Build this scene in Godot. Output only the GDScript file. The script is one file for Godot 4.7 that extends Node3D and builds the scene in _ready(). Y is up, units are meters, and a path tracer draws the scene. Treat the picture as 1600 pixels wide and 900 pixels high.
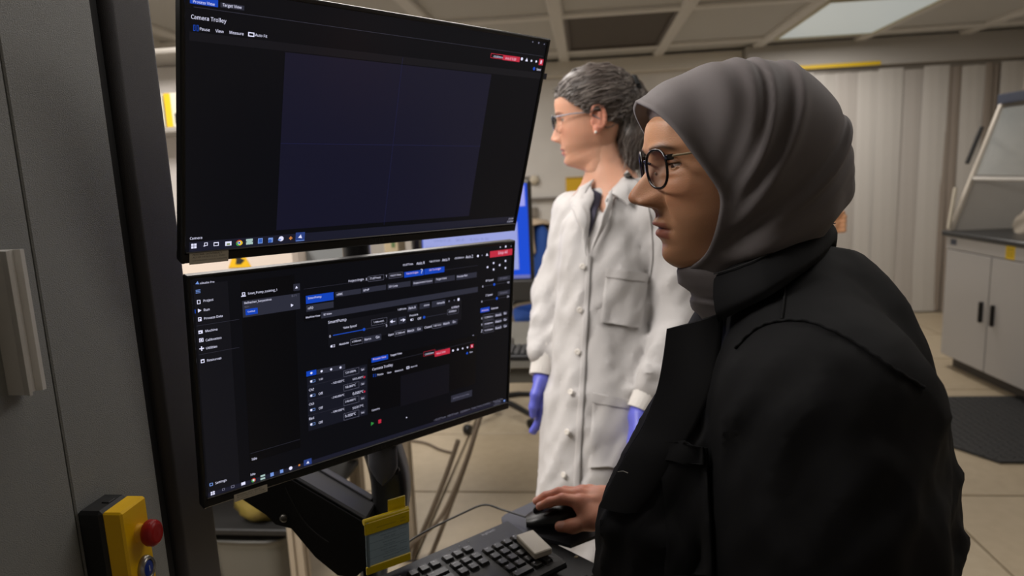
extends Node3D

const FOC := 1060.0
const EYE := Vector3(0.0, 1.36, 0.0)
var CB: Basis
var names := {}
var mats := {}

# ------------------------------------------------------------------ helpers
func at(u: float, v: float, d: float) -> Vector3:
	return EYE + CB * Vector3((u - 800.0) / FOC, (450.0 - v) / FOC, -1.0) * d

func numbered(called: String) -> String:
	if not names.has(called):
		names[called] = 0
		return called
	names[called] += 1
	return "%s_%03d" % [called, names[called]]

func tag(o: Node, label: String, category: String, group := "") -> Node:
	o.set_meta("label", label)
	o.set_meta("category", category)
	if group != "":
		o.set_meta("group", group)
	return o

func thing(called: String, label: String, category: String, pos := Vector3.ZERO, basis := Basis.IDENTITY, group := "") -> Node3D:
	var o := Node3D.new()
	o.name = numbered(called)
	add_child(o, true)
	o.transform = Transform3D(basis, pos)
	tag(o, label, category, group)
	return o

func part(called: String, mesh: Mesh, mat: Material, parent: Node, pos := Vector3.ZERO, basis := Basis.IDENTITY) -> MeshInstance3D:
	var o := MeshInstance3D.new()
	o.name = called if parent != self else numbered(called)
	o.mesh = mesh
	if mat:
		o.material_override = mat
	o.transform = Transform3D(basis, pos)
	parent.add_child(o, true)
	return o

func struct(called: String, mesh: Mesh, mat: Material, pos := Vector3.ZERO, label := "") -> MeshInstance3D:
	var o := part(called, mesh, mat, self, pos)
	o.set_meta("kind", "structure")
	if label != "":
		o.set_meta("label", label)
	return o

func M(color: Color, rough := 0.6, metal := 0.0) -> StandardMaterial3D:
	var key := "%s_%s_%s" % [color, rough, metal]
	if not mats.has(key):
		var m := StandardMaterial3D.new()
		m.albedo_color = color
		m.roughness = rough
		m.metallic = metal
		mats[key] = m
	return mats[key]

func glow(color: Color, energy := 1.0) -> StandardMaterial3D:
	var key := "glow_%s_%s" % [color, energy]
	if not mats.has(key):
		var m := StandardMaterial3D.new()
		m.albedo_color = Color(0.01, 0.01, 0.01)
		m.roughness = 0.35
		m.emission_enabled = true
		m.emission = color
		m.emission_energy_multiplier = energy
		mats[key] = m
	return mats[key]

func noise_tex(freq: float, size := 256, normal := false, bump := 4.0, sd := 1, octaves := 3) -> NoiseTexture2D:
	var n := FastNoiseLite.new()
	n.seed = sd
	n.noise_type = FastNoiseLite.TYPE_SIMPLEX_SMOOTH
	n.frequency = freq
	n.fractal_octaves = octaves
	var t := NoiseTexture2D.new()
	t.width = size
	t.height = size
	t.seamless = true
	t.noise = n
	t.as_normal_map = normal
	t.bump_strength = bump
	return t

# triplanar cloth / powder coat / plaster: base colour with a fine relief
func grainy(color: Color, rough: float, tile: float, freq: float, bump: float, sd := 1, metal := 0.0) -> StandardMaterial3D:
	var m := StandardMaterial3D.new()
	m.albedo_color = color
	m.roughness = rough
	m.metallic = metal
	m.uv1_triplanar = true
	m.uv1_scale = Vector3.ONE / tile
	m.normal_enabled = true
	m.normal_texture = noise_tex(freq, 512, true, bump, sd)
	return m

func mottled(color_a: Color, color_b: Color, rough: float, tile: float, freq: float, sd := 1) -> StandardMaterial3D:
	var m := StandardMaterial3D.new()
	m.roughness = rough
	m.uv1_triplanar = true
	m.uv1_world_triplanar = true
	m.uv1_scale = Vector3.ONE / tile
	var t := noise_tex(freq, 512, false, 1.0, sd, 4)
	var g := Gradient.new()
	g.set_color(0, color_a)
	g.set_color(1, color_b)
	t.color_ramp = g
	m.albedo_texture = t
	return m

# a box with chamfered edges, 44 triangles
func rbox(size: Vector3, c := 0.003) -> ArrayMesh:
	c = minf(c, minf(size.x, minf(size.y, size.z)) * 0.45)
	var h := size * 0.5
	var st := SurfaceTool.new()
	st.begin(Mesh.PRIMITIVE_TRIANGLES)
	st.set_smooth_group(-1)
	var face := func(pts: Array):
		var n: Vector3 = (pts[1] - pts[0]).cross(pts[2] - pts[0])
		var mid := Vector3.ZERO
		for p in pts:
			mid += p
		if n.dot(mid) > 0.0:
			pts.reverse()
		for i in range(1, pts.size() - 1):
			st.add_vertex(pts[0])
			st.add_vertex(pts[i])
			st.add_vertex(pts[i + 1])
	var P := func(s: Vector3, axis: int) -> Vector3:
		var q := Vector3(s.x * (h.x - c), s.y * (h.y - c), s.z * (h.z - c))
		q[axis] = s[axis] * h[axis]
		return q
	for axis in 3:
		var b := (axis + 1) % 3
		var d := (axis + 2) % 3
		for s in [-1.0, 1.0]:
			var pts := []
			for k in [[-1, -1], [1, -1], [1, 1], [-1, 1]]:
				var v := Vector3.ZERO
				v[axis] = s
				v[b] = k[0]
				v[d] = k[1]
				pts.append(P.call(v, axis))
			face.call(pts)
	for axis in 3:
		var b := (axis + 1) % 3
		var d := (axis + 2) % 3
		for sb in [-1.0, 1.0]:
			for sd in [-1.0, 1.0]:
				var v0 := Vector3.ZERO
				v0[axis] = -1.0
				v0[b] = sb
				v0[d] = sd
				var v1 := v0
				v1[axis] = 1.0
				face.call([P.call(v0, b), P.call(v1, b), P.call(v1, d), P.call(v0, d)])
	for sx in [-1.0, 1.0]:
		for sy in [-1.0, 1.0]:
			for sz in [-1.0, 1.0]:
				var v := Vector3(sx, sy, sz)
				face.call([P.call(v, 0), P.call(v, 1), P.call(v, 2)])
	st.generate_normals()
	return st.commit()

# a shape built once and shared
var shared := {}
func cbox(x: float, y: float, z: float, c := 0.003) -> ArrayMesh:
	var key := "%s_%s_%s_%s" % [x, y, z, c]
	if not shared.has(key):
		shared[key] = rbox(Vector3(x, y, z), c)
	return shared[key]

func smooth_mesh(verts: PackedVector3Array, idx: PackedInt32Array, colors := PackedColorArray()) -> ArrayMesh:
	var a := []
	a.resize(Mesh.ARRAY_MAX)
	a[Mesh.ARRAY_VERTEX] = verts
	a[Mesh.ARRAY_INDEX] = idx
	if colors.size() == verts.size():
		a[Mesh.ARRAY_COLOR] = colors
	var nrm := PackedVector3Array()
	nrm.resize(verts.size())
	for i in range(0, idx.size(), 3):
		var p := verts[idx[i]]
		var n := (verts[idx[i + 2]] - p).cross(verts[idx[i + 1]] - p)
		nrm[idx[i]] += n
		nrm[idx[i + 1]] += n
		nrm[idx[i + 2]] += n
	for i in nrm.size():
		nrm[i] = nrm[i].normalized() if nrm[i].length_squared() > 1e-20 else Vector3.UP
	a[Mesh.ARRAY_NORMAL] = nrm
	var m := ArrayMesh.new()
	m.add_surface_from_arrays(Mesh.PRIMITIVE_TRIANGLES, a)
	return m

func join(list: Array) -> ArrayMesh:
	# list of [mesh, transform]; joined into one surface
	var st := SurfaceTool.new()
	for e in list:
		st.append_from(e[0], 0, e[1])
	return st.commit()

# rings of equal length; closed around; optional caps
func loft(rings: Array, caps := true, closed := true, colors := PackedColorArray()) -> ArrayMesh:
	var n: int = rings[0].size()
	var verts := PackedVector3Array()
	var idx := PackedInt32Array()
	var col := PackedColorArray()
	for r in rings.size():
		verts.append_array(rings[r])
		if colors.size() > 0:
			for k in n:
				col.append(colors[r])
	var last := n if closed else n - 1
	for r in rings.size() - 1:
		for k in last:
			var a := r * n + k
			var b := r * n + (k + 1) % n
			idx.append_array(PackedInt32Array([a, b, a + n, b, b + n, a + n]))
	if caps:
		for e in 2:
			var base := 0 if e == 0 else (rings.size() - 1) * n
			var c := Vector3.ZERO
			for k in n:
				c += verts[base + k]
			var ring0 := verts.size()
			for k in n:
				verts.append(verts[base + k])
				if colors.size() > 0:
					col.append(col[base])
			verts.append(c / n)
			if colors.size() > 0:
				col.append(col[base])
			for k in n:
				var a := ring0 + k
				var b := ring0 + (k + 1) % n
				if e == 0:
					idx.append_array(PackedInt32Array([b, a, ring0 + n]))
				else:
					idx.append_array(PackedInt32Array([a, b, ring0 + n]))
	return smooth_mesh(verts, idx, col)

func tube(pts: Array, r0: float, n := 8, r1 := -1.0) -> ArrayMesh:
	var rings := []
	var up := Vector3.UP
	if r1 < 0.0:
		r1 = r0
	for i in pts.size():
		var t: Vector3 = (pts[mini(i + 1, pts.size() - 1)] - pts[maxi(i - 1, 0)]).normalized()
		var x := t.cross(up)
		if x.length() < 0.1:
			x = t.cross(Vector3.RIGHT)
		x = x.normalized()
		up = x.cross(t).normalized()
		var ring := PackedVector3Array()
		var r := lerpf(r0, r1, float(i) / maxf(1.0, pts.size() - 1.0))
		for k in n:
			var a := TAU * k / n
			ring.append(pts[i] + (x * cos(a) + up * sin(a)) * r)
		rings.append(ring)
	return loft(rings)

func curve(pts: Array, steps := 6) -> Array:
	# Catmull-Rom through the points
	var out := []
	for i in pts.size() - 1:
		var p0 = pts[maxi(i - 1, 0)]
		var p1 = pts[i]
		var p2 = pts[i + 1]
		var p3 = pts[mini(i + 2, pts.size() - 1)]
		for s in steps:
			var t := float(s) / steps
			out.append(0.5 * ((2.0 * p1) + (p2 - p0) * t + (2.0 * p0 - 5.0 * p1 + 4.0 * p2 - p3) * t * t + (3.0 * p1 - p0 - 3.0 * p2 + p3) * t * t * t))
	out.append(pts[-1])
	return out

# profile of (radius, height) pairs turned about y
func lathe(prof: Array, n := 20) -> ArrayMesh:
	var rings := []
	for p in prof:
		var ring := PackedVector3Array()
		for k in n:
			var a := TAU * k / n
			ring.append(Vector3(cos(a) * p.x, p.y, sin(a) * p.x))
		rings.append(ring)
	return loft(rings)

# an outline in xy pushed along z, from -depth/2 to depth/2, hard edges
func extrude(poly: PackedVector2Array, depth: float) -> ArrayMesh:
	var st := SurfaceTool.new()
	st.begin(Mesh.PRIMITIVE_TRIANGLES)
	st.set_smooth_group(-1)
	if Geometry2D.is_polygon_clockwise(poly):
		poly.reverse()
	var tri := Geometry2D.triangulate_polygon(poly)
	var h := depth * 0.5
	for i in range(0, tri.size(), 3):
		for k in [0, 2, 1]:
			st.add_vertex(Vector3(poly[tri[i + k]].x, poly[tri[i + k]].y, h))
		for k in [0, 1, 2]:
			st.add_vertex(Vector3(poly[tri[i + k]].x, poly[tri[i + k]].y, -h))
	for i in poly.size():
		var a := poly[i]
		var b := poly[(i + 1) % poly.size()]
		var q := [Vector3(a.x, a.y, -h), Vector3(a.x, a.y, h), Vector3(b.x, b.y, h), Vector3(b.x, b.y, -h)]
		for k in [0, 1, 2, 0, 2, 3]:
			st.add_vertex(q[k])
	st.generate_normals()
	return st.commit()

func quad_mesh(w: float, h: float) -> QuadMesh:
	var q := QuadMesh.new()
	q.size = Vector2(w, h)
	return q

func interp(t: Array, x: float) -> float:
	# piecewise smooth table [[x, y], ...] rising in x
	if x <= t[0][0]:
		return t[0][1]
	for i in t.size() - 1:
		if x <= t[i + 1][0]:
			var f: float = (x - t[i][0]) / (t[i + 1][0] - t[i][0])
			var m0: float = t[i + 1][1] - t[maxi(i - 1, 0)][1]
			var w0: float = t[i + 1][0] - t[maxi(i - 1, 0)][0]
			var m1: float = t[mini(i + 2, t.size() - 1)][1] - t[i][1]
			var w1: float = t[mini(i + 2, t.size() - 1)][0] - t[i][0]
			var h: float = t[i + 1][0] - t[i][0]
			var s0: float = m0 / w0 * h
			var s1: float = m1 / w1 * h
			var f2 := f * f
			var f3 := f2 * f
			return (2 * f3 - 3 * f2 + 1) * t[i][1] + (f3 - 2 * f2 + f) * s0 + (-2 * f3 + 3 * f2) * t[i + 1][1] + (f3 - f2) * s1
	return t[-1][1]

func gs(x: float, s: float) -> float:
	return exp(-x * x / (s * s))

func sst(a: float, b: float, x: float) -> float:
	return smoothstep(a, b, x)
# ------------------------------------------------------------------ camera, light
func area(called: String, pos: Vector3, look: Vector3, size: Vector2, color: Color, energy: float) -> void:
	var l := AreaLight3D.new()
	l.name = called
	l.area_size = size
	l.light_color = color
	l.light_energy = energy
	l.area_range = 12.0
	l.area_attenuation = 2.0
	l.shadow_enabled = true
	add_child(l, true)
	var up := Vector3.UP if absf(look.normalized().y) < 0.9 else Vector3.FORWARD
	l.transform = Transform3D(Basis.looking_at(look, up), pos)

func setup() -> void:
	CB = Basis.from_euler(Vector3(deg_to_rad(-9.5), deg_to_rad(6.5), deg_to_rad(-2.6)), EULER_ORDER_YXZ)
	var cam := Camera3D.new()
	cam.name = "camera"
	cam.fov = 46.0
	cam.near = 0.05
	cam.far = 40.0
	var ca := CameraAttributesPhysical.new()
	ca.frustum_focal_length = 28.27
	ca.frustum_focus_distance = 0.80
	ca.frustum_near = 0.05
	ca.frustum_far = 40.0
	ca.exposure_aperture = 5.4
	cam.attributes = ca
	add_child(cam)
	cam.transform = Transform3D(CB, EYE)
	cam.current = true
	var we := WorldEnvironment.new()
	we.name = "environment"
	var env := Environment.new()
	env.background_mode = Environment.BG_COLOR
	env.background_color = Color(0.02, 0.02, 0.022)
	env.tonemap_mode = Environment.TONE_MAPPER_LINEAR
	env.tonemap_exposure = 1.0
	env.sdfgi_enabled = true
	env.ssao_enabled = true
	env.ssil_enabled = true
	we.environment = env
	add_child(we)
	# light panels: a light just under each glowing face
	var warm := Color(1.0, 0.972, 0.95)
	for p in LAMPS:
		area("panel_light", Vector3(p.x, CEIL - 0.035, p.y), Vector3.DOWN, Vector2(0.66, 1.05), warm, p.z)

const CEIL := 2.32
# x, z, energy of each ceiling light panel
const LAMPS := [Vector3(1.875, -5.17, 2.5), Vector3(-0.5625, -2.57, 1.5), Vector3(-0.5625, -1.27, 1.1), Vector3(-1.375, -2.57, 1.8), Vector3(-1.5, -0.86, 6.6), Vector3(1.0625, -1.27, 0.95), Vector3(-1.375, -5.17, 2.2)]  # shelf-cabinet and rear-wall panels are added fill, out of view
# ------------------------------------------------------------------ the room
func room() -> void:
	var paint := mottled(Color(0.79, 0.775, 0.75), Color(0.83, 0.815, 0.79), 0.75, 2.2, 0.01, 3)
	struct("wall_back", cbox(6.6, 2.5, 0.12, 0.002), paint, Vector3(0.4, 1.25, -6.42), "taupe painted rear wall behind the person in the white coat")
	struct("wall_right", cbox(0.12, 2.5, 8.2, 0.002), paint, Vector3(3.66, 1.25, -2.4))
	struct("wall_left", cbox(0.12, 2.5, 8.2, 0.002), paint, Vector3(-2.86, 1.25, -2.4))
	struct("wall_front", cbox(6.6, 2.5, 0.12, 0.002), paint, Vector3(0.4, 1.25, 1.66))
	# raised floor of square panels with dark joints
	var fl := Node3D.new()
	fl.name = "floor"
	add_child(fl)
	fl.set_meta("kind", "structure")
	fl.set_meta("label", "beige raised floor of large square panels with dark joints")
	part("subfloor", cbox(6.6, 0.1, 8.2, 0.002), M(Color(0.16, 0.13, 0.11), 0.9), fl, Vector3(0.4, -0.065, -2.4))
	var tones := [
		mottled(Color(0.665, 0.605, 0.505), Color(0.70, 0.64, 0.54), 0.42, 0.8, 0.02, 5),
		mottled(Color(0.65, 0.59, 0.49), Color(0.69, 0.63, 0.53), 0.46, 0.9, 0.024, 6),
		mottled(Color(0.675, 0.615, 0.515), Color(0.71, 0.655, 0.555), 0.40, 0.7, 0.02, 7)]
	var g := 0.667
	var tile := cbox(g - 0.010, 0.02, g - 0.010, 0.002)
	for i in 10:
		for k in 12:
			var x := 1.35 - 6.0 * g + (i + 0.5) * g
			var z := -6.074 + (k - 0.5) * g
			part("floor_tile", tile, tones[(i * 7 + k * 5) % 3], fl, Vector3(x, -0.01, z))
	# ceiling: wide white bars with panels let in
	var ce := Node3D.new()
	ce.name = "ceiling"
	add_child(ce)
	ce.set_meta("kind", "structure")
	ce.set_meta("label", "suspended ceiling of wide grid bars and rectangular panels")
	var cm := M(Color(0.70, 0.695, 0.68), 0.7)
	var bar := M(Color(0.78, 0.77, 0.75), 0.55)
	part("slab", cbox(6.6, 0.08, 8.2, 0.002), M(Color(0.3, 0.29, 0.27), 0.9), ce, Vector3(0.4, CEIL + 0.12, -2.4))
	var px := 0.8125
	for i in range(-4, 6):
		part("grid_bar", cbox(0.092, 0.05, 7.9, 0.012), bar, ce, Vector3(-0.156 + i * px, CEIL + 0.02, -2.4))
	for k in 6:
		part("grid_bar", cbox(6.45, 0.044, 0.092, 0.012), bar, ce, Vector3(0.4, CEIL + 0.02, -5.82 + k * 1.3))
	for i in range(-4, 5):
		for k in range(-1, 6):
			var x0 := -0.156 + i * px + 0.046
			var c := Vector3(x0 + 0.36, CEIL + 0.035, -5.82 + k * 1.3 + 0.65)
			var lamp := false
			for p in LAMPS:
				if Vector2(p.x, p.y).distance_to(Vector2(c.x, c.z)) < 0.75:
					lamp = true
			if lamp:
				continue
			if i == 0 and k == 0:
				continue
			part("ceiling_panel", cbox(0.73, 0.02, 1.22, 0.002), cm, ce, c)
	# dark return panel let into the grid
	var rp := thing("return_air_panel", "dark brown rectangular panel let into the ceiling above the person in white", "panel", Vector3(0.25, CEIL, -5.17))
	part("frame", join([[rbox(Vector3(0.73, 0.02, 0.03), 0.003), Transform3D(Basis(), Vector3(0, 0.012, 0.6))], [rbox(Vector3(0.73, 0.02, 0.03), 0.003), Transform3D(Basis(), Vector3(0, 0.012, -0.6))],
		[rbox(Vector3(0.03, 0.02, 1.2), 0.003), Transform3D(Basis(), Vector3(0.35, 0.012, 0))], [rbox(Vector3(0.03, 0.02, 1.2), 0.003), Transform3D(Basis(), Vector3(-0.35, 0.012, 0))]]), M(Color(0.3, 0.27, 0.24), 0.6), rp)
	part("mesh_face", cbox(0.68, 0.012, 1.18, 0.002), grainy(Color(0.27, 0.235, 0.2), 0.7, 0.05, 0.2, 2.0, 8), rp, Vector3(0, 0.022, 0))
	# lamps
	var n := 0
	var says := ["white lit ceiling light panel at the upper right, above the headscarf", "lit ceiling light panel above the rear desk", "lit ceiling light panel above the paired monitors", "added ceiling light panel, out of view above the white shelf cabinet", "lit ceiling light panel above the grey machine enclosure", "lit ceiling light panel above the back of the black jacket", "added ceiling light panel by the rear wall, hidden behind the upper monitor"]
	for p in LAMPS:
		var l := thing("ceiling_light", says[n], "light", Vector3(p.x, CEIL, p.y))
		n += 1
		var fm := M(Color(0.75, 0.73, 0.62), 0.5)
		part("frame", join([[rbox(Vector3(0.74, 0.03, 0.02), 0.003), Transform3D(Basis(), Vector3(0, 0.0, 0.605))], [rbox(Vector3(0.74, 0.03, 0.02), 0.003), Transform3D(Basis(), Vector3(0, 0.0, -0.605))],
			[rbox(Vector3(0.02, 0.03, 1.2), 0.003), Transform3D(Basis(), Vector3(0.36, 0.0, 0))], [rbox(Vector3(0.02, 0.03, 1.2), 0.003), Transform3D(Basis(), Vector3(-0.36, 0.0, 0))]]), fm, l)
		part("diffuser", cbox(0.70, 0.012, 1.2, 0.002), glow(Color(0.61, 0.62, 0.60), 1.0), l, Vector3(0, 0.0, 0))
	# boxed header over the strip curtain and along the rear wall
	struct("trim_1", cbox(2.25, 0.215, 0.14, 0.004), M(Color(0.66, 0.645, 0.62), 0.6), Vector3(2.5, CEIL - 0.095, -6.2), "grey header beam above the white strip curtain")
	struct("trim_2", cbox(4.1, 0.13, 0.12, 0.008), M(Color(0.80, 0.78, 0.74), 0.6), Vector3(-0.68, CEIL - 0.06, -6.30), "pale beam where the ceiling meets the rear wall")
	var ty := part("floor_marking_tape", cbox(0.66, 0.03, 0.002, 0.0006), M(Color(0.86, 0.72, 0.05), 0.5), self, Vector3(2.12, CEIL - 0.188, -6.128))
	ty.name = "marking_tape"
	tag(ty, "yellow marking tape stuck along the header beam above the strip curtain", "tape")
	# strip curtain: overlapping translucent strips
	var cu := thing("strip_curtain", "white plastic strip curtain hanging from the header at the rear right", "curtain", Vector3(2.5, 0, -6.2))
	part("rail", cbox(2.3, 0.05, 0.05, 0.004), M(Color(0.5, 0.48, 0.45), 0.4, 0.4), cu, Vector3(0, 2.10, -0.02))
	var strip_mats := [M(Color(0.73, 0.715, 0.69), 0.35), M(Color(0.70, 0.68, 0.655), 0.38), M(Color(0.75, 0.735, 0.71), 0.33)]
	var dark_strip := M(Color(0.56, 0.52, 0.48), 0.4)
	var k2 := 0
	var x1 := -1.12
	while x1 < 1.12:
		var w := 0.20
		if absf(x1 - 0.50) < 0.08 or absf(x1 - 0.82) < 0.06:
			w = 0.06
		var ring_list := []
		for j in 13:
			var y := 0.012 + j * 2.08 / 12.0
			var ring := PackedVector3Array()
			for s in 9:
				var f := s / 8.0
				var xx := x1 + f * w
				var zz := 0.005 * sin(f * PI) + 0.005 * sin(y * 1.3 + k2 * 2.1) + 0.0015 * sin(f * 17.0 + y * 2.0) + (0.004 if k2 % 2 == 0 else -0.004)
				ring.append(Vector3(xx, y, zz))
			for s in 9:
				var q := ring[8 - s]
				ring.append(q + Vector3(0, 0, -0.003))
			ring_list.append(ring)
		part("strip", loft(ring_list), dark_strip if w < 0.1 else strip_mats[k2 % 3], cu)
		x1 += w * (0.9 if w > 0.1 else 1.0)
		k2 += 1
	# fittings on the rear wall
	var sg := thing("wall_sign", "yellow sign on the rear wall beside the white coat's shoulder", "sign", Vector3(-0.085, 1.235, -6.355))
	part("plate", cbox(0.19, 0.15, 0.008, 0.001), M(Color(0.86, 0.68, 0.08), 0.5), sg)
	for y in [0.066, -0.066]:
		part("border", cbox(0.18, 0.006, 0.003, 0.0005), M(Color(0.12, 0.11, 0.08), 0.6), sg, Vector3(0, y, 0.005))
	var ol := thing("wall_outlet_box", "small pale round fitting on the rear wall right of the upper monitor", "fitting", Vector3(-0.47, 1.30, -6.35))
	part("dome", lathe([Vector2(0.0, 0.0), Vector2(0.045, 0.0), Vector2(0.042, 0.02), Vector2(0.02, 0.035), Vector2(0.0, 0.037)], 16), M(Color(0.8, 0.76, 0.68), 0.5), ol, Vector3.ZERO, Basis(Vector3.RIGHT, PI / 2))
	part("back_plate", cbox(0.22, 0.08, 0.02, 0.003), M(Color(0.42, 0.40, 0.37), 0.6), ol, Vector3(-0.07, -0.005, -0.005))
	var cd := thing("wall_conduit", "grey horizontal conduit box on the rear wall beside the blue screen", "conduit", Vector3(-0.40, 1.12, -6.34))
	part("trunk", cbox(0.5, 0.03, 0.03, 0.004), M(Color(0.45, 0.42, 0.39), 0.5), cd)
	part("box", cbox(0.14, 0.10, 0.05, 0.005), M(Color(0.50, 0.47, 0.43), 0.5), cd, Vector3(-0.12, -0.12, 0))
# ------------------------------------------------------------------ screen print: flat shapes lying on the glass, one surface per colour
class Print:
	var kinds := {}
	var font: Font
	var level := 0

	func _init() -> void:
		var f := SystemFont.new()
		f.font_names = PackedStringArray(["Droid Sans"])
		font = f

	func st(c: String) -> SurfaceTool:
		if not kinds.has(c):
			var s := SurfaceTool.new()
			s.begin(Mesh.PRIMITIVE_TRIANGLES)
			kinds[c] = s
		return kinds[c]

	func z() -> float:
		level += 1
		return 0.00004 + level * 0.0000015

	func poly(pts: Array, c: String) -> void:
		var s := st(c)
		var h := z()
		for i in range(1, pts.size() - 1):
			for p in [pts[0], pts[i + 1], pts[i]]:
				s.set_normal(Vector3(0, 0, 1))
				s.set_uv(Vector2.ZERO)
				s.add_vertex(Vector3(p.x * 0.001, p.y * 0.001, h))

	func box(x: float, y: float, w: float, h: float, c: String) -> void:
		poly([Vector2(x - w / 2, y - h / 2), Vector2(x + w / 2, y - h / 2), Vector2(x + w / 2, y + h / 2), Vector2(x - w / 2, y + h / 2)], c)

	func ring(x: float, y: float, w: float, h: float, t: float, c: String) -> void:
		box(x, y + h / 2 - t / 2, w, t, c)
		box(x, y - h / 2 + t / 2, w, t, c)
		box(x - w / 2 + t / 2, y, t, h - 2 * t, c)
		box(x + w / 2 - t / 2, y, t, h - 2 * t, c)

	func disc(x: float, y: float, r: float, c: String) -> void:
		var pts := []
		for k in 14:
			pts.append(Vector2(x + r * cos(TAU * k / 14), y + r * sin(TAU * k / 14)))
		poly(pts, c)

	func tri(x: float, y: float, r: float, deg: float, c: String) -> void:
		var pts := []
		for k in 3:
			var a := deg_to_rad(deg) + TAU * k / 3
			pts.append(Vector2(x + r * cos(a), y + r * sin(a)))
		poly(pts, c)

	func text(s: String, x: float, y: float, w: float, c: String, tall := 0.0) -> void:
		var t := TextMesh.new()
		t.text = s
		t.font = font
		t.font_size = 32
		t.pixel_size = 0.01
		t.depth = 0.0
		t.curve_step = 2.0
		t.horizontal_alignment = HORIZONTAL_ALIGNMENT_LEFT
		var bb := t.get_aabb()
		if bb.size.x <= 0.0:
			return
		var k := w * 0.001 / bb.size.x
		var ky := k if tall == 0.0 else tall * 0.001 / bb.size.y
		# rest on the capital height, not on the descenders
		var mid := bb.position.y + bb.size.y * 0.5
		var xf := Transform3D(Basis.from_scale(Vector3(k, ky, k)), Vector3(x * 0.001 - bb.position.x * k, y * 0.001 - mid * ky, z()))
		var arrays := t.get_mesh_arrays() if t.get_surface_count() == 0 else t.surface_get_arrays(0)
		var sf := st(c)
		var vs: PackedVector3Array = arrays[Mesh.ARRAY_VERTEX]
		var id = arrays[Mesh.ARRAY_INDEX]
		var n := vs.size() if id == null else (id as PackedInt32Array).size()
		for i in n:
			sf.set_normal(Vector3(0, 0, 1))
			sf.set_uv(Vector2.ZERO)
			sf.add_vertex(xf * vs[i if id == null else id[i]])

	func done(parent: Node3D, called: String, palette: Dictionary, owner: Node3D) -> MeshInstance3D:
		var m := ArrayMesh.new()
		for c in kinds:
			kinds[c].commit(m)
			m.surface_set_material(m.get_surface_count() - 1, palette[c])
		var o := MeshInstance3D.new()
		o.name = called
		o.mesh = m
		parent.add_child(o, true)
		return o

func screen_palette(dim: float) -> Dictionary:
	var d := {}
	for e in [["w", Color(0.90, 0.90, 1.0)], ["d", Color(0.46, 0.46, 0.54)], ["b", Color(0.07, 0.26, 0.72)], ["B", Color(0.1, 0.3, 0.75)], ["p", Color(0.17, 0.175, 0.225)], ["p2", Color(0.085, 0.09, 0.13)], ["q", Color(0.066, 0.067, 0.09)],
		["k", Color(0.03, 0.03, 0.042)], ["l", Color(0.2, 0.2, 0.25)], ["n", Color(0.082, 0.081, 0.15)], ["n2", Color(0.062, 0.061, 0.088)], ["m", Color(0.12, 0.13, 0.29)], ["t", Color(0.105, 0.108, 0.165)], ["s", Color(0.17, 0.25, 0.5)], ["R", Color(0.74, 0.16, 0.25)],
		["P", Color(0.95, 0.8, 0.9)], ["g", Color(0.5, 0.55, 0.4)], ["r", Color(0.8, 0.25, 0.2)], ["G", Color(0.25, 0.6, 0.3)], ["y", Color(0.9, 0.75, 0.2)], ["h", Color(0.66, 0.76, 0.74)], ["c", Color(0.45, 0.58, 0.85)], ["e", Color(0.2, 0.36, 0.7)],
		["o", Color(0.8, 0.5, 0.25)], ["V", Color(0.2, 0.55, 0.25)]]:
		d[e[0]] = glow(Color(e[1].r * dim, e[1].g * dim, e[1].b * dim), 1.0)
	return d

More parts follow.
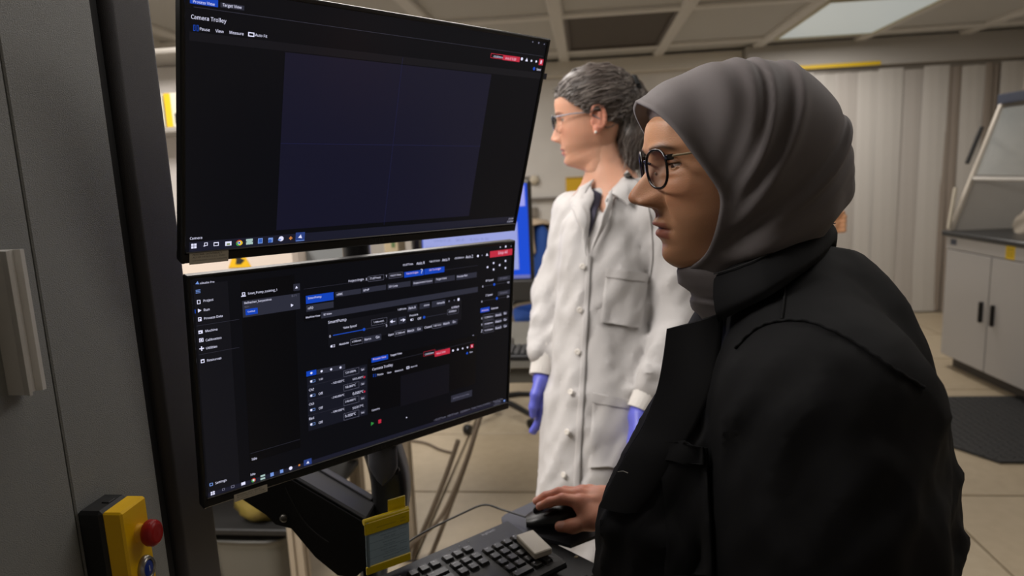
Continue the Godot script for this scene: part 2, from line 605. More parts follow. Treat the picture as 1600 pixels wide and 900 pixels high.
func make_monitor(label: String, pos: Vector3, eul: Vector3, upper: bool) -> Node3D:
	var t := thing("monitor", label, "monitor", pos, Basis.from_euler(eul * PI / 180.0, EULER_ORDER_YXZ), "paired monitors on the black stand")
	var plastic := grainy(Color(0.045, 0.045, 0.047), 0.5, 0.02, 0.3, 1.2, 21)
	var rim := M(Color(0.09, 0.09, 0.09), 0.35)
	# rim all round, chin below
	var fr := []
	fr.append([rbox(Vector3(0.538, 0.0055, 0.016), 0.0015), Transform3D(Basis(), Vector3(0, 0.1533, -0.008))])
	fr.append([rbox(Vector3(0.0055, 0.312, 0.016), 0.0015), Transform3D(Basis(), Vector3(-0.2663, 0, -0.008))])
	fr.append([rbox(Vector3(0.0055, 0.312, 0.016), 0.0015), Transform3D(Basis(), Vector3(0.2663, 0, -0.008))])
	part("bezel", join(fr), rim, t)
	part("chin", cbox(0.538, 0.0135, 0.018, 0.002), plastic, t, Vector3(0, -0.149, -0.0088))
	part("chin_lip", cbox(0.528, 0.0012, 0.003, 0.0004), M(Color(0.30, 0.29, 0.28), 0.35), t, Vector3(0, -0.1418, 0.0))
	var back := []
	for e in [[0.268, 0.155, -0.012], [0.266, 0.153, -0.020], [0.19, 0.11, -0.040], [0.16, 0.09, -0.047], [0.02, 0.02, -0.047]]:
		var ring := PackedVector3Array()
		for c in [[-1, -1], [1, -1], [1, 1], [-1, 1]]:
			ring.append(Vector3(c[0] * e[0], c[1] * e[1], e[2]))
		back.append(ring)
	part("back_shell", loft(back), plastic, t)
	var mount := part("mount_plate", cbox(0.12, 0.12, 0.02, 0.003), M(Color(0.05, 0.05, 0.05), 0.5), t, Vector3(0, 0, -0.056))
	mount.name = "mount_plate"
	var base := StandardMaterial3D.new()
	base.albedo_color = Color(0.012, 0.012, 0.014)
	base.roughness = 0.28
	base.metallic_specular = 0.35
	base.emission_enabled = true
	base.emission = Color(0.052, 0.052, 0.068)
	var sc := part("screen", cbox(0.5275, 0.2925, 0.004, 0.0004), base, t, Vector3(0, 0.0045, -0.0045))
	var u := Print.new()
	if upper:
		print_upper(u)
	else:
		print_lower(u)
	var lit := u.done(sc, "screen_print", screen_palette(1.0), t)
	lit.position = Vector3(0, -0.0045, 0.00215)
	lit.name = "screen_print"
	# privacy sticker on the chin
	var sx := -0.2375 if upper else -0.207
	var st := part("privacy_sticker", cbox(0.0455, 0.0155 if upper else 0.0108, 0.0004, 0.0001), M(Color(0.78, 0.75, 0.68), 0.6), t, Vector3(sx, -0.1492 if upper else -0.1540, 0.0006))
	st.set_meta("label", "grey paper sticker with printed privacy notice")
	var w := Print.new()
	w.text("PERSONAL DATA PRIVACY", -19, 4.4 if upper else 2.9, 34, "k", 2.3)
	w.text("ACT OF 1974 (5 U.S.C. 552a)", -19, 0.8 if upper else -0.2, 37.5, "k", 2.3)
	w.text("Use of Systems Controls Authorized", -19, -3.2 if upper else -3.2, 39.5, "k", 1.9)
	var wo := w.done(st, "lettering", {"k": M(Color(0.12, 0.12, 0.12), 0.7)}, t)
	wo.position.z = 0.0002
	var lg := Print.new()
	lg.text("DELL", -17, -149.0, 27, "k", 7.0)
	var lo := lg.done(t, "maker_lettering", {"k": M(Color(0.2, 0.2, 0.2), 0.35)}, t)
	lo.position.z = 0.00025
	return t

func monitors() -> void:
	make_monitor("upper widescreen monitor, tilted down, showing a dark camera view", Vector3(-0.2597, 1.4172, -0.9172), Vector3(17.6986, 48.754, -0.9582), true)
	make_monitor("lower widescreen monitor showing a dark control panel with many buttons", Vector3(-0.3141, 1.0971, -0.969), Vector3(5.9234, 48.3801, -0.9839), false)
func print_upper(u: Print) -> void:
	u.box(-259.8, 138.4, 4.4, 20.7, "k")
	u.box(-244.7, 136.0, 28.3, 7.1, "b")
	u.text("Process View", -255.7, 134.8, 21.8, "w")
	u.box(-215.4, 135.4, 25.2, 4.8, "p")
	u.text("Target View", -225.9, 135.2, 20.3, "w")
	u.box(2.4, 129.5, 514.9, 0.5, "l")
	u.text("Camera Trolley", -257.6, 119.2, 36.0, "w")
	u.box(8.4, 100.3, 535.7, 9.0, "q")
	u.ring(-254.4, 109.0, 2.0, 6.0, 0.5, "B")
	u.ring(-251.2, 109.1, 2.0, 6.0, 0.5, "B")
	u.text("Pause", -248.9, 108.7, 10.1, "w")
	u.text("View", -232.8, 108.7, 8.7, "w")
	u.text("Measure", -218.0, 108.9, 15.3, "w")
	u.text("Auto Fit", -189.9, 109.4, 13.8, "w")
	u.ring(-194.2, 109.3, 7.0, 4.6, 1.1, "w")
	u.box(3.9, -14.1, 316.1, 217.4, "n")
	u.box(4.3, -11.5, 316.6, 0.4, "m")
	u.box(5.9, -11.5, 0.4, 230.6, "m")
	u.text("Camera", -258.6, -125.0, 13.7, "w")
	u.box(1.3, -137.1, 521.1, 15.0, "t")
	u.box(-254.2, -134.8, 6.0, 6.0, "w")
	u.box(-254.2, -134.8, 0.6, 6.0, "t")
	u.box(-254.2, -134.8, 6.0, 0.6, "t")
	u.ring(-240.4, -133.7, 4.0, 4.0, 0.7, "w")
	u.box(-242.2, -135.9, 2.2, 0.9, "w")
	u.ring(-228.5, -134.8, 6.0, 4.5, 0.8, "w")
	u.box(-228.5, -132.7, 6.0, 1.0, "w")
	u.box(-214.0, -135.3, 7.5, 5.5, "w")
	u.box(-214.0, -136.1, 4.0, 2.5, "g")
	u.disc(-200.8, -135.6, 3.9, "r")
	u.disc(-201.5, -136.4, 3.2, "G")
	u.disc(-199.5, -135.8, 3.0, "y")
	u.disc(-200.8, -135.6, 1.8, "w")
	u.disc(-200.8, -135.6, 1.3, "B")
	u.box(-188.2, -133.0, 8.5, 3.2, "h")
	u.box(-188.0, -137.2, 8.5, 3.2, "h")
	u.box(-188.1, -135.1, 6.0, 1.2, "h")
	u.box(-174.3, -135.3, 6.0, 7.0, "c")
	u.box(-174.3, -135.3, 4.2, 5.0, "e")
	u.box(-161.0, -135.5, 6.0, 6.5, "c")
	u.disc(-161.8, -136.6, 2.4, "e")
	u.disc(-147.1, -134.8, 3.4, "w")
	u.box(-149.1, -136.0, 4.0, 2.2, "c")
	u.box(-134.1, -135.1, 4.5, 1.8, "o")
	u.box(-134.1, -135.1, 1.8, 4.5, "o")
	u.box(-121.1, -134.2, 12.8, 12.2, "s")
	u.tri(-120.9, -134.4, 3.2, 200, "w")
	u.box(-120.8, -139.6, 12.0, 0.8, "c")
	u.ring(167.8, 120.7, 25.8, 6.5, 0.7, "R")
	u.text("-20.000mm", 159.4, 120.1, 18.9, "w")
	u.box(195.7, 120.3, 34.2, 7.3, "R")
	u.text("Axis Z 0.00", 183.4, 119.8, 22.1, "P")
	u.disc(216.8, 121.7, 2.2, "w")
	u.tri(227.1, 120.8, 3.2, 90, "w")
	u.disc(237.3, 120.8, 1.7, "w")
	u.disc(247.7, 120.8, 1.7, "w")
	u.box(258.2, 120.8, 9.0, 9.0, "R")
	u.box(258.2, 120.8, 3.2, 5.2, "P")
	u.text("Save", 251.4, 109.6, 9.2, "w")
	u.disc(245.7, 109.9, 2.4, "B")
	u.text("2:47 PM", 249.8, -133.4, 10.3, "w")
	u.text("4/19/2023", 248.0, -138.1, 13.3, "w")
	u.disc(233.0, 147.8, 1.0, "d")
	u.disc(245.9, 147.8, 1.4, "d")
	u.disc(257.9, 147.2, 1.0, "d")

func print_lower(u: Print) -> void:
	u.box(-240.8, 1.2, 41.1, 285.3, "q")
	u.box(-168.7, 15.7, 72.7, 252.0, "k")
	u.tri(-256.4, 145.6, 2.6, 200, "c")
	u.text("nStudio Pro", -253.4, 145.1, 17.0, "w")
	u.box(-256.3, 133.4, 5.5, 0.7, "c")
	u.box(-256.3, 135.2, 5.5, 0.7, "c")
	u.box(-256.3, 137.0, 5.5, 0.7, "c")
	u.text("Project", -250.8, 122.1, 11.9, "w")
	u.ring(-256.4, 121.9, 4.0, 5.2, 0.8, "w")
	u.text("Run", -251.1, 110.9, 6.9, "w")
	u.tri(-256.6, 111.0, 2.8, 0, "w")
	u.box(-261.3, 110.7, 0.8, 5.0, "B")
	u.text("Process Data", -251.4, 100.0, 22.5, "w")
	u.ring(-256.5, 99.9, 4.0, 5.2, 0.9, "w")
	u.box(-256.2, 99.2, 1.6, 2.0, "w")
	u.box(-234.8, 92.0, 52.4, 0.4, "l")
	u.text("Machine", -250.9, 83.7, 14.7, "w")
	u.box(-256.7, 83.5, 5.0, 4.2, "w")
	u.box(-257.1, 83.2, 2.0, 1.4, "q")
	u.text("Calibration", -251.3, 71.9, 19.1, "w")
	u.ring(-256.5, 73.0, 5.0, 5.0, 0.8, "w")
	u.disc(-256.5, 73.0, 1.2, "w")
	u.text("Utilities", -251.5, 61.5, 13.6, "w")
	u.box(-256.8, 62.0, 5.6, 1.3, "w")
	u.box(-256.8, 62.0, 1.3, 5.6, "w")
	u.box(-235.5, 54.6, 49.8, 0.4, "l")
	u.text("Resources", -251.3, 45.1, 17.6, "w")
	u.ring(-256.7, 45.5, 4.4, 4.8, 0.9, "w")
	u.box(-256.6, 47.0, 4.4, 1.2, "w")
	u.text("Settings", -251.5, -125.3, 14.4, "w")
	u.ring(-256.8, -124.7, 4.2, 4.2, 0.8, "c")
	u.text("Idle", -202.4, -106.5, 7.0, "w")
	u.text("Idle", -205.2, -128.6, 6.6, "w")
	u.box(-168.4, -97.5, 71.1, 0.4, "l")
	u.text("Smat_Pump_training_1", -195.7, 123.8, 38.6, "w")
	u.ring(-201.3, 124.6, 4.0, 4.0, 0.9, "w")
	u.box(-201.5, 121.6, 6.0, 1.2, "w")
	u.box(-129.7, 124.1, 9.2, 9.6, "p")
	u.tri(-130.0, 123.7, 2.2, 90, "w")
	u.box(-164.6, 104.4, 78.0, 22.1, "p")
	u.text("Refresher_Serpentine", -200.9, 112.0, 35.8, "w")
	u.text("0.0 s", -200.7, 107.2, 5.4, "d")
	u.box(-192.1, 99.9, 15.9, 8.1, "b")
	u.text("Enabled", -197.0, 100.2, 9.2, "w")
	u.tri(-137.6, 100.1, 2.6, 0, "w")
	u.text("0 / 1", -137.2, 112.9, 6.3, "d")
	u.box(33.7, 120.1, 306.8, 0.4, "l")
	u.box(-96.4, 104.5, 41.4, 11.3, "b")
	u.text("SmartPump", -114.0, 105.9, 19.9, "w")
	u.box(-52.4, 105.8, 41.1, 7.5, "p")
	u.text("nRRE", -70.6, 105.6, 9.0, "w")
	u.box(-10.0, 106.1, 40.4, 7.7, "p")
	u.text("nPnP", -28.1, 106.1, 9.5, "w")
	u.box(33.3, 106.1, 40.5, 8.2, "p")
	u.text("UV Cure", 15.2, 106.0, 15.2, "w")
	u.box(76.9, 105.4, 38.7, 8.4, "p")
	u.text("Displacement Sensor", 59.4, 105.3, 35.6, "w")
	u.box(119.4, 105.3, 40.2, 8.6, "p")
	u.text("Target View", 101.8, 106.1, 20.8, "w")
	u.box(163.9, 104.8, 42.5, 8.8, "p")
	u.text("Process Run", 144.0, 106.0, 21.9, "w")
	u.box(-96.5, 92.1, 41.1, 9.0, "p")
	u.text("nFD", -114.4, 92.1, 7.5, "w")
	u.box(46.6, 79.1, 283.9, 9.0, "p")
	u.box(-108.4, 78.3, 25.8, 8.8, "k")
	u.text("Machine View", -118.1, 79.6, 21.4, "w")
	u.text("3D View", -91.9, 79.6, 12.7, "w")
	u.box(34.5, 49.3, 239.9, 34.8, "q")
	u.text("SmartPump", -84.9, 66.5, 28.6, "w")
	u.text("Valve Speed", -61.7, 54.6, 21.7, "w")
	u.box(-35.5, 47.0, 85.1, 0.8, "l")
	u.box(-53.0, 46.7, 50.1, 1.1, "B")
	u.disc(-27.9, 46.9, 2.3, "B")
	u.text("0", -83.7, 46.2, 2.2, "w")
	u.text("5", 9.5, 46.3, 2.2, "w")
	u.ring(-1.9, 54.8, 27.0, 9.0, 0.3, "d")
	u.text("1.000mm/s", -11.6, 54.8, 17.6, "w")
	u.box(22.7, 50.2, 13.1, 10.8, "p")
	u.box(38.8, 50.1, 13.4, 10.9, "p")
	u.box(22.7, 50.6, 6.4, 1.0, "w")
	u.tri(19.7, 51.1, 3.2, 180, "w")
	u.box(38.7, 50.5, 6.4, 1.0, "w")
	u.tri(41.7, 50.0, 3.2, 0, "w")
	u.text("Pressure", 52.3, 55.0, 15.5, "w")
	u.ring(56.7, 48.0, 5.0, 3.0, 0.5, "w")
	u.disc(55.1, 47.8, 1.4, "w")
	u.text("Off", 67.5, 47.8, 6.7, "w")
	u.box(108.4, 47.8, 64.8, 0.7, "l")
	u.disc(79.7, 48.2, 2.2, "B")
	u.text("0.000psi", 134.0, 55.3, 15.2, "w")
	u.ring(136.9, 48.9, 22.5, 8.9, 0.3, "d")
	u.text("0.000psi", 128.3, 48.9, 15.1, "w")
	u.text("1.867mm", 30.4, 67.9, 15.6, "w")
	u.box(57.3, 66.6, 17.9, 9.4, "p")
	u.text("Axis A", 50.1, 67.3, 13.6, "w")
	u.box(80.5, 67.0, 19.0, 9.1, "p")
	u.text("Home", 79.5, 67.4, 9.8, "w")
	u.box(107.6, 66.9, 26.7, 9.7, "p")
	u.text("Actuate", 104.3, 67.2, 15.2, "w")
	u.disc(128.6, 67.3, 1.5, "d")
	u.disc(139.0, 67.4, 1.2, "d")
	u.box(147.8, 67.5, 3.6, 4.2, "w")
	u.ring(-78.4, 31.0, 6.0, 3.4, 0.5, "w")
	u.disc(-80.9, 30.9, 1.6, "w")
	u.text("Absolute", -68.8, 31.5, 15.4, "w")
	u.ring(-40.5, 30.8, 19.4, 9.5, 0.3, "d")
	u.text("1.000mm", -48.2, 31.4, 15.3, "w")
	u.box(-13.9, 30.3, 30.5, 9.6, "p")
	u.text("Match", -27.0, 30.9, 10.8, "w")
	u.text("Go", -8.0, 31.1, 6.1, "w")
	u.text("Open", 13.7, 30.2, 9.7, "w")
	u.ring(34.8, 30.3, 19.2, 8.1, 0.3, "d")
	u.text("2.500mm", 26.9, 30.5, 16.3, "w")
	u.box(61.8, 30.4, 30.1, 8.4, "p")
	u.text("Match", 48.5, 30.6, 11.9, "w")
	u.text("Go", 67.0, 30.8, 6.1, "w")
	u.text("Closed", 80.5, 30.9, 13.7, "w")
	u.ring(104.9, 29.8, 17.9, 7.3, 0.4, "d")
	u.text("1.867mm", 97.3, 30.5, 15.2, "w")
	u.box(131.1, 30.3, 31.0, 8.5, "p")
	u.text("Match", 117.6, 30.8, 12.3, "w")
	u.text("Go", 136.5, 30.9, 6.0, "w")
	u.text("Project Origin", -51.7, 122.3, 24.3, "w")
	u.text("X", -24.1, 122.2, 2.5, "w")
	u.ring(-6.8, 121.9, 26.4, 8.0, 0.3, "d")
	u.text("73.877mm", -17.4, 122.3, 18.3, "w")
	u.text("Y", 9.7, 123.0, 2.5, "w")
	u.ring(27.4, 122.2, 24.3, 7.8, 0.3, "d")
	u.text("168.017mm", 17.5, 122.4, 19.2, "w")
	u.box(60.4, 121.0, 36.0, 8.7, "b")
	u.text("Teach Origin", 45.9, 121.9, 21.7, "P")
	u.text("?", 72.3, 123.2, 3.6, "w")
	u.box(98.7, 121.4, 38.5, 9.0, "b")
	u.text("Go To Origin", 88.6, 122.9, 22.3, "P")
	u.text("83.877mm", 40.1, 136.5, 17.9, "w")
	u.text("Axis X", 64.5, 136.2, 15.5, "w")
	u.text("168.011mm", 88.5, 136.6, 20.3, "w")
	u.text("Axis Y", 113.2, 136.6, 15.2, "w")
	u.text("-20.000mm", 137.4, 136.9, 19.6, "w")
	u.text("Axis Z", 161.0, 136.8, 15.4, "w")
	u.disc(186.7, 136.2, 2.0, "w")
	u.disc(195.6, 136.3, 1.2, "d")
	u.tri(206.4, 136.1, 3.0, 90, "w")
	u.box(239.4, 136.1, 53.0, 10.9, "R")
	u.text("Stop All", 231.0, 136.2, 21.2, "P")
	u.disc(235.6, 146.6, 1.0, "w")
	u.disc(248.0, 146.6, 1.8, "w")
	u.disc(260.6, 146.2, 1.0, "d")
	u.box(208.3, 114.9, 6.0, 5.0, "p")
	u.disc(208.3, 114.9, 1.7, "w")
	u.box(221.6, 120.6, 6.0, 5.0, "p")
	u.disc(221.6, 120.6, 1.7, "w")
	u.box(222.1, 109.3, 6.0, 5.0, "p")
	u.disc(222.1, 109.3, 1.7, "w")
	u.box(235.5, 115.6, 6.0, 5.0, "p")
	u.disc(235.5, 115.6, 1.7, "w")
	u.box(248.5, 121.5, 6.0, 5.0, "p")
	u.disc(248.5, 121.5, 1.7, "w")
	u.box(249.1, 109.1, 6.0, 5.0, "p")
	u.disc(249.1, 109.1, 1.7, "w")
	u.text("XY Speed", 205.0, 91.2, 17.1, "w")
	u.box(246.3, 91.0, 28.5, 7.4, "p")
	u.text("20 mm/s", 236.6, 91.7, 17.8, "d")
	u.box(228.3, 83.0, 55.9, 0.6, "l")
	u.disc(224.6, 83.0, 2.4, "B")
	u.text("0", 198.0, 82.5, 2.1, "w")
	u.text("50", 254.8, 82.6, 4.5, "w")
	u.text("Z Speed", 206.0, 65.6, 15.0, "w")
	u.box(247.2, 65.3, 27.9, 7.8, "p")
	u.text("10 mm/s", 237.8, 65.6, 17.9, "d")
	u.box(228.4, 57.2, 58.4, 0.6, "l")
	u.disc(231.5, 57.3, 2.4, "B")
	u.text("0", 196.8, 56.6, 2.1, "w")
	u.text("25", 255.3, 57.0, 4.5, "w")
	u.box(205.5, 41.1, 20.3, 7.9, "b")
	u.text("Absolute", 197.7, 40.5, 15.7, "P")
	u.text("Relative", 219.9, 40.7, 15.4, "w")
	u.text("X", 197.5, 27.0, 2.8, "w")
	u.ring(214.0, 27.2, 23.5, 9.5, 0.3, "d")
	u.text("10.000mm", 204.6, 27.0, 18.8, "w")
	u.box(236.2, 28.0, 15.8, 6.8, "p")
	u.text("Match", 229.9, 27.1, 13.3, "w")
	u.box(252.2, 28.3, 10.8, 5.9, "p")
	u.text("Go", 249.2, 27.6, 6.0, "w")
	u.text("Y", 197.9, 15.6, 2.8, "w")
	u.ring(214.4, 15.7, 23.5, 9.7, 0.3, "d")
	u.text("10.000mm", 205.0, 15.5, 18.8, "w")
	u.box(236.7, 16.4, 15.9, 6.9, "p")
	u.text("Match", 230.4, 15.5, 13.4, "w")
	u.box(252.8, 16.6, 10.9, 6.0, "p")
	u.text("Go", 249.8, 15.8, 6.0, "w")
	u.text("Z", 198.3, 4.2, 2.9, "w")
	u.ring(214.9, 4.1, 23.6, 9.9, 0.3, "d")
	u.text("10.000mm", 205.4, 3.9, 18.9, "w")
	u.box(237.2, 4.7, 15.9, 7.1, "p")
	u.text("Match", 230.9, 3.8, 13.4, "w")
	u.box(253.3, 4.8, 10.9, 6.1, "p")
	u.text("Go", 250.3, 4.0, 6.1, "w")
	u.disc(180.8, -0.6, 1.8, "d")
	u.box(83.3, -44.8, 210.7, 88.1, "k")
	u.box(-1.5, -3.7, 29.0, 7.5, "b")
	u.text("Process View", -13.3, -2.8, 22.9, "P")
	u.text("Target View", 17.0, -3.2, 20.9, "w")
	u.box(83.3, -11.3, 200.0, 0.4, "l")
	u.ring(90.4, -13.2, 22.7, 7.8, 0.4, "R")
	u.text("-20.000mm", 80.9, -14.2, 18.2, "w")
	u.box(116.4, -17.4, 30.7, 9.4, "R")
	u.text("Axis Z 0.00", 104.3, -17.3, 18.1, "P")
	u.disc(138.3, -18.6, 1.8, "w")
	u.tri(148.4, -18.7, 2.4, 90, "w")
	u.disc(158.6, -19.0, 1.5, "w")
	u.disc(168.9, -19.1, 1.5, "w")
	u.box(178.6, -18.6, 6.5, 6.5, "R")
	u.box(178.6, -18.6, 2.0, 3.6, "P")
	u.text("Save", 174.0, -28.9, 6.3, "w")
	u.disc(168.5, -29.2, 2.0, "B")
	u.text("Camera Trolley", -14.6, -18.9, 36.1, "w")
	u.ring(-12.7, -28.5, 1.6, 4.5, 0.4, "B")
	u.ring(-9.1, -28.8, 1.6, 4.5, 0.4, "B")
	u.text("Pause", -6.3, -29.0, 10.7, "w")
	u.text("View", 11.2, -29.8, 7.5, "w")
	u.text("Measure", 25.4, -30.3, 14.9, "w")
	u.ring(49.3, -29.3, 5.4, 4.0, 0.9, "w")
	u.text("Auto Fit", 54.7, -29.5, 12.2, "w")
	u.box(83.4, -65.7, 95.6, 51.2, "n2")
	u.box(83.1, -63.3, 95.1, 0.3, "n")
	u.text("Camera", -16.4, -84.3, 13.5, "w")
	u.tri(-16.1, -106.1, 3.6, 0, "V")
	u.box(-2.5, -106.1, 5.0, 6.2, "R")
	u.tri(46.9, -113.2, 1.6, 110, "w")
	u.box(158.7, -104.2, 45.4, 11.9, "p")
	u.text("Add New Process View", 140.2, -104.1, 34.7, "d")
	u.text("/ 83.877mm  168.011mm  -20.000mm  Smat_Pump_training_1  nStudio Pro", 100.8, -133.6, 153.2, "d")
	u.box(-112.7, -2.3, 15.0, 7.5, "b")
	u.disc(-112.7, -2.3, 1.7, "w")
	u.box(-97.2, -3.0, 15.0, 7.5, "p")
	u.disc(-97.2, -3.0, 1.7, "w")
	u.box(-82.3, -3.4, 15.0, 7.5, "p")
	u.disc(-82.3, -3.4, 1.7, "w")
	u.box(-67.5, -3.8, 15.0, 7.5, "p")
	u.disc(-67.5, -3.8, 1.7, "w")
	u.box(-71.7, -48.3, 96.0, 80.8, "p2")
	u.ring(-110.7, -14.7, 7.0, 3.6, 0.5, "c")
	u.disc(-113.3, -14.5, 1.7, "w")
	u.text("1.00", -101.9, -14.6, 6.4, "w")
	u.ring(-50.0, -14.7, 25.1, 9.4, 0.3, "d")
	u.text("120.000%", -60.0, -13.9, 17.3, "w")
	u.box(-31.1, -13.9, 9.1, 5.0, "p")
	u.text("Set", -33.6, -14.9, 4.9, "w")
	u.box(-71.5, -20.6, 94.1, 0.3, "l")
	u.ring(-111.4, -36.0, 7.0, 3.6, 0.5, "c")
	u.disc(-114.0, -35.9, 1.7, "w")
	u.text("Off", -102.6, -36.1, 6.4, "w")
	u.text("Ch2", -116.9, -26.9, 7.3, "w")
	u.ring(-50.4, -36.9, 25.2, 9.8, 0.3, "d")
	u.text("10.000°C", -60.5, -36.2, 17.4, "w")
	u.box(-31.5, -36.4, 9.1, 5.2, "p")
	u.text("Set", -33.9, -37.4, 4.9, "w")
	u.text("- 100.000°C", -82.3, -24.9, 20.5, "w")
	u.text("5235.400°C", -48.2, -26.5, 18.2, "w")
	u.box(-28.4, -27.5, 2.6, 3.0, "R")
	u.box(-72.0, -42.6, 94.5, 0.3, "l")
	u.ring(-112.1, -57.8, 7.0, 3.6, 0.5, "c")
	u.disc(-114.7, -57.6, 1.7, "w")
	u.text("Off", -103.2, -58.1, 6.5, "w")
	u.text("Ch3", -117.6, -48.5, 7.3, "w")
	u.ring(-50.8, -59.6, 25.3, 10.3, 0.3, "d")
	u.text("240.000°C", -60.9, -58.8, 17.5, "w")
	u.box(-31.8, -59.4, 9.2, 5.4, "p")
	u.text("Set", -34.3, -60.4, 4.9, "w")
	u.text("- 240.000°C", -82.8, -47.1, 20.6, "w")
	u.text("0.000°C", -48.6, -49.3, 18.3, "w")
	u.box(-28.7, -50.4, 2.6, 3.0, "R")
	u.box(-72.5, -65.0, 94.9, 0.3, "l")
	u.ring(-112.8, -79.6, 7.0, 3.6, 0.5, "c")
	u.disc(-115.4, -79.4, 1.7, "w")
	u.text("Off", -103.9, -80.1, 6.5, "w")
	u.text("Bed", -118.3, -70.3, 7.3, "w")
	u.ring(-51.2, -82.4, 25.4, 10.8, 0.3, "d")
	u.text("5.000°C", -61.4, -81.6, 17.6, "w")
	u.box(-32.1, -82.5, 9.2, 5.6, "p")
	u.text("Set", -34.6, -83.5, 4.9, "w")
	u.text("- 100.000°C", -83.4, -69.5, 20.7, "w")
	u.text("50.017°C", -49.0, -72.1, 18.4, "w")
	u.box(1.3, -141.4, 526.1, 12.0, "t")
	u.box(-255.8, -137.5, 5.0, 5.0, "w")
	u.box(-255.8, -137.5, 0.5, 5.0, "t")
	u.box(-255.8, -137.5, 5.0, 0.5, "t")
	u.ring(-242.0, -136.9, 3.2, 3.2, 0.5, "d")
	u.ring(-229.8, -137.0, 4.6, 3.6, 0.6, "d")
	u.box(-215.7, -137.6, 5.4, 4.2, "w")
	u.disc(-201.7, -137.4, 3.0, "r")
	u.disc(-202.3, -137.9, 2.4, "G")
	u.disc(-201.7, -137.4, 1.4, "w")
	u.box(-188.7, -135.1, 6.4, 2.6, "h")
	u.box(-188.9, -139.4, 6.4, 2.6, "h")
	u.box(-175.7, -137.6, 4.8, 5.4, "c")
	u.box(-161.8, -137.4, 4.8, 5.0, "c")
	u.disc(-148.6, -137.1, 2.6, "w")
	u.box(-135.6, -136.6, 2.6, 2.6, "o")
	u.box(-122.7, -135.9, 12.0, 9.0, "s")
	u.tri(-122.5, -136.9, 2.6, 200, "w")
	u.text("2:47 PM", 234.6, -136.3, 13.8, "d")
	u.text("4/19/2023", 232.5, -140.8, 16.1, "d")
	u.box(257.8, -137.8, 3.4, 3.6, "c")
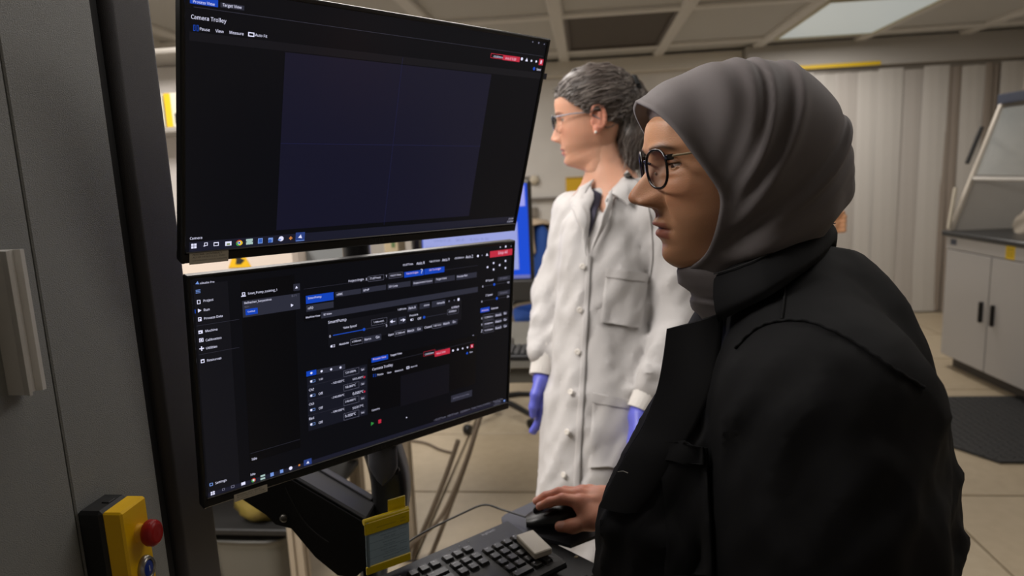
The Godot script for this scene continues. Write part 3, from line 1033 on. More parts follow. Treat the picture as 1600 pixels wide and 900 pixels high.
# ------------------------------------------------------------------ the enclosed machine at the left, its post, the stop box
func machine() -> void:
	var X := -0.55
	var skin := grainy(Color(0.52, 0.525, 0.515), 0.5, 0.05, 0.055, 4.5, 31)
	skin.metallic_specular = 0.4
	var post := grainy(Color(0.20, 0.19, 0.195), 0.6, 0.03, 0.06, 5.0, 32)
	var black := M(Color(0.03, 0.03, 0.032), 0.7)
	var t := thing("machine_enclosure", "tall grey textured machine enclosure with black corner post along the left edge", "machine", Vector3(-1.1, 0, -0.2))
	var k := Vector3(1.1, 0, 0.2)
	part("carcass", cbox(1.06, 1.64, 1.98, 0.01), M(Color(0.10, 0.10, 0.105), 0.7), t, Vector3(-1.12, 0.835, 0.16) + k)
	var door := part("door_panel", cbox(0.03, 1.64, 1.7, 0.0015), skin, t, Vector3(X - 0.015, 0.84, 0.2310) + k)
	part("side_panel", cbox(0.03, 1.64, 0.134, 0.0015), skin, t, Vector3(X - 0.0155, 0.84, -0.6885) + k)
	part("gasket", cbox(0.024, 1.64, 0.034, 0.008), black, t, Vector3(X - 0.024, 0.84, -0.772) + k)
	# corner post: rounded square tube
	var pl := PackedVector2Array()
	for c in [[-1, -1, 180], [1, -1, 270], [1, 1, 0], [-1, 1, 90]]:
		for s in 5:
			var a := deg_to_rad(c[2] + s * 22.5)
			pl.append(Vector2(c[0] * 0.033 + cos(a) * 0.012, c[1] * 0.033 + sin(a) * 0.012))
	var rings := []
	for y in [0.0, 1.66]:
		var r := PackedVector3Array()
		for p in pl:
			r.append(Vector3(p.x, y, p.y))
		rings.append(r)
	part("corner_post", loft(rings), post, t, Vector3(X - 0.046, 0, -0.8305) + k)
	# handle: aluminium channel, open towards the room
	var ho := PackedVector2Array([Vector2(0, -0.012), Vector2(0.04, -0.012), Vector2(0.05, -0.0145), Vector2(0.05, -0.0085), Vector2(0.036, -0.007), Vector2(0.036, 0.005), Vector2(0.046, 0.006), Vector2(0.055, 0.011), Vector2(0.053, 0.0145), Vector2(0.036, 0.0115), Vector2(0, 0.0115)])
	var hs := PackedVector2Array()
	for q in ho:
		hs.append(Vector2(q.x * 0.46, q.y * 0.75))
	var hd := part("handle", extrude(hs, 0.137), M(Color(0.84, 0.83, 0.81), 0.45, 0.3), door, Vector3(0.0155, 0, 0), Basis(Vector3.RIGHT, PI / 2))
	hd.position = Vector3(0.0152, 1.243 - 0.84, -0.5725 - 0.2310)
	hd.set_meta("label", "brushed aluminium channel handle")
	# stop box
	var e := thing("stop_button_box", "yellow control box with red mushroom button, fixed to the grey machine panel", "control box", Vector3(X, 0.912, -0.641), Basis.from_scale(Vector3(0.76, 0.76, 0.62)))
	part("back_housing", cbox(0.038, 0.150, 0.070, 0.005), M(Color(0.045, 0.045, 0.05), 0.5), e, Vector3(0.0195, 0.075, 0.0))
	part("cover", cbox(0.03, 0.146, 0.066, 0.003), M(Color(0.95, 0.75, 0.04), 0.42), e, Vector3(0.053, 0.075, 0.0))
	part("latch_slot", cbox(0.012, 0.003, 0.018, 0.001), M(Color(0.01, 0.01, 0.01), 0.6), e, Vector3(0.026, 0.1502, -0.006))
	var ax := Basis(Vector3.BACK, -PI / 2)
	var b := part("stop_button", lathe([Vector2(0, 0.014), Vector2(0.0085, 0.014), Vector2(0.0085, 0.021), Vector2(0.017, 0.022), Vector2(0.0195, 0.026), Vector2(0.0195, 0.034), Vector2(0.0175, 0.038), Vector2(0.0135, 0.0405), Vector2(0.012, 0.0395), Vector2(0, 0.0408)], 28), M(Color(0.62, 0.045, 0.04), 0.4), e, Vector3(0.057, 0.102, -0.004), ax)
	b.set_meta("label", "red mushroom stop button")
	part("stop_collar", lathe([Vector2(0.0, 0.0), Vector2(0.021, 0.0), Vector2(0.0205, 0.003), Vector2(0.0135, 0.006), Vector2(0.0125, 0.015), Vector2(0, 0.015)], 28), M(Color(0.93, 0.70, 0.08), 0.45), e, Vector3(0.0625, 0.102, -0.004), ax)
	var bl := part("push_button", lathe([Vector2(0.0, 0.0), Vector2(0.0125, 0.0), Vector2(0.0125, 0.010), Vector2(0.0105, 0.0115), Vector2(0, 0.012)], 24), M(Color(0.05, 0.2, 0.55), 0.4), e, Vector3(0.064, 0.046, -0.004), ax)
	bl.set_meta("label", "blue push button")
	part("button_ring", lathe([Vector2(0.0125, 0.0), Vector2(0.0195, 0.0), Vector2(0.019, 0.008), Vector2(0.0165, 0.0125), Vector2(0.0135, 0.012), Vector2(0.013, 0.008), Vector2(0.0125, 0.0)], 28), M(Color(0.62, 0.61, 0.58), 0.3, 0.8), e, Vector3(0.064, 0.046, -0.004), ax)
	var mk := part("button_mark", cbox(0.0006, 0.009, 0.002, 0.0001), M(Color(0.75, 0.78, 0.85), 0.5), bl, Vector3(0, 0.0122, 0), Basis(Vector3.BACK, PI / 2))
	mk.name = "button_mark"
# ------------------------------------------------------------------ arm, keyboard tray, keyboard, mouse, card
const TRAY := 0.75
func kb_basis() -> Basis:
	var x := Vector3(0.665, 0, -0.747)
	var z := Vector3(0.747, 0, 0.665)
	return Basis(x, Vector3.UP, z)

func obox(p: Array, r: float, n := 10) -> ArrayMesh:
	return tube(p, r, n)

func desk_gear() -> void:
	var black := M(Color(0.035, 0.035, 0.037), 0.42)
	var soft := grainy(Color(0.075, 0.075, 0.08), 0.55, 0.02, 0.3, 1.2, 41)
	# the arm: a deep channel link sloping down behind the lower monitor, then an upright with a handle
	var a0 := at(395, 735, 1.10)
	var a1 := at(590, 850, 1.10)
	var t := thing("jointed_stand", "heavy black jointed support arm carrying the tray below the lower monitor", "support arm", a1)
	var X := (a1 - a0).normalized()
	var Z := X.cross(Vector3.UP).normalized()
	Z = -Z if Z.dot(EYE - a0) < 0.0 else Z
	var Y := Z.cross(X).normalized()
	if Y.y < 0.0:
		Y = -Y
	var ab := Basis(X, Y, X.cross(Y))
	var len := a0.distance_to(a1)
	var side := PackedVector2Array()
	# outline of the link seen from the side, x along the link
	for p in [[-0.09, 0.045], [len - 0.035, 0.045], [len - 0.008, 0.03], [len + 0.006, -0.01], [len - 0.004, -0.045], [len - 0.03, -0.058], [len - 0.075, -0.05], [len - 0.13, -0.028], [len - 0.155, -0.036], [len - 0.175, -0.03], [-0.09, -0.022]]:
		side.append(Vector2(p[0], p[1]))
	part("lower_link", extrude(side, 0.075), black, t, a0 - a1, ab)
	part("link_top", cbox(len - 0.03, 0.008, 0.068, 0.003), M(Color(0.17, 0.17, 0.18), 0.4), t, a0 - a1 + ab * Vector3(len * 0.5 - 0.02, 0.048, 0), ab)
	part("link_rib", cbox(len - 0.05, 0.004, 0.012, 0.001), M(Color(0.24, 0.24, 0.25), 0.35), t, a0 - a1 + ab * Vector3(len * 0.5 - 0.02, 0.053, -0.018), ab)
	part("pivot_bolt", lathe([Vector2(0, 0), Vector2(0.0065, 0), Vector2(0.0065, 0.003), Vector2(0.004, 0.0055), Vector2(0, 0.006)], 16), M(Color(0.3, 0.29, 0.27), 0.35, 0.7), t, a0 - a1 + ab * Vector3(len - 0.148, -0.018, 0.0375), ab * Basis(Vector3.RIGHT, PI / 2))
	var lc := []
	for s in 9:
		var f := s / 8.0
		lc.append(a0 - a1 + ab * Vector3(len * 0.28 + f * 0.10, 0.03 - 0.045 * f - 0.012 * sin(f * PI), 0.0378))
	part("link_seam", tube(lc, 0.0009, 6), M(Color(0.09, 0.09, 0.095), 0.5), t)
	# upright
	var u0 := at(606, 815, 1.13)
	var u1 := at(594, 690, 1.13)
	var ur := []
	for s in 12:
		var f := s / 11.0
		var c: Vector3 = u0.lerp(u1, f)
		var bend := 0.012 * sin(f * PI)
		var w := 0.030 + 0.002 * f
		var ring := PackedVector3Array()
		for k in 16:
			var a := TAU * k / 16
			var sx := signf(cos(a)) * pow(absf(cos(a)), 0.6) * w
			var sz := signf(sin(a)) * pow(absf(sin(a)), 0.6) * 0.035
			ring.append(c - a1 + CB * Vector3(sx + bend, 0, sz))
		ur.append(ring)
	part("upright", loft(ur), black, t)
	var cr := []
	for s in 10:
		var f := s / 9.0
		var c: Vector3 = at(600, 756, 1.09).lerp(at(597, 694, 1.09), f)
		var w := 0.024 * sqrt(clampf(f * 2.2, 0.02, 1.0))
		var ring := PackedVector3Array()
		for k in 12:
			var a := TAU * k / 12
			ring.append(c - a1 + CB * Vector3(cos(a) * w, 0, sin(a) * 0.012))
		cr.append(ring)
	part("upright_cap", loft(cr), M(Color(0.22, 0.22, 0.235), 0.45), t)
	part("hand_loop", tube(curve([at(610, 700, 1.14) - a1, at(622, 712, 1.15) - a1, at(620, 735, 1.16) - a1, at(626, 775, 1.16) - a1, at(620, 812, 1.15) - a1, at(606, 820, 1.13) - a1], 6), 0.011, 10), black, t)
	part("loop_hook", tube(curve([at(604, 702, 1.15) - a1, at(618, 700, 1.15) - a1, at(625, 711, 1.15) - a1, at(617, 722, 1.15) - a1, at(607, 718, 1.15) - a1], 6), 0.006, 8), black, t)
	part("clamp_knob", lathe([Vector2(0, -0.008), Vector2(0.006, -0.006), Vector2(0.0085, 0), Vector2(0.006, 0.006), Vector2(0, 0.008)], 14), M(Color(0.06, 0.06, 0.06), 0.25), t, at(617, 734, 1.10) - a1)
	# mast up the back of both monitors
	var m0 := Vector3(-0.375, 0.86, -1.03)
	part("mast", tube([at(596, 700, 1.15) - a1, Vector3(-0.372, 1.0, -1.062) - a1, Vector3(-0.37, 1.42, -1.055) - a1], 0.022, 12), black, t)
	part("upper_bracket", tube([Vector3(-0.37, 1.42, -1.055) - a1, Vector3(-0.305, 1.425, -0.965) - a1], 0.02, 10), black, t)
	part("lower_bracket", tube([Vector3(-0.37, 1.095, -1.06) - a1, Vector3(-0.362, 1.098, -1.015) - a1], 0.02, 10), black, t)
	part("wall_joint", tube([a0 - a1 + ab * Vector3(-0.06, 0, 0), Vector3(-0.66, 0.93, -1.02) - a1, Vector3(-0.66, 0.95, -0.86) - a1], 0.03, 12), black, t)
	part("tray_joint", tube(curve([Vector3.ZERO, Vector3(-0.36, 0.745, -0.99) - a1, Vector3(-0.34, 0.715, -0.93) - a1, Vector3(-0.29, 0.712, -0.88) - a1], 5), 0.022, 10), black, t)
	# hanging card in a yellow-edged sleeve
	var c00 := at(569, 818, 1.0)
	var c10 := at(639, 796, 1.042)
	var cw := c00.distance_to(c10)
	var chh := 0.082
	var bx := (c10 - c00).normalized()
	var bz := bx.cross(Vector3(0.02, 1.0, 0.0)).normalized()
	var cb := Basis(bx, bz.cross(bx), bz)
	var card := thing("instruction_card", "pale blue instruction card in a yellow-edged sleeve hanging from the black arm", "card", c00.lerp(c10, 0.5), cb)
	var yl := M(Color(0.80, 0.69, 0.03), 0.35)
	part("sheet", cbox(cw * 0.97, chh, 0.0012, 0.0003), M(Color(0.60, 0.68, 0.72), 0.5), card, Vector3(0, -chh * 0.5, 0))
	part("header_band", cbox(cw, chh * 0.24, 0.003, 0.001), yl, card, Vector3(0, -chh * 0.12, 0.0006))
	part("header_fold", tube([Vector3(-cw * 0.5, 0.0, -0.003), Vector3(cw * 0.5, 0.0, -0.003)], 0.0045, 10), yl, card)
	part("footer_band", cbox(cw, chh * 0.16, 0.003, 0.001), yl, card, Vector3(0, -chh * 0.93, 0.0006))
	part("back_tab", cbox(cw * 0.4, 0.03, 0.002, 0.0008), yl, card, Vector3(cw * 0.3, 0.004, -0.012))
	part("sleeve_edge", cbox(0.004, chh, 0.002, 0.0005), M(Color(0.42, 0.48, 0.5), 0.3), card, Vector3(-cw * 0.44, -chh * 0.5, 0.001))
	var w := Print.new()
	var mw := cw * 1000.0
	w.text("Machine Safety Actions", -mw * 0.24, -chh * 1000 * 0.14, mw * 0.42, "k", 2.0)
	w.text("Label", mw * 0.28, -chh * 1000 * 0.10, mw * 0.12, "k", 2.0)
	w.text("Notes", mw * 0.28, -chh * 1000 * 0.16, mw * 0.12, "k", 2.0)
	for row in 4:
		var yy := -chh * 1000 * (0.32 + row * 0.145)
		w.text(["Stop motion", "Check all filters", "Tool offset", "Home and reset"][row], -mw * 0.18 + row % 2 * 4.0, yy, mw * 0.36, "k", 1.8)
		w.text(["first", "then the door", "log value", "before leaving"][row], -mw * 0.1, yy - 4.6, mw * 0.26, "k", 1.8)
		w.text(["Daily", "Daily", "Weekly", "Shift"][row], mw * 0.25, yy + 1.0, mw * 0.16, "k", 1.8)
		w.box(0, yy + 4.6, mw * 0.86, 0.3, "k")
	var wo := w.done(card, "lettering", {"k": M(Color(0.16, 0.2, 0.24), 0.7)}, card)
	wo.position.z = 0.0022
	# tray
	var B := kb_basis()
	var kc := Vector3(-0.1736, TRAY, -1.0904) + B * Vector3(-0.225, 0, 0.079)
	var tr := thing("keyboard_tray", "dark grey keyboard tray with a mouse platform beside it", "tray", kc + Vector3(0, -0.012, 0), B)
	var po := PackedVector2Array()
	for p in [[-0.26, -0.10], [0.24, -0.098], [0.266, -0.09], [0.277, -0.07], [0.279, 0.10], [0.274, 0.114], [0.262, 0.122], [-0.26, 0.122]]:
		po.append(Vector2(p[0], p[1]))
	part("keyboard_plate", extrude(po, 0.016), soft, tr, Vector3(0, -0.009, 0), Basis(Vector3.RIGHT, PI / 2))
	part("front_lip", cbox(0.50, 0.03, 0.03, 0.008), soft, tr, Vector3(0.0, -0.012, 0.112))
	var mo := PackedVector2Array()
	for p in [[0.248, -0.085], [0.262, -0.104], [0.275, -0.108], [0.388, -0.104], [0.41, -0.098], [0.425, -0.085], [0.46, -0.02], [0.46, 0.06], [0.43, 0.08], [0.28, 0.05], [0.25, -0.05]]:
		mo.append(Vector2(p[0], p[1]))
	part("mouse_platform", extrude(mo, 0.006), M(Color(0.20, 0.20, 0.215), 0.5), tr, Vector3(0, 0.006, 0), Basis(Vector3.RIGHT, PI / 2))
	part("platform_knob", lathe([Vector2(0, 0), Vector2(0.008, 0), Vector2(0.007, 0.003), Vector2(0, 0.0035)], 16), M(Color(0.3, 0.3, 0.31), 0.4), tr, Vector3(0.243, 0.0, -0.07))
	part("plate_screw", lathe([Vector2(0, 0), Vector2(0.004, 0), Vector2(0.003, 0.0015), Vector2(0, 0.002)], 6), M(Color(0.55, 0.5, 0.4), 0.4, 0.5), tr, Vector3(0.272, -0.001, 0.07))
	part("support_bar", cbox(0.42, 0.02, 0.06, 0.004), black, tr, Vector3(0, -0.03, 0))
	keyboard(kc + B * Vector3(0.006, 0, 0), B * Basis(Vector3.UP, -0.075))
	# white eraser-like block lying across the keypad edge
	var wb := part("white_block", rbox(Vector3(0.032, 0.011, 0.060), 0.0015), M(Color(0.80, 0.77, 0.71), 0.5), self, kc + Vector3(0, 0.0235, 0) + B * Vector3(0.209, 0.0, 0.037), B * Basis(Vector3.UP, -0.24) * Basis(Vector3.RIGHT, 0.06))
	tag(wb, "cream white block lying across the keypad end of the black keyboard", "block")
	# mouse
	mouse(Vector3(-0.064, TRAY, -1.108))

func keyboard(kc: Vector3, B: Basis) -> void:
	var t := thing("keyboard", "black full-size keyboard lying on the dark tray", "keyboard", kc, B)
	var body := grainy(Color(0.04, 0.04, 0.043), 0.5, 0.02, 0.3, 1.0, 42)
	var sec := PackedVector2Array([Vector2(-0.0775, 0.0), Vector2(-0.0775, 0.015), Vector2(-0.073, 0.0185), Vector2(-0.05, 0.0165), Vector2(0.066, 0.0095), Vector2(0.075, 0.008), Vector2(0.0775, 0.004), Vector2(0.0775, 0.0)])
	part("case", extrude(sec, 0.45), body, t, Vector3.ZERO, Basis(Vector3(0, 0, 1), Vector3.UP, Vector3(-1, 0, 0)))
	part("case_edge", cbox(0.0015, 0.008, 0.13, 0.0005), M(Color(0.35, 0.35, 0.36), 0.25), t, Vector3(0.2252, 0.006, 0.004))
	var key := M(Color(0.05, 0.05, 0.053), 0.38)
	var u := 0.019
	var legend := Print.new()
	var cap := func(x: float, z: float, wu: float, hu: float, s: String):
		var w := wu * u - 0.0028
		var d := hu * u - 0.0028
		var nm := "key_%s_%s" % [wu, hu]
		if not shared.has(nm):
			var rr := []
			for e in [[0.5, 0.0], [0.5, 0.002], [0.40, 0.0072], [0.375, 0.0078]]:
				var ring := PackedVector3Array()
				for q in [[-1, -1], [1, -1], [1, 1], [-1, 1]]:
					var ex: float = w * 0.5 - (0.5 - e[0]) * 0.018
					var ez: float = d * 0.5 - (0.5 - e[0]) * 0.018
					ring.append(Vector3(q[0] * ex, e[1], q[1] * ez))
				rr.append(ring)
			shared[nm] = loft(rr)
		var y := 0.0135 - (z + 0.05) * 0.0605
		part("keycap", shared[nm], key, t, Vector3(x, y, z), Basis(Vector3.RIGHT, 0.06))
		if s != "":
			legend.text(s, x * 1000 - w * 400 + 1.5, -z * 1000 + 2.0, 1.9 * s.length() if s.length() > 1 else 2.6, "k", 3.0)
	var x0 := -0.215 + u * 0.5
	var z0 := -0.046
	var rows := ["`1234567890-=", "QWERTYUIOP[]", "ASDFGHJKL;'", "ZXCVBNM,./"]
	for k in 13:
		cap.call(x0 + (k + (0.0 if k == 0 else (1.0 + (0.5 if k > 4 else 0.0) + (0.5 if k > 8 else 0.0)))) * u * 0.999, z0, 1, 1, "Esc" if k == 0 else "F%d" % k)
	for r in 4:
		var z := z0 + u * (1.25 + r)
		var lead: float = [0.0, 1.5, 1.75, 2.25][r]
		if r > 0:
			cap.call(-0.215 + u * lead * 0.5, z, lead, 1, ["", "Tab", "Caps", "Shift"][r])
		for k in rows[r].length():
			cap.call(-0.215 + u * (lead + k + 0.5), z, 1, 1, rows[r][k])
		var used: float = lead + rows[r].length()
		cap.call(-0.215 + u * (used + 15.0) * 0.5, z, 15.0 - used, 1, ["Back", "", "Enter", "Shift"][r])
	var zb := z0 + u * 5.25
	var xx := 0.0
	for e in [[1.25, "Ctrl"], [1.25, ""], [1.25, "Alt"], [6.25, ""], [1.25, "Alt"], [1.25, ""], [1.25, ""], [1.25, "Ctrl"]]:
		cap.call(-0.215 + u * (xx + e[0] * 0.5), zb, e[0], 1, e[1])
		xx += e[0]
	var nx := -0.215 + u * 15.25
	for k in 3:
		cap.call(nx + u * (k + 0.5), z0, 1, 1, ["Prt", "Scr", "Pau"][k])
		cap.call(nx + u * (k + 0.5), z0 + u * 1.25, 1, 1, ["Ins", "Hom", "PgU"][k])
		cap.call(nx + u * (k + 0.5), z0 + u * 2.25, 1, 1, ["Del", "End", "PgD"][k])
		cap.call(nx + u * (k + 0.5), zb, 1, 1, "")
	cap.call(nx + u * 1.5, zb - u, 1, 1, "")
	var px := nx + u * 3.25
	var pad := [["Num", "/", "*", "-"], ["7", "8", "9"], ["4", "5", "6"], ["1", "2", "3"]]
	for r in 4:
		for k in pad[r].size():
			cap.call(px + u * (k + 0.5), z0 + u * (1.25 + r), 1, 1, pad[r][k])
	cap.call(px + u * 3.5, z0 + u * 2.75, 1, 2, "+")
	cap.call(px + u * 3.5, z0 + u * 4.75, 1, 2, "Ent")
	cap.call(px + u * 1.0, zb, 2, 1, "0")
	cap.call(px + u * 2.5, zb, 1, 1, ".")
	var lo := legend.done(t, "key_legend", {"k": M(Color(0.72, 0.72, 0.74), 0.5)}, t)
	lo.transform = Transform3D(Basis(Vector3.RIGHT, -PI / 2 + 0.06), Vector3(0, 0.0213 - 0.05 * 0.0605 + 0.0008, 0.0))
	var lg := Print.new()
	lg.text("logitech", 165, 0, 26, "k", 6.5)
	var l2 := lg.done(t, "maker_lettering", {"k": M(Color(0.62, 0.62, 0.64), 0.4)}, t)
	l2.transform = Transform3D(Basis(Vector3.RIGHT, -PI / 2 + 0.08), Vector3(0, 0.0183, -0.065))
	for k in 3:
		part("status_lamp", lathe([Vector2(0, 0), Vector2(0.0012, 0), Vector2(0, 0.0006)], 8), M(Color(0.7, 0.7, 0.66), 0.3), t, Vector3(0.10 + k * 0.018, 0.0178, -0.064))

func mouse(pos: Vector3) -> void:
	# nose towards -x
	var t := thing("computer_mouse", "black corded computer mouse under the seated hand on the grey platform", "mouse", pos, Basis(Vector3.UP, 0.12))
	t.set_meta("label", "black corded computer mouse under the hand on the grey platform")
	var rings := []
	for i in 15:
		var f := i / 14.0
		var x := -0.056 + 0.112 * f
		var w := 0.031 * pow(sin(clampf(f * 0.94 + 0.03, 0, 1) * PI), 0.32)
		var h := interp([[0, 0.016], [0.2, 0.027], [0.5, 0.037], [0.75, 0.035], [1.0, 0.016]], f)
		var ring := PackedVector3Array()
		for k in 18:
			var a := TAU * k / 18
			var cy := sin(a)
			ring.append(Vector3(x, maxf(0.002, h * 0.45 + h * 0.55 * signf(cy) * pow(absf(cy), 0.75)), cos(a) * w * (1.0 - 0.10 * maxf(0, cy))))
		rings.append(ring)
	part("shell", loft(rings), M(Color(0.03, 0.03, 0.032), 0.35), t)
	var wheel := part("scroll_wheel", lathe([Vector2(0, -0.003), Vector2(0.008, -0.003), Vector2(0.009, 0), Vector2(0.008, 0.003), Vector2(0, 0.003)], 18), M(Color(0.09, 0.09, 0.09), 0.5), t, Vector3(-0.034, 0.0275, 0), Basis(Vector3.RIGHT, PI / 2))
	wheel.name = "scroll_wheel"
	part("side_stripe", cbox(0.07, 0.004, 0.0015, 0.0006), M(Color(0.09, 0.095, 0.11), 0.3), t, Vector3(0.005, 0.018, 0.0312))
	var cord := tube(curve([Vector3(-0.120, TRAY + 0.014, -1.106), Vector3(-0.165, TRAY + 0.012, -1.135), Vector3(-0.20, TRAY + 0.016, -1.145), Vector3(-0.24, TRAY + 0.006, -1.13), Vector3(-0.31, 0.742, -1.075), Vector3(-0.335, 0.735, -1.03), Vector3(-0.36, 0.70, -1.02), Vector3(-0.37, 0.60, -1.02)], 6), 0.0018, 8)
	var o := part("mouse_cord", cord, M(Color(0.09, 0.085, 0.08), 0.5), self)
	tag(o, "thin dark cord looping from the mouse behind the keyboard", "cord")
# ------------------------------------------------------------------ things behind: desk, blue screen, chair, shelf, bench, hood, mat
func background() -> void:
	var alu := M(Color(0.66, 0.62, 0.56), 0.4, 0.35)
	var top := M(Color(0.42, 0.41, 0.38), 0.5)
	# desk with the blue screen
	var d := thing("work_desk", "grey-topped desk behind the monitors, on pale metal legs", "desk", Vector3(-0.25, 0, -2.55))
	part("desktop", cbox(1.05, 0.03, 0.62, 0.004), top, d, Vector3(0, 0.715, 0))
	part("apron", cbox(1.0, 0.06, 0.02, 0.003), M(Color(0.3, 0.29, 0.26), 0.5), d, Vector3(0, 0.67, 0.27))
	for p in [[-0.43, 0.30], [0.49, 0.28], [0.49, -0.28]]:
		var lg := part("leg", leg_profile(0.70, 0.055), alu, d, Vector3(p[0], 0.0, p[1]))
		part("foot", lathe([Vector2(0, 0), Vector2(0.028, 0), Vector2(0.026, 0.008), Vector2(0.01, 0.012), Vector2(0.008, 0.03), Vector2(0, 0.03)], 14), M(Color(0.3, 0.28, 0.26), 0.5), lg, Vector3(0, 0.0, 0))
	var m := thing("desk_monitor", "monitor with bright blue screen standing on the rear desk", "monitor", Vector3(-0.395, 0.73, -2.38), Basis(Vector3.UP, 0.03))
	var mb := M(Color(0.20, 0.19, 0.165), 0.5)
	part("housing", cbox(0.41, 0.43, 0.045, 0.01), mb, m, Vector3(0, 0.395, -0.024))
	part("blank_chin", cbox(0.405, 0.075, 0.01, 0.004), M(Color(0.17, 0.16, 0.14), 0.5), m, Vector3(0, 0.218, 0.001))
	var s := part("screen", cbox(0.382, 0.335, 0.004, 0.001), glow(Color(0.075, 0.29, 0.82), 1.0), m, Vector3(0, 0.43, 0.0))
	part("page_window", cbox(0.34, 0.17, 0.001, 0.0002), glow(Color(0.60, 0.63, 0.86), 1.0), s, Vector3(-0.018, -0.05, 0.0025))
	part("tall_window", cbox(0.021, 0.072, 0.001, 0.0002), glow(Color(0.62, 0.63, 0.93), 1.0), s, Vector3(0.172, 0.125, 0.0025))
	part("task_bar", cbox(0.382, 0.012, 0.001, 0.0002), glow(Color(0.42, 0.44, 0.68), 1.0), s, Vector3(0, -0.161, 0.0025))
	var w := Print.new()
	for k in 6:
		w.text(["Daily log sheet", "Sample  Lot  Time", "0412  B2  10:15", "0413  B2  10:40", "0414  B3  11:05", "Checked and signed"][k], -178 + k % 3 * 16, 22 - k * 22.0, 120 + (k * 37) % 90, "k", 6.0)
	var wo := w.done(s, "lettering", {"k": glow(Color(0.42, 0.45, 0.68), 1.0)}, m)
	wo.position.z = 0.0031
	part("neck", cbox(0.06, 0.2, 0.03, 0.006), mb, m, Vector3(0, 0.1, -0.05))
	part("foot", cbox(0.22, 0.012, 0.13, 0.005), mb, m, Vector3(0, 0.006, -0.08))
	area("desk_monitor_light", Vector3(-0.395, 1.16, -2.36), Vector3(0, 0, 1), Vector2(0.36, 0.31), Color(0.25, 0.45, 1.0), 0.03)
	var kb := thing("desk_keyboard", "dark keyboard on the rear desk beneath the blue screen", "keyboard", Vector3(-0.33, 0.731, -2.31))
	part("case", cbox(0.42, 0.018, 0.15, 0.004), M(Color(0.07, 0.07, 0.07), 0.5), kb, Vector3(0, 0.009, 0))
	for r in 5:
		for k in 18:
			part("keycap", cbox(0.0185, 0.008, 0.0185, 0.003), M(Color(0.10, 0.10, 0.10), 0.45), kb, Vector3(-0.19 + k * 0.0222, 0.021, -0.052 + r * 0.026))
	var bx := thing("carton", "small beige carton seen in the gap between the dark monitors", "box", Vector3(-0.70, 0.73, -2.42))
	part("carton_body", cbox(0.052, 0.47, 0.10, 0.003), M(Color(0.66, 0.60, 0.48), 0.6), bx, Vector3(0, 0.235, 0))
	part("green_label", cbox(0.014, 0.05, 0.001, 0.0003), M(Color(0.33, 0.42, 0.25), 0.6), bx, Vector3(0.008, 0.415, 0.0505))
	var bt := thing("dark_bottle", "dark bottle with a pale violet label in the gap between the monitors", "bottle", Vector3(-0.60, 0.73, -2.5))
	part("glass", lathe([Vector2(0, 0), Vector2(0.055, 0), Vector2(0.058, 0.01), Vector2(0.058, 0.40), Vector2(0.04, 0.44), Vector2(0.022, 0.47), Vector2(0.022, 0.52), Vector2(0, 0.52)], 20), M(Color(0.06, 0.06, 0.10), 0.25), bt)
	part("label_band", cbox(0.03, 0.12, 0.004, 0.001), M(Color(0.42, 0.42, 0.62), 0.5), bt, Vector3(0.016, 0.38, 0.0565))
	# cables hanging from the desk
	var cm := M(Color(0.36, 0.315, 0.265), 0.5)
	var runs := [[[752, 648], [735, 700], [714, 756], [690, 806], [664, 834], [644, 852], [632, 873]], [[716, 688], [697, 742], [673, 802], [652, 850], [646, 873]], [[746, 662], [734, 705], [713, 765], [691, 824], [676, 862], [672, 873]]]
	var cables := []
	for k in 3:
		var line := []
		for q in runs[k]:
			var dir := at(q[0], q[1], 1.0) - EYE
			var hit: Vector3 = EYE + dir * ((-2.176 - 0.02 * k) / dir.z)
			line.append(Vector3(hit.x, maxf(hit.y, 0.0095), hit.z))
		cables.append(line)
	var csay := ["thick grey cable curving from the desk down to the pale leg", "straight grey cable hanging nearest the pale desk leg", "straight grey cable farthest right of the desk leg"]
	for k in 3:
		var c := part("desk_cable", tube(curve(cables[k], 6), 0.0085 if k > 0 else 0.007, 8), cm, self)
		tag(c, csay[k], "cable")
	var fc := []
	for p in [[640, 690], [665, 694], [690, 705], [712, 710]]:
		var q := floor_at(p[0], p[1])
		fc.append(q + Vector3(0, 0.006, 0))
	tag(part("floor_cable", tube(curve(fc, 6), 0.006, 8), M(Color(0.36, 0.31, 0.26), 0.5), self), "thin cable lying on the beige floor under the lower monitor", "cable")
	tag(part("post_cable", tube(curve([Vector3(-0.60, 0.006, -2.20), Vector3(-0.66, 0.006, -2.19), Vector3(-0.73, 0.006, -2.21), Vector3(-0.80, 0.006, -2.28)], 6), 0.003, 6), M(Color(0.08, 0.07, 0.07), 0.5), self), "thin black lead on the floor around the foot of the pale desk leg", "cable")
	chair()
	# equipment bench with the white instrument
	var be := thing("equipment_bench", "low bench on pale extruded legs under the white instrument, left of the desk", "bench", Vector3(-1.24, 0, -2.12))
	part("benchtop", cbox(0.78, 0.03, 0.62, 0.004), top, be, Vector3(0, 0.715, 0))
	for p in [[-0.35, 0.27], [0.33, 0.27], [-0.35, -0.27], [0.33, -0.27]]:
		part("leg", leg_profile(0.70, 0.045), alu, be, Vector3(p[0], 0, p[1]))
	part("lower_shelf", cbox(0.70, 0.02, 0.54, 0.003), M(Color(0.05, 0.05, 0.05), 0.6), be, Vector3(0, 0.30, 0))
	var ins := thing("white_instrument", "white boxy instrument with a yellow warning triangle, seen between the dark monitors", "instrument", Vector3(-1.08, 0.73, -2.0))
	part("housing", cbox(0.47, 0.46, 0.16, 0.012), M(Color(0.80, 0.75, 0.70), 0.45), ins, Vector3(0, 0.23, 0.03))
	part("side_unit", cbox(0.16, 0.45, 0.14, 0.006), M(Color(0.46, 0.47, 0.47), 0.35), ins, Vector3(0.31, 0.225, -0.03))
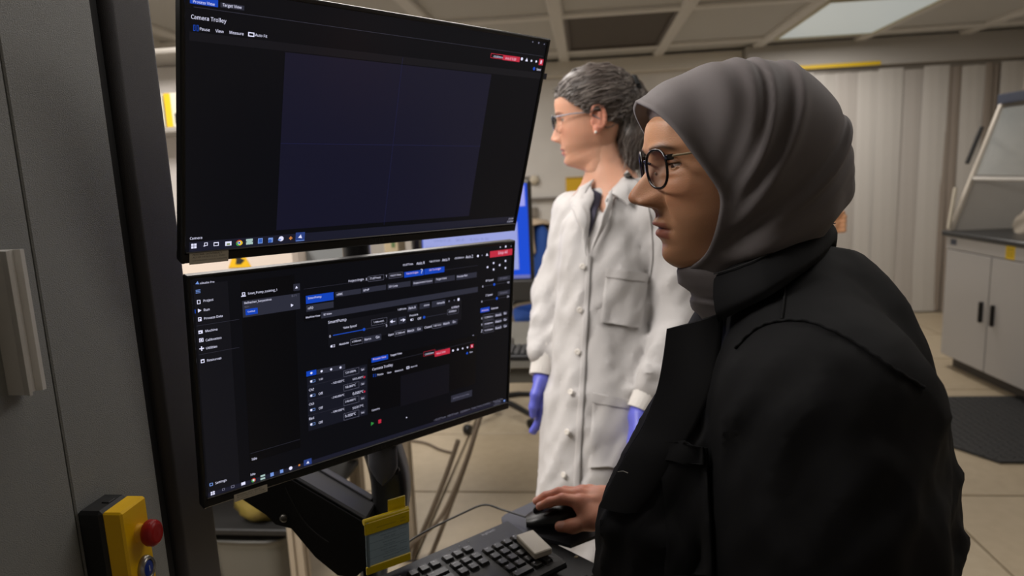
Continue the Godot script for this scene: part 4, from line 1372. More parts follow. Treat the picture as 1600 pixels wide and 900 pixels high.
	part("side_rim", cbox(0.012, 0.46, 0.16, 0.003), M(Color(0.68, 0.68, 0.64), 0.3), ins, Vector3(0.387, 0.23, -0.02))
	var tp := PackedVector2Array([Vector2(-0.036, -0.03), Vector2(0.036, -0.03), Vector2(0.004, 0.034), Vector2(-0.004, 0.034)])
	var wt := part("warning_triangle", extrude(tp, 0.0015), M(Color(0.84, 0.66, 0.03), 0.5), ins, Vector3(0.06, 0.425, 0.1112))
	var bp := PackedVector2Array([Vector2(-0.012, -0.02), Vector2(0.004, -0.02), Vector2(0.018, -0.008), Vector2(0.008, -0.004), Vector2(0.004, 0.012), Vector2(-0.004, 0.014), Vector2(-0.002, 0.0), Vector2(-0.016, 0.006), Vector2(-0.008, -0.006)])
	part("warning_mark", extrude(bp, 0.0008), M(Color(0.10, 0.09, 0.06), 0.6), wt, Vector3(0, 0, 0.0012))
	# bins and a bag on the low shelf
	var bag := thing("yellow_bag", "crumpled yellow plastic bag on the low shelf below the lower monitor", "bag", Vector3(-1.06, 0.31, -1.93))
	var rr := []
	for i in 9:
		var f := i / 8.0
		var ring := PackedVector3Array()
		for k in 14:
			var a := TAU * k / 14
			var r := (0.085 - 0.02 * f) * (1.0 + 0.10 * sin(a * 4 + i * 1.3) + 0.06 * sin(a * 7 - i)) * (0.55 if i == 0 or i == 8 else 1.0)
			ring.append(Vector3(cos(a) * r, f * 0.24, sin(a) * r * 0.7))
		rr.append(ring)
	part("bag_skin", loft(rr), M(Color(0.50, 0.44, 0.20), 0.4), bag)
	for e in [["grey_tub", "pale grey plastic tub on the floor beneath the low shelf", Vector3(-1.10, 0.0, -1.97), Color(0.36, 0.355, 0.33), 0.26, 0.26], ["black_bin", "black bin on the floor left of the pale grey tub", Vector3(-1.40, 0.0, -1.95), Color(0.05, 0.05, 0.05), 0.25, 0.27]]:
		var b := thing(e[0], e[1], "bin", e[2])
		var q := []
		for f in [0.0, 0.02, 0.9, 0.93, 1.0, 1.0]:
			var ring := PackedVector3Array()
			var g: float = 0.40 + 0.10 * f + (0.02 if f > 0.91 else 0.0)
			for k in 20:
				var a := TAU * k / 20
				ring.append(Vector3(signf(cos(a)) * pow(absf(cos(a)), 0.5) * g * e[4], f * e[5], signf(sin(a)) * pow(absf(sin(a)), 0.5) * g * e[4] * 0.8))
			q.append(ring)
		part("tub_wall", loft(q), M(e[3], 0.5), b)
		part("tub_rim", tube(rim_pts(e[4] * 0.52, e[5]), 0.006, 6), M(e[3] * 0.8, 0.5), b)
	# shelf cabinet seen between the post and the upper monitor
	var sh := thing("shelf_cabinet", "white shelf cabinet glimpsed between the black post and the upper monitor", "shelf", Vector3(-1.62, 0, -2.62))
	var sm := M(Color(0.84, 0.82, 0.80), 0.5)
	part("back_panel", cbox(0.8, 1.86, 0.02, 0.004), sm, sh, Vector3(0, 0.93, -0.12))
	for x in [-0.4, 0.4]:
		part("side_panel", cbox(0.02, 1.86, 0.26, 0.004), sm, sh, Vector3(x, 0.93, 0))
	part("top_panel", cbox(0.82, 0.02, 0.27, 0.004), M(Color(0.60, 0.58, 0.55), 0.45), sh, Vector3(0, 1.87, 0))
	for y in [0.05, 0.42, 0.80, 1.20, 1.585]:
		part("shelf_board", cbox(0.78, 0.02, 0.25, 0.003), M(Color(0.60, 0.58, 0.55), 0.45), sh, Vector3(0, y, 0))
	var says := ["yellow and white carton at the post end of the cabinet shelf", "black-labelled white carton in the middle of the cabinet shelf", "yellow-striped white carton next to the upper monitor's edge"]
	for k in 3:
		var c := thing("shelf_carton", says[k], "box", Vector3(-1.62 + 0.075 * k, 1.5955, -2.54), Basis.IDENTITY, "cartons on the cabinet shelf")
		part("carton_body", cbox(0.066, 0.125, 0.08, 0.002), M(Color(0.86, 0.84, 0.76), 0.6), c, Vector3(0, 0.0625, 0))
		part("yellow_band", cbox(0.026, 0.124, 0.001, 0.0003), M(Color(0.90, 0.74, 0.05), 0.5), c, Vector3([0.012, -0.02, 0.016][k], 0.0625, 0.0405))
		part("dark_label", cbox(0.022, 0.04, 0.001, 0.0003), M(Color(0.13, 0.12, 0.10), 0.5), c, Vector3([-0.018, 0.014, -0.016][k], 0.03, 0.0405))
	hood()
	# mat with raised lozenges
	var mt := thing("floor_mat", "dark grey ribbed anti-fatigue mat on the floor before the grey cabinet", "mat", Vector3(1.95, 0, -3.48))
	var mp := PackedVector2Array([Vector2(-0.52, -0.12), Vector2(-0.16, 0.44), Vector2(0.62, 0.44), Vector2(0.62, -0.44), Vector2(-0.30, -0.44)])
	part("mat_base", extrude(mp, 0.012), M(Color(0.13, 0.13, 0.13), 0.7), mt, Vector3(0, 0.006, 0), Basis(Vector3.RIGHT, PI / 2))
	var st := SurfaceTool.new()
	var loz := rbox(Vector3(0.026, 0.004, 0.008), 0.0015)
	for i in 30:
		for k in 28:
			var x := -0.5 + i * 0.038
			var z := -0.41 + k * 0.03
			if Geometry2D.is_point_in_polygon(Vector2(x, z), mp):
				st.append_from(loz, 0, Transform3D(Basis(Vector3.UP, 0.7 if (i + k) % 2 == 0 else -0.7), Vector3(x, 0.0135, z)))
	var rb := part("mat_relief", st.commit(), M(Color(0.17, 0.17, 0.17), 0.6), mt)
	rb.set_meta("kind", "stuff")

func floor_at(u: float, v: float) -> Vector3:
	var r := at(u, v, 1.0) - EYE
	return EYE + r * (-EYE.y / r.y)

func rim_pts(r: float, y: float) -> Array:
	var o := []
	for k in 21:
		var a := TAU * k / 20
		o.append(Vector3(signf(cos(a)) * pow(absf(cos(a)), 0.5) * r, y, signf(sin(a)) * pow(absf(sin(a)), 0.5) * r * 0.8))
	return o

func leg_profile(h: float, w: float) -> ArrayMesh:
	# extruded square section with a groove in each face
	var p := PackedVector2Array()
	var a := w * 0.5
	for k in 4:
		var t := Transform2D(k * PI / 2, Vector2.ZERO)
		for q in [Vector2(a, -a), Vector2(a, -0.006), Vector2(a - 0.006, -0.006), Vector2(a - 0.006, 0.006), Vector2(a, 0.006)]:
			p.append(t * q)
	var m := extrude(p, h)
	return join([[m, Transform3D(Basis(Vector3.RIGHT, PI / 2), Vector3(0, h * 0.5, 0))]])

func chair() -> void:
	var t := thing("office_chair", "blue office chair with chrome armrests behind the rear desk", "chair", Vector3(-0.55, 0, -3.676), Basis(Vector3.UP, -0.8))
	var blue := grainy(Color(0.05, 0.23, 0.50), 0.8, 0.03, 0.2, 2.0, 51)
	var blk := M(Color(0.04, 0.04, 0.04), 0.45)
	var chrome := M(Color(0.72, 0.69, 0.64), 0.22, 0.9)
	part("seat", cushion(0.48, 0.085, 0.46), blue, t, Vector3(0, 0.56, 0))
	part("seat_pan", cbox(0.40, 0.02, 0.38, 0.006), blk, t, Vector3(0, 0.505, 0))
	part("backrest", cushion(0.46, 0.08, 0.52), blue, t, Vector3(0, 0.83, -0.24), Basis(Vector3.RIGHT, PI / 2 - 0.12))
	part("back_bar", tube(curve([Vector3(0, 0.45, -0.1), Vector3(0, 0.45, -0.26), Vector3(0, 0.56, -0.31), Vector3(0, 0.84, -0.295)], 6), 0.016, 8), blk, t)
	part("column", lathe([Vector2(0, 0.09), Vector2(0.03, 0.09), Vector2(0.028, 0.26), Vector2(0.018, 0.262), Vector2(0.018, 0.50), Vector2(0, 0.50)], 16), blk, t)
	for sx in [-1.0, 1.0]:
		part("armrest", tube(curve([Vector3(sx * 0.18, 0.45, 0.04), Vector3(sx * 0.27, 0.455, 0.04), Vector3(sx * 0.285, 0.55, 0.05), Vector3(sx * 0.28, 0.68, 0.06), Vector3(sx * 0.275, 0.69, -0.14)], 6), 0.014, 10), chrome, t)
		part("arm_pad", cbox(0.055, 0.025, 0.22, 0.01), blk, t, Vector3(sx * 0.276, 0.708, -0.04))
	for k in 5:
		var a := TAU * k / 5 + 1.155
		var dir := Vector3(cos(a), 0, sin(a))
		var lg := part("base_leg", tube([dir * 0.03 + Vector3(0, 0.11, 0), dir * 0.16 + Vector3(0, 0.10, 0), dir * 0.29 + Vector3(0, 0.075, 0)], 0.021, 8, 0.014), blk, t)
		part("caster", lathe([Vector2(0, -0.018), Vector2(0.022, -0.018), Vector2(0.027, -0.012), Vector2(0.027, 0.012), Vector2(0.022, 0.018), Vector2(0, 0.018)], 14), M(Color(0.02, 0.02, 0.02), 0.4), lg, dir * 0.295 + Vector3(0, 0.0275, 0), Basis(Vector3.UP, -a) * Basis(Vector3.RIGHT, PI / 2))
	# beige cloth thrown over the backrest
	var rings := []
	for i in 13:
		var f := i / 12.0
		var ring := PackedVector3Array()
		for k in 15:
			var g := k / 14.0 - 0.5
			var x := g * 0.36
			var s := (f - 0.42) * 0.5
			var z := clampf(s * 2.2, -0.075, 0.075) + 0.012 * sin(g * 15 + f * 3) * absf(s) * 4
			var y := 0.0 - maxf(0.0, absf(s) - 0.03) * (0.85 + 0.2 * sin(g * 9)) - 0.02 * g * g
			ring.append(Vector3(x, y + 0.01 * sin(g * 22 + f * 2), z))
		for k in 15:
			ring.append(ring[14 - k] + Vector3(0, -0.010 if absf(f - 0.42) < 0.1 else 0.0, 0.010 if f < 0.42 else -0.010))
		rings.append(ring)
	var cl := part("draped_cloth", loft(rings), grainy(Color(0.66, 0.585, 0.49), 0.85, 0.04, 0.12, 2.0, 52), self, Vector3(-0.365, 1.105, -3.86), Basis(Vector3.UP, -0.8))
	tag(cl, "beige cloth draped over the blue chair beside the blue screen", "cloth")

func cushion(w: float, h: float, d: float) -> ArrayMesh:
	var rings := []
	for e in [[0.80, -0.5], [0.94, -0.42], [1.0, -0.15], [1.0, 0.15], [0.95, 0.38], [0.80, 0.5], [0.4, 0.56]]:
		var ring := PackedVector3Array()
		for k in 24:
			var a := TAU * k / 24
			ring.append(Vector3(signf(cos(a)) * pow(absf(cos(a)), 0.45) * w * 0.5 * e[0], e[1] * h, signf(sin(a)) * pow(absf(sin(a)), 0.45) * d * 0.5 * e[0]))
		rings.append(ring)
	return loft(rings)

func hood() -> void:
	# base cabinet, its front facing -x
	var X := 2.33
	var body := M(Color(0.66, 0.65, 0.64), 0.45)
	var t := thing("base_cabinet", "grey two-door base cabinet with black handles under the fume hood", "cabinet", Vector3(X, 0, -3.7), Basis(Vector3.UP, 0.06))
	part("carcass", cbox(0.72, 0.76, 1.78, 0.004), body, t, Vector3(0.385, 0.47, 0))
	part("plinth", cbox(0.66, 0.09, 1.72, 0.003), M(Color(0.22, 0.20, 0.18), 0.6), t, Vector3(0.40, 0.045, 0))
	part("top_rail", cbox(0.02, 0.078, 1.78, 0.003), body, t, Vector3(0.012, 0.811, 0))
	var z0 := -0.885
	for k in 4:
		var zc := z0 + 0.2225 + k * 0.445
		var dr := part("door", cbox(0.02, 0.685, 0.437, 0.004), body, t, Vector3(0.012, 0.425, zc))
		var hz := 0.17 if k % 2 == 0 else -0.17
		part("handle", cbox(0.02, 0.125, 0.022, 0.005), M(Color(0.02, 0.02, 0.02), 0.35), dr, Vector3(-0.019, 0.01, hz))
	part("maker_plate", cbox(0.002, 0.035, 0.06, 0.0005), M(Color(0.20, 0.23, 0.30), 0.4), t, Vector3(0.001, 0.818, -0.81))
	var yl := part("yellow_label", cbox(0.001, 0.075, 0.075, 0.0003), M(Color(0.84, 0.70, 0.04), 0.5), t, Vector3(0.0015, 0.812, -0.285))
	var w := Print.new()
	w.text("CAUTION", -25, 16, 50, "k")
	w.text("fume hood", -25, -2, 50, "k")
	w.text("keep clear", -25, -18, 50, "k")
	var wo := w.done(yl, "lettering", {"k": M(Color(0.1, 0.1, 0.08), 0.6)}, t)
	wo.transform = Transform3D(Basis(Vector3.UP, -PI / 2), Vector3(-0.0008, 0, 0))
	# hood standing on it
	var h := thing("fume_hood", "white bench fume hood with sloped glass front on the grey cabinet", "fume hood", Vector3(X, 0.85, -3.7), Basis(Vector3.UP, 0.06))
	var white := M(Color(0.72, 0.705, 0.68), 0.45)
	part("worktop", cbox(0.78, 0.032, 1.82, 0.006), M(Color(0.10, 0.11, 0.12), 0.3), h, Vector3(0.37, 0.0175, 0))
	var sp := PackedVector2Array([Vector2(0.02, 0.034), Vector2(0.28, 0.80), Vector2(0.74, 0.80), Vector2(0.74, 0.034)])
	part("end_panel", extrude(sp, 0.02), white, h, Vector3(0, 0, -0.88))
	part("end_panel", extrude(sp, 0.02), white, h, Vector3(0, 0, 0.88))
	part("rear_panel", cbox(0.02, 0.77, 1.74, 0.003), M(Color(0.60, 0.575, 0.54), 0.5), h, Vector3(0.72, 0.42, 0))
	part("roof", cbox(0.47, 0.02, 1.78, 0.003), white, h, Vector3(0.51, 0.81, 0))
	var slope := (Vector3(0.28, 0.80, 0) - Vector3(0.02, 0.034, 0))
	var sb := Basis(Vector3.BACK, -atan2(0.26, 0.766))
	var glass := StandardMaterial3D.new()
	glass.transparency = BaseMaterial3D.TRANSPARENCY_ALPHA
	glass.albedo_color = Color(0.85, 0.88, 0.88, 0.12)
	glass.roughness = 0.06
	part("sash_pane", cbox(0.006, 0.42, 1.72, 0.001), glass, h, Vector3(0.20, 0.575, 0), sb)
	part("sash_rail", cbox(0.018, 0.022, 1.74, 0.003), white, h, Vector3(0.126, 0.355, 0), sb)
	for z in [-0.872, 0.872]:
		part("front_post", cbox(0.026, 0.81, 0.03, 0.004), M(Color(0.76, 0.73, 0.68), 0.4), h, Vector3(0.145, 0.417, z), sb)
	part("front_brace", tube([Vector3(-0.005, 0.05, -0.86), Vector3(0.045, 0.30, -0.90)], 0.012, 8), M(Color(0.80, 0.77, 0.70), 0.35), h)
	part("sash_grip", cbox(0.02, 0.24, 0.03, 0.006), M(Color(0.025, 0.025, 0.025), 0.4), h, Vector3(0.155, 0.56, -0.92), sb)
	part("blue_fascia", cbox(0.03, 0.06, 1.80, 0.004), M(Color(0.12, 0.155, 0.23), 0.45), h, Vector3(0.275, 0.83, 0))
	for k in 11:
		part("vent_slat", cbox(0.006, 0.011, 1.1, 0.002), M(Color(0.50, 0.485, 0.46), 0.5), h, Vector3(0.706, 0.42 + k * 0.022, -0.05))
	part("vent_slot", cbox(0.012, 0.035, 0.22, 0.002), M(Color(0.12, 0.12, 0.12), 0.5), h, Vector3(0.70, 0.60, 0.02))
	var rg := []
	for k in 25:
		var a := TAU * k / 24
		rg.append(Vector3(0.705, 0.19 + 0.155 * sin(a), -0.36 + 0.155 * cos(a)))
	part("port_ring", tube(rg, 0.012, 8), M(Color(0.50, 0.485, 0.46), 0.5), h)
	part("added_hood_lamp", cbox(0.10, 0.03, 1.4, 0.005), glow(Color(0.70, 0.70, 0.68), 1.0), h, Vector3(0.50, 0.785, 0))  # lamp added to brighten the inside of the hood
	area("added_hood_lamp_light", Vector3(X + 0.50, 1.60, -3.7), Vector3.DOWN, Vector2(0.10, 1.4), Color(1.0, 0.97, 0.94), 0.16)  # light cast by the added lamp under the roof
	var bg := thing("white_bundle", "white crumpled bundle on the fume hood worktop", "bundle", Vector3(X + 0.30, 0.884, -4.33))
	var rings := []
	for i in 9:
		var f := i / 8.0
		var ring := PackedVector3Array()
		for k in 14:
			var a := TAU * k / 14
			var r := 0.10 * sqrt(maxf(0.02, 1.0 - f * f)) * (1.0 + 0.10 * sin(a * 3 + i) + 0.06 * sin(a * 5 - i * 2))
			ring.append(Vector3(cos(a) * r, f * 0.15, sin(a) * r))
		rings.append(ring)
	part("cloth_mass", loft(rings), grainy(Color(0.70, 0.66, 0.60), 0.8, 0.05, 0.1, 3.0, 61), bg)
	var pk := thing("blue_pack", "pale blue pack leaning inside the fume hood", "pack", Vector3(X + 0.55, 0.884, -4.02))
	part("pack_body", cbox(0.06, 0.26, 0.34, 0.012), M(Color(0.66, 0.64, 0.60), 0.5), pk, Vector3(0, 0.13, 0))
	part("blue_panel", cbox(0.004, 0.06, 0.30, 0.001), M(Color(0.50, 0.62, 0.74), 0.5), pk, Vector3(-0.031, 0.20, 0))
	part("dark_print", cbox(0.004, 0.025, 0.24, 0.001), M(Color(0.2, 0.2, 0.22), 0.5), pk, Vector3(-0.0315, 0.243, 0))
	var tr := thing("pink_tray", "small pink tray on the fume hood worktop", "tray", Vector3(X + 0.28, 0.884, -4.02))
	part("tray_body", cbox(0.12, 0.03, 0.18, 0.008), M(Color(0.66, 0.50, 0.46), 0.5), tr, Vector3(0, 0.015, 0))
	var rs := thing("red_sign", "red sign with white marks standing on top of the fume hood", "sign", Vector3(X + 0.34, 1.712, -4.47), Basis(Vector3.UP, 0.06))
	var wedge := PackedVector2Array([Vector2(-0.30, 0.0), Vector2(0.30, 0.0), Vector2(0.30, 0.22), Vector2(-0.12, 0.22)])
	part("board", extrude(wedge, 0.02), M(Color(0.55, 0.06, 0.06), 0.45), rs, Vector3(0, 0, 0.2), Basis(Vector3.UP, -PI / 2))
	part("white_disc", lathe([Vector2(0, 0), Vector2(0.045, 0), Vector2(0.045, 0.002), Vector2(0, 0.002)], 20), M(Color(0.75, 0.72, 0.70), 0.5), rs, Vector3(-0.0105, 0.05, 0.0), Basis(Vector3.BACK, PI / 2))
	part("white_stroke", cbox(0.002, 0.02, 0.10, 0.0005), M(Color(0.75, 0.72, 0.70), 0.5), rs, Vector3(-0.011, 0.16, 0.16))
# ------------------------------------------------------------------ distance fields, meshed as surface nets
class Field:
	var o: Vector3
	var c: float
	var nx: int
	var ny: int
	var nz: int
	var d := PackedFloat32Array()

	func _init(lo: Vector3, hi: Vector3, cell: float) -> void:
		o = lo
		c = cell
		nx = int(ceil((hi.x - lo.x) / cell)) + 1
		ny = int(ceil((hi.y - lo.y) / cell)) + 1
		nz = int(ceil((hi.z - lo.z) / cell)) + 1
		d.resize(nx * ny * nz)
		d.fill(1.0)

	func span(lo: Vector3, hi: Vector3) -> Array:
		var a := ((lo - o) / c).floor()
		var b := ((hi - o) / c).ceil()
		return [clampi(int(a.x), 0, nx - 1), clampi(int(a.y), 0, ny - 1), clampi(int(a.z), 0, nz - 1), clampi(int(b.x), 0, nx - 1), clampi(int(b.y), 0, ny - 1), clampi(int(b.z), 0, nz - 1)]

	func blend(i: int, v: float, k: float) -> void:
		var a := d[i]
		var h := maxf(k - absf(a - v), 0.0) / k
		d[i] = minf(a, v) - h * h * k * 0.25

	func cone(a: Vector3, b: Vector3, ra: float, rb: float, k: float) -> void:
		var m := maxf(ra, rb) + k + c * 2.5
		var s := span(a.min(b) - Vector3.ONE * m, a.max(b) + Vector3.ONE * m)
		var ba := b - a
		var inv := 1.0 / maxf(ba.length_squared(), 1e-9)
		var dr := rb - ra
		for z in range(s[2], s[5] + 1):
			for y in range(s[1], s[4] + 1):
				var i: int = (z * ny + y) * nx + s[0]
				var p := Vector3(o.x + s[0] * c, o.y + y * c, o.z + z * c) - a
				for x in range(s[0], s[3] + 1):
					var t := clampf(p.dot(ba) * inv, 0.0, 1.0)
					var v := (p - ba * t).length() - ra - dr * t
					var q := d[i]
					var h := maxf(k - absf(q - v), 0.0) / k
					d[i] = minf(q, v) - h * h * k * 0.25
					p.x += c
					i += 1

	func chain(pts: Array, radii: Array, k: float) -> void:
		for i in pts.size() - 1:
			cone(pts[i], pts[i + 1], radii[i], radii[i + 1], k)

	func ell(center: Vector3, basis: Basis, r: Vector3, k: float, sub := false) -> void:
		var m := maxf(r.x, maxf(r.y, r.z)) + k + c * 2.5
		var s := span(center - Vector3.ONE * m, center + Vector3.ONE * m)
		var inv := basis.transposed()
		var rm := minf(r.x, minf(r.y, r.z))
		for z in range(s[2], s[5] + 1):
			for y in range(s[1], s[4] + 1):
				var i: int = (z * ny + y) * nx + s[0]
				for x in range(s[0], s[3] + 1):
					var p := inv * (Vector3(o.x + x * c, o.y + y * c, o.z + z * c) - center)
					var v := ((p / r).length() - 1.0) * rm
					var q := d[i]
					if sub:
						v = -v
						var h := maxf(k - absf(q - v), 0.0) / k
						d[i] = maxf(q, v) + h * h * k * 0.25
					else:
						var h := maxf(k - absf(q - v), 0.0) / k
						d[i] = minf(q, v) - h * h * k * 0.25
					i += 1

	# stacked superellipses along y of a frame; rows of [height, x, z, half_x, half_z]
	func stack(frame: Transform3D, rows: Array, power: float, k: float) -> void:
		var inv := frame.affine_inverse()
		var y0: float = rows[0][0]
		var y1: float = rows[-1][0]
		for z in nz:
			for y in ny:
				var i: int = (z * ny + y) * nx
				for x in nx:
					var p := inv * Vector3(o.x + x * c, o.y + y * c, o.z + z * c)
					if p.y > y0 - 0.06 and p.y < y1 + 0.06:
						var yy := clampf(p.y, y0, y1)
						var j := 0
						while j < rows.size() - 2 and yy > rows[j + 1][0]:
							j += 1
						var ra: Array = rows[j]
						var rb: Array = rows[j + 1]
						var f: float = (yy - ra[0]) / (rb[0] - ra[0])
						var hx: float = ra[3] + (rb[3] - ra[3]) * f
						var hz: float = ra[4] + (rb[4] - ra[4]) * f
						var dx: float = absf(p.x - ra[1] - (rb[1] - ra[1]) * f) / hx
						var dz: float = absf(p.z - ra[2] - (rb[2] - ra[2]) * f) / hz
						if dx < 2.0 and dz < 2.0:
							var v: float = (pow(pow(dx, power) + pow(dz, power), 1.0 / power) - 1.0) * minf(hx, hz)
							if p.y != yy:
								v = maxf(v, 0.0) + absf(p.y - yy) if v > -0.02 else maxf(absf(p.y - yy), v)
							var q := d[i]
							var h := maxf(k - absf(q - v), 0.0) / k
							d[i] = minf(q, v) - h * h * k * 0.25
					i += 1

	# push the surface outwards by what the callable says, before it is meshed
	func warp(how: Callable) -> void:
		for z in nz:
			for y in ny:
				var i: int = (z * ny + y) * nx
				for x in nx:
					if absf(d[i]) < c * 3.5:
						d[i] -= float(how.call(Vector3(o.x + x * c, o.y + y * c, o.z + z * c)))
					i += 1

	func sample(p: Vector3) -> float:
		var q := (p - o) / c
		var x := int(q.x)
		var y := int(q.y)
		var z := int(q.z)
		if q.x < 0 or q.y < 0 or q.z < 0 or x >= nx - 1 or y >= ny - 1 or z >= nz - 1:
			return 1.0
		var f := q - Vector3(x, y, z)
		var i := (z * ny + y) * nx + x
		var a := lerpf(lerpf(d[i], d[i + 1], f.x), lerpf(d[i + nx], d[i + nx + 1], f.x), f.y)
		i += nx * ny
		var b := lerpf(lerpf(d[i], d[i + 1], f.x), lerpf(d[i + nx], d[i + nx + 1], f.x), f.y)
		return lerpf(a, b, f.z)

	func cast(from: Vector3, dir: Vector3, t0: float, t1: float) -> float:
		var t := t0
		var step := c * 0.5
		while t < t1:
			if sample(from + dir * t) < 0.0:
				var lo := t - step
				for k in 8:
					var m := (lo + t) * 0.5
					if sample(from + dir * m) < 0.0:
						t = m
					else:
						lo = m
				return t
			t += step
		return -1.0

	func grad(p: Vector3) -> Vector3:
		var e := c * 0.7
		return Vector3(sample(p + Vector3(e, 0, 0)) - sample(p - Vector3(e, 0, 0)), sample(p + Vector3(0, e, 0)) - sample(p - Vector3(0, e, 0)), sample(p + Vector3(0, 0, e)) - sample(p - Vector3(0, 0, e))).normalized()

	func net() -> Array:
		var verts := PackedVector3Array()
		var idx := PackedInt32Array()
		var at_cell := PackedInt32Array()
		at_cell.resize(nx * ny * nz)
		at_cell.fill(-1)
		var sx := 1
		var sy := nx
		var sz := nx * ny
		for z in nz - 1:
			for y in ny - 1:
				var i: int = (z * ny + y) * nx
				for x in nx - 1:
					var v0 := d[i]
					if absf(v0) > c * 3.0:
						i += 1
						continue
					var v1 := d[i + 1]
					var v2 := d[i + sy]
					var v3 := d[i + sy + 1]
					var v4 := d[i + sz]
					var v5 := d[i + sz + 1]
					var v6 := d[i + sz + sy]
					var v7 := d[i + sz + sy + 1]
					var n := int(v0 < 0) + int(v1 < 0) + int(v2 < 0) + int(v3 < 0) + int(v4 < 0) + int(v5 < 0) + int(v6 < 0) + int(v7 < 0)
					if n > 0 and n < 8:
						var sum := Vector3.ZERO
						var cnt := 0
						var vv := [v0, v1, v2, v3, v4, v5, v6, v7]
						for e in [[0, 1], [2, 3], [4, 5], [6, 7], [0, 2], [1, 3], [4, 6], [5, 7], [0, 4], [1, 5], [2, 6], [3, 7]]:
							var a: float = vv[e[0]]
							var b: float = vv[e[1]]
							if (a < 0) != (b < 0):
								var t := a / (a - b)
								var pa := Vector3(e[0] & 1, (e[0] >> 1) & 1, e[0] >> 2)
								var pb := Vector3(e[1] & 1, (e[1] >> 1) & 1, e[1] >> 2)
								sum += pa.lerp(pb, t)
								cnt += 1
						at_cell[i] = verts.size()
						verts.append(o + (Vector3(x, y, z) + sum / cnt) * c)
					i += 1
		for z in range(1, nz - 1):
			for y in range(1, ny - 1):
				var i: int = (z * ny + y) * nx + 1
				for x in range(1, nx - 1):
					var v0 := d[i]
					if absf(v0) < c * 3.0:
						var s0 := v0 < 0
						if s0 != (d[i + 1] < 0):
							quad(idx, at_cell[i - sy - sz], at_cell[i - sz], at_cell[i], at_cell[i - sy], s0)
						if s0 != (d[i + sy] < 0):
							quad(idx, at_cell[i - 1 - sz], at_cell[i - 1], at_cell[i], at_cell[i - sz], s0)
						if s0 != (d[i + sz] < 0):
							quad(idx, at_cell[i - 1 - sy], at_cell[i - sy], at_cell[i], at_cell[i - 1], s0)
					i += 1
		return [verts, idx]

	func quad(idx: PackedInt32Array, a: int, b: int, q: int, e: int, flip: bool) -> void:
		if a < 0 or b < 0 or q < 0 or e < 0:
			return
		if flip:
			idx.append_array(PackedInt32Array([a, q, b, a, e, q]))
		else:
			idx.append_array(PackedInt32Array([a, b, q, a, q, e]))

# push vertices along their normals by what the callable says (in metres)
func displaced(net: Array, how: Variant, paint: Variant = null) -> ArrayMesh:
	var verts: PackedVector3Array = net[0]
	var idx: PackedInt32Array = net[1]
	var nrm := PackedVector3Array()
	nrm.resize(verts.size())
	for i in range(0, idx.size(), 3):
		var p := verts[idx[i]]
		var n := (verts[idx[i + 2]] - p).cross(verts[idx[i + 1]] - p)
		nrm[idx[i]] += n
		nrm[idx[i + 1]] += n
		nrm[idx[i + 2]] += n
	var out := PackedVector3Array()
	out.resize(verts.size())
	var col := PackedColorArray()
	for i in verts.size():
		var n := nrm[i].normalized()
		out[i] = verts[i] + n * float(how.call(verts[i], n)) if how != null else verts[i]
		if paint != null:
			col.append(paint.call(verts[i], n))
	return smooth_mesh(out, idx, col)

func as_mesh(net: Array, colour := Color.TRANSPARENT) -> ArrayMesh:
	var col := PackedColorArray()
	if colour.a > 0.0:
		col.resize(net[0].size())
		col.fill(colour)
	return smooth_mesh(net[0], net[1], col)

func moved(m: ArrayMesh, t: Transform3D) -> ArrayMesh:
	return join([[m, t]])

# a thin slab laid on a surface: corners are points of view rays, cast onto the field
func patch(F: Field, c: Array, nu: int, nv: int, lift: float, thick: float, t0: float, t1: float, fallback: float, bow := 0.0) -> ArrayMesh:
	var front := []
	var back := []
	var last := -1.0
	for jj in nv + 1:
		var j := nv - jj
		var fr := PackedVector3Array()
		var bk := PackedVector3Array()
		for i in nu + 1:
			var u := float(i) / nu
			var v := float(j) / nv
			var px: Vector2 = c[0].lerp(c[1], u).lerp(c[3].lerp(c[2], u), v)
			var dir := at(px.x, px.y, 1.0) - EYE
			var t := F.cast(EYE, dir, t0, t1)
			if t < 0.0:
				t = last if last > 0.0 else fallback
			last = t
			var p := EYE + dir * t
			var n := F.grad(p)
			if n.dot(dir) > -0.1:
				n = -dir.normalized()
			var b := bow * sin(u * PI) * sin(v * PI)
			fr.append(p + n * (lift + thick + b))
			bk.append(p + n * lift)
		front.push_front(fr)
		back.push_front(bk)
	var rings := []
	for j in nv + 1:
		var ring := PackedVector3Array(front[j])
		for i in nu + 1:
			ring.append(back[j][nu - i])
		rings.append(ring)
	return loft(rings)

func seam(F: Field, px: Array, r: float, lift: float, t0: float, t1: float, fallback: float, wob := 0.0) -> ArrayMesh:
	var pts := []
	for p in curve(px, 8):
		var dir := at(p.x, p.y, 1.0) - EYE
		var t := F.cast(EYE, dir, t0, t1)
		if t < 0.0:
			if fallback < 0.0:
				continue
			t = fallback
		var q := EYE + dir * t
		pts.append(q + F.grad(q) * (lift + wob * sin(pts.size() * 1.7)))
	return tube(pts, r, 6)
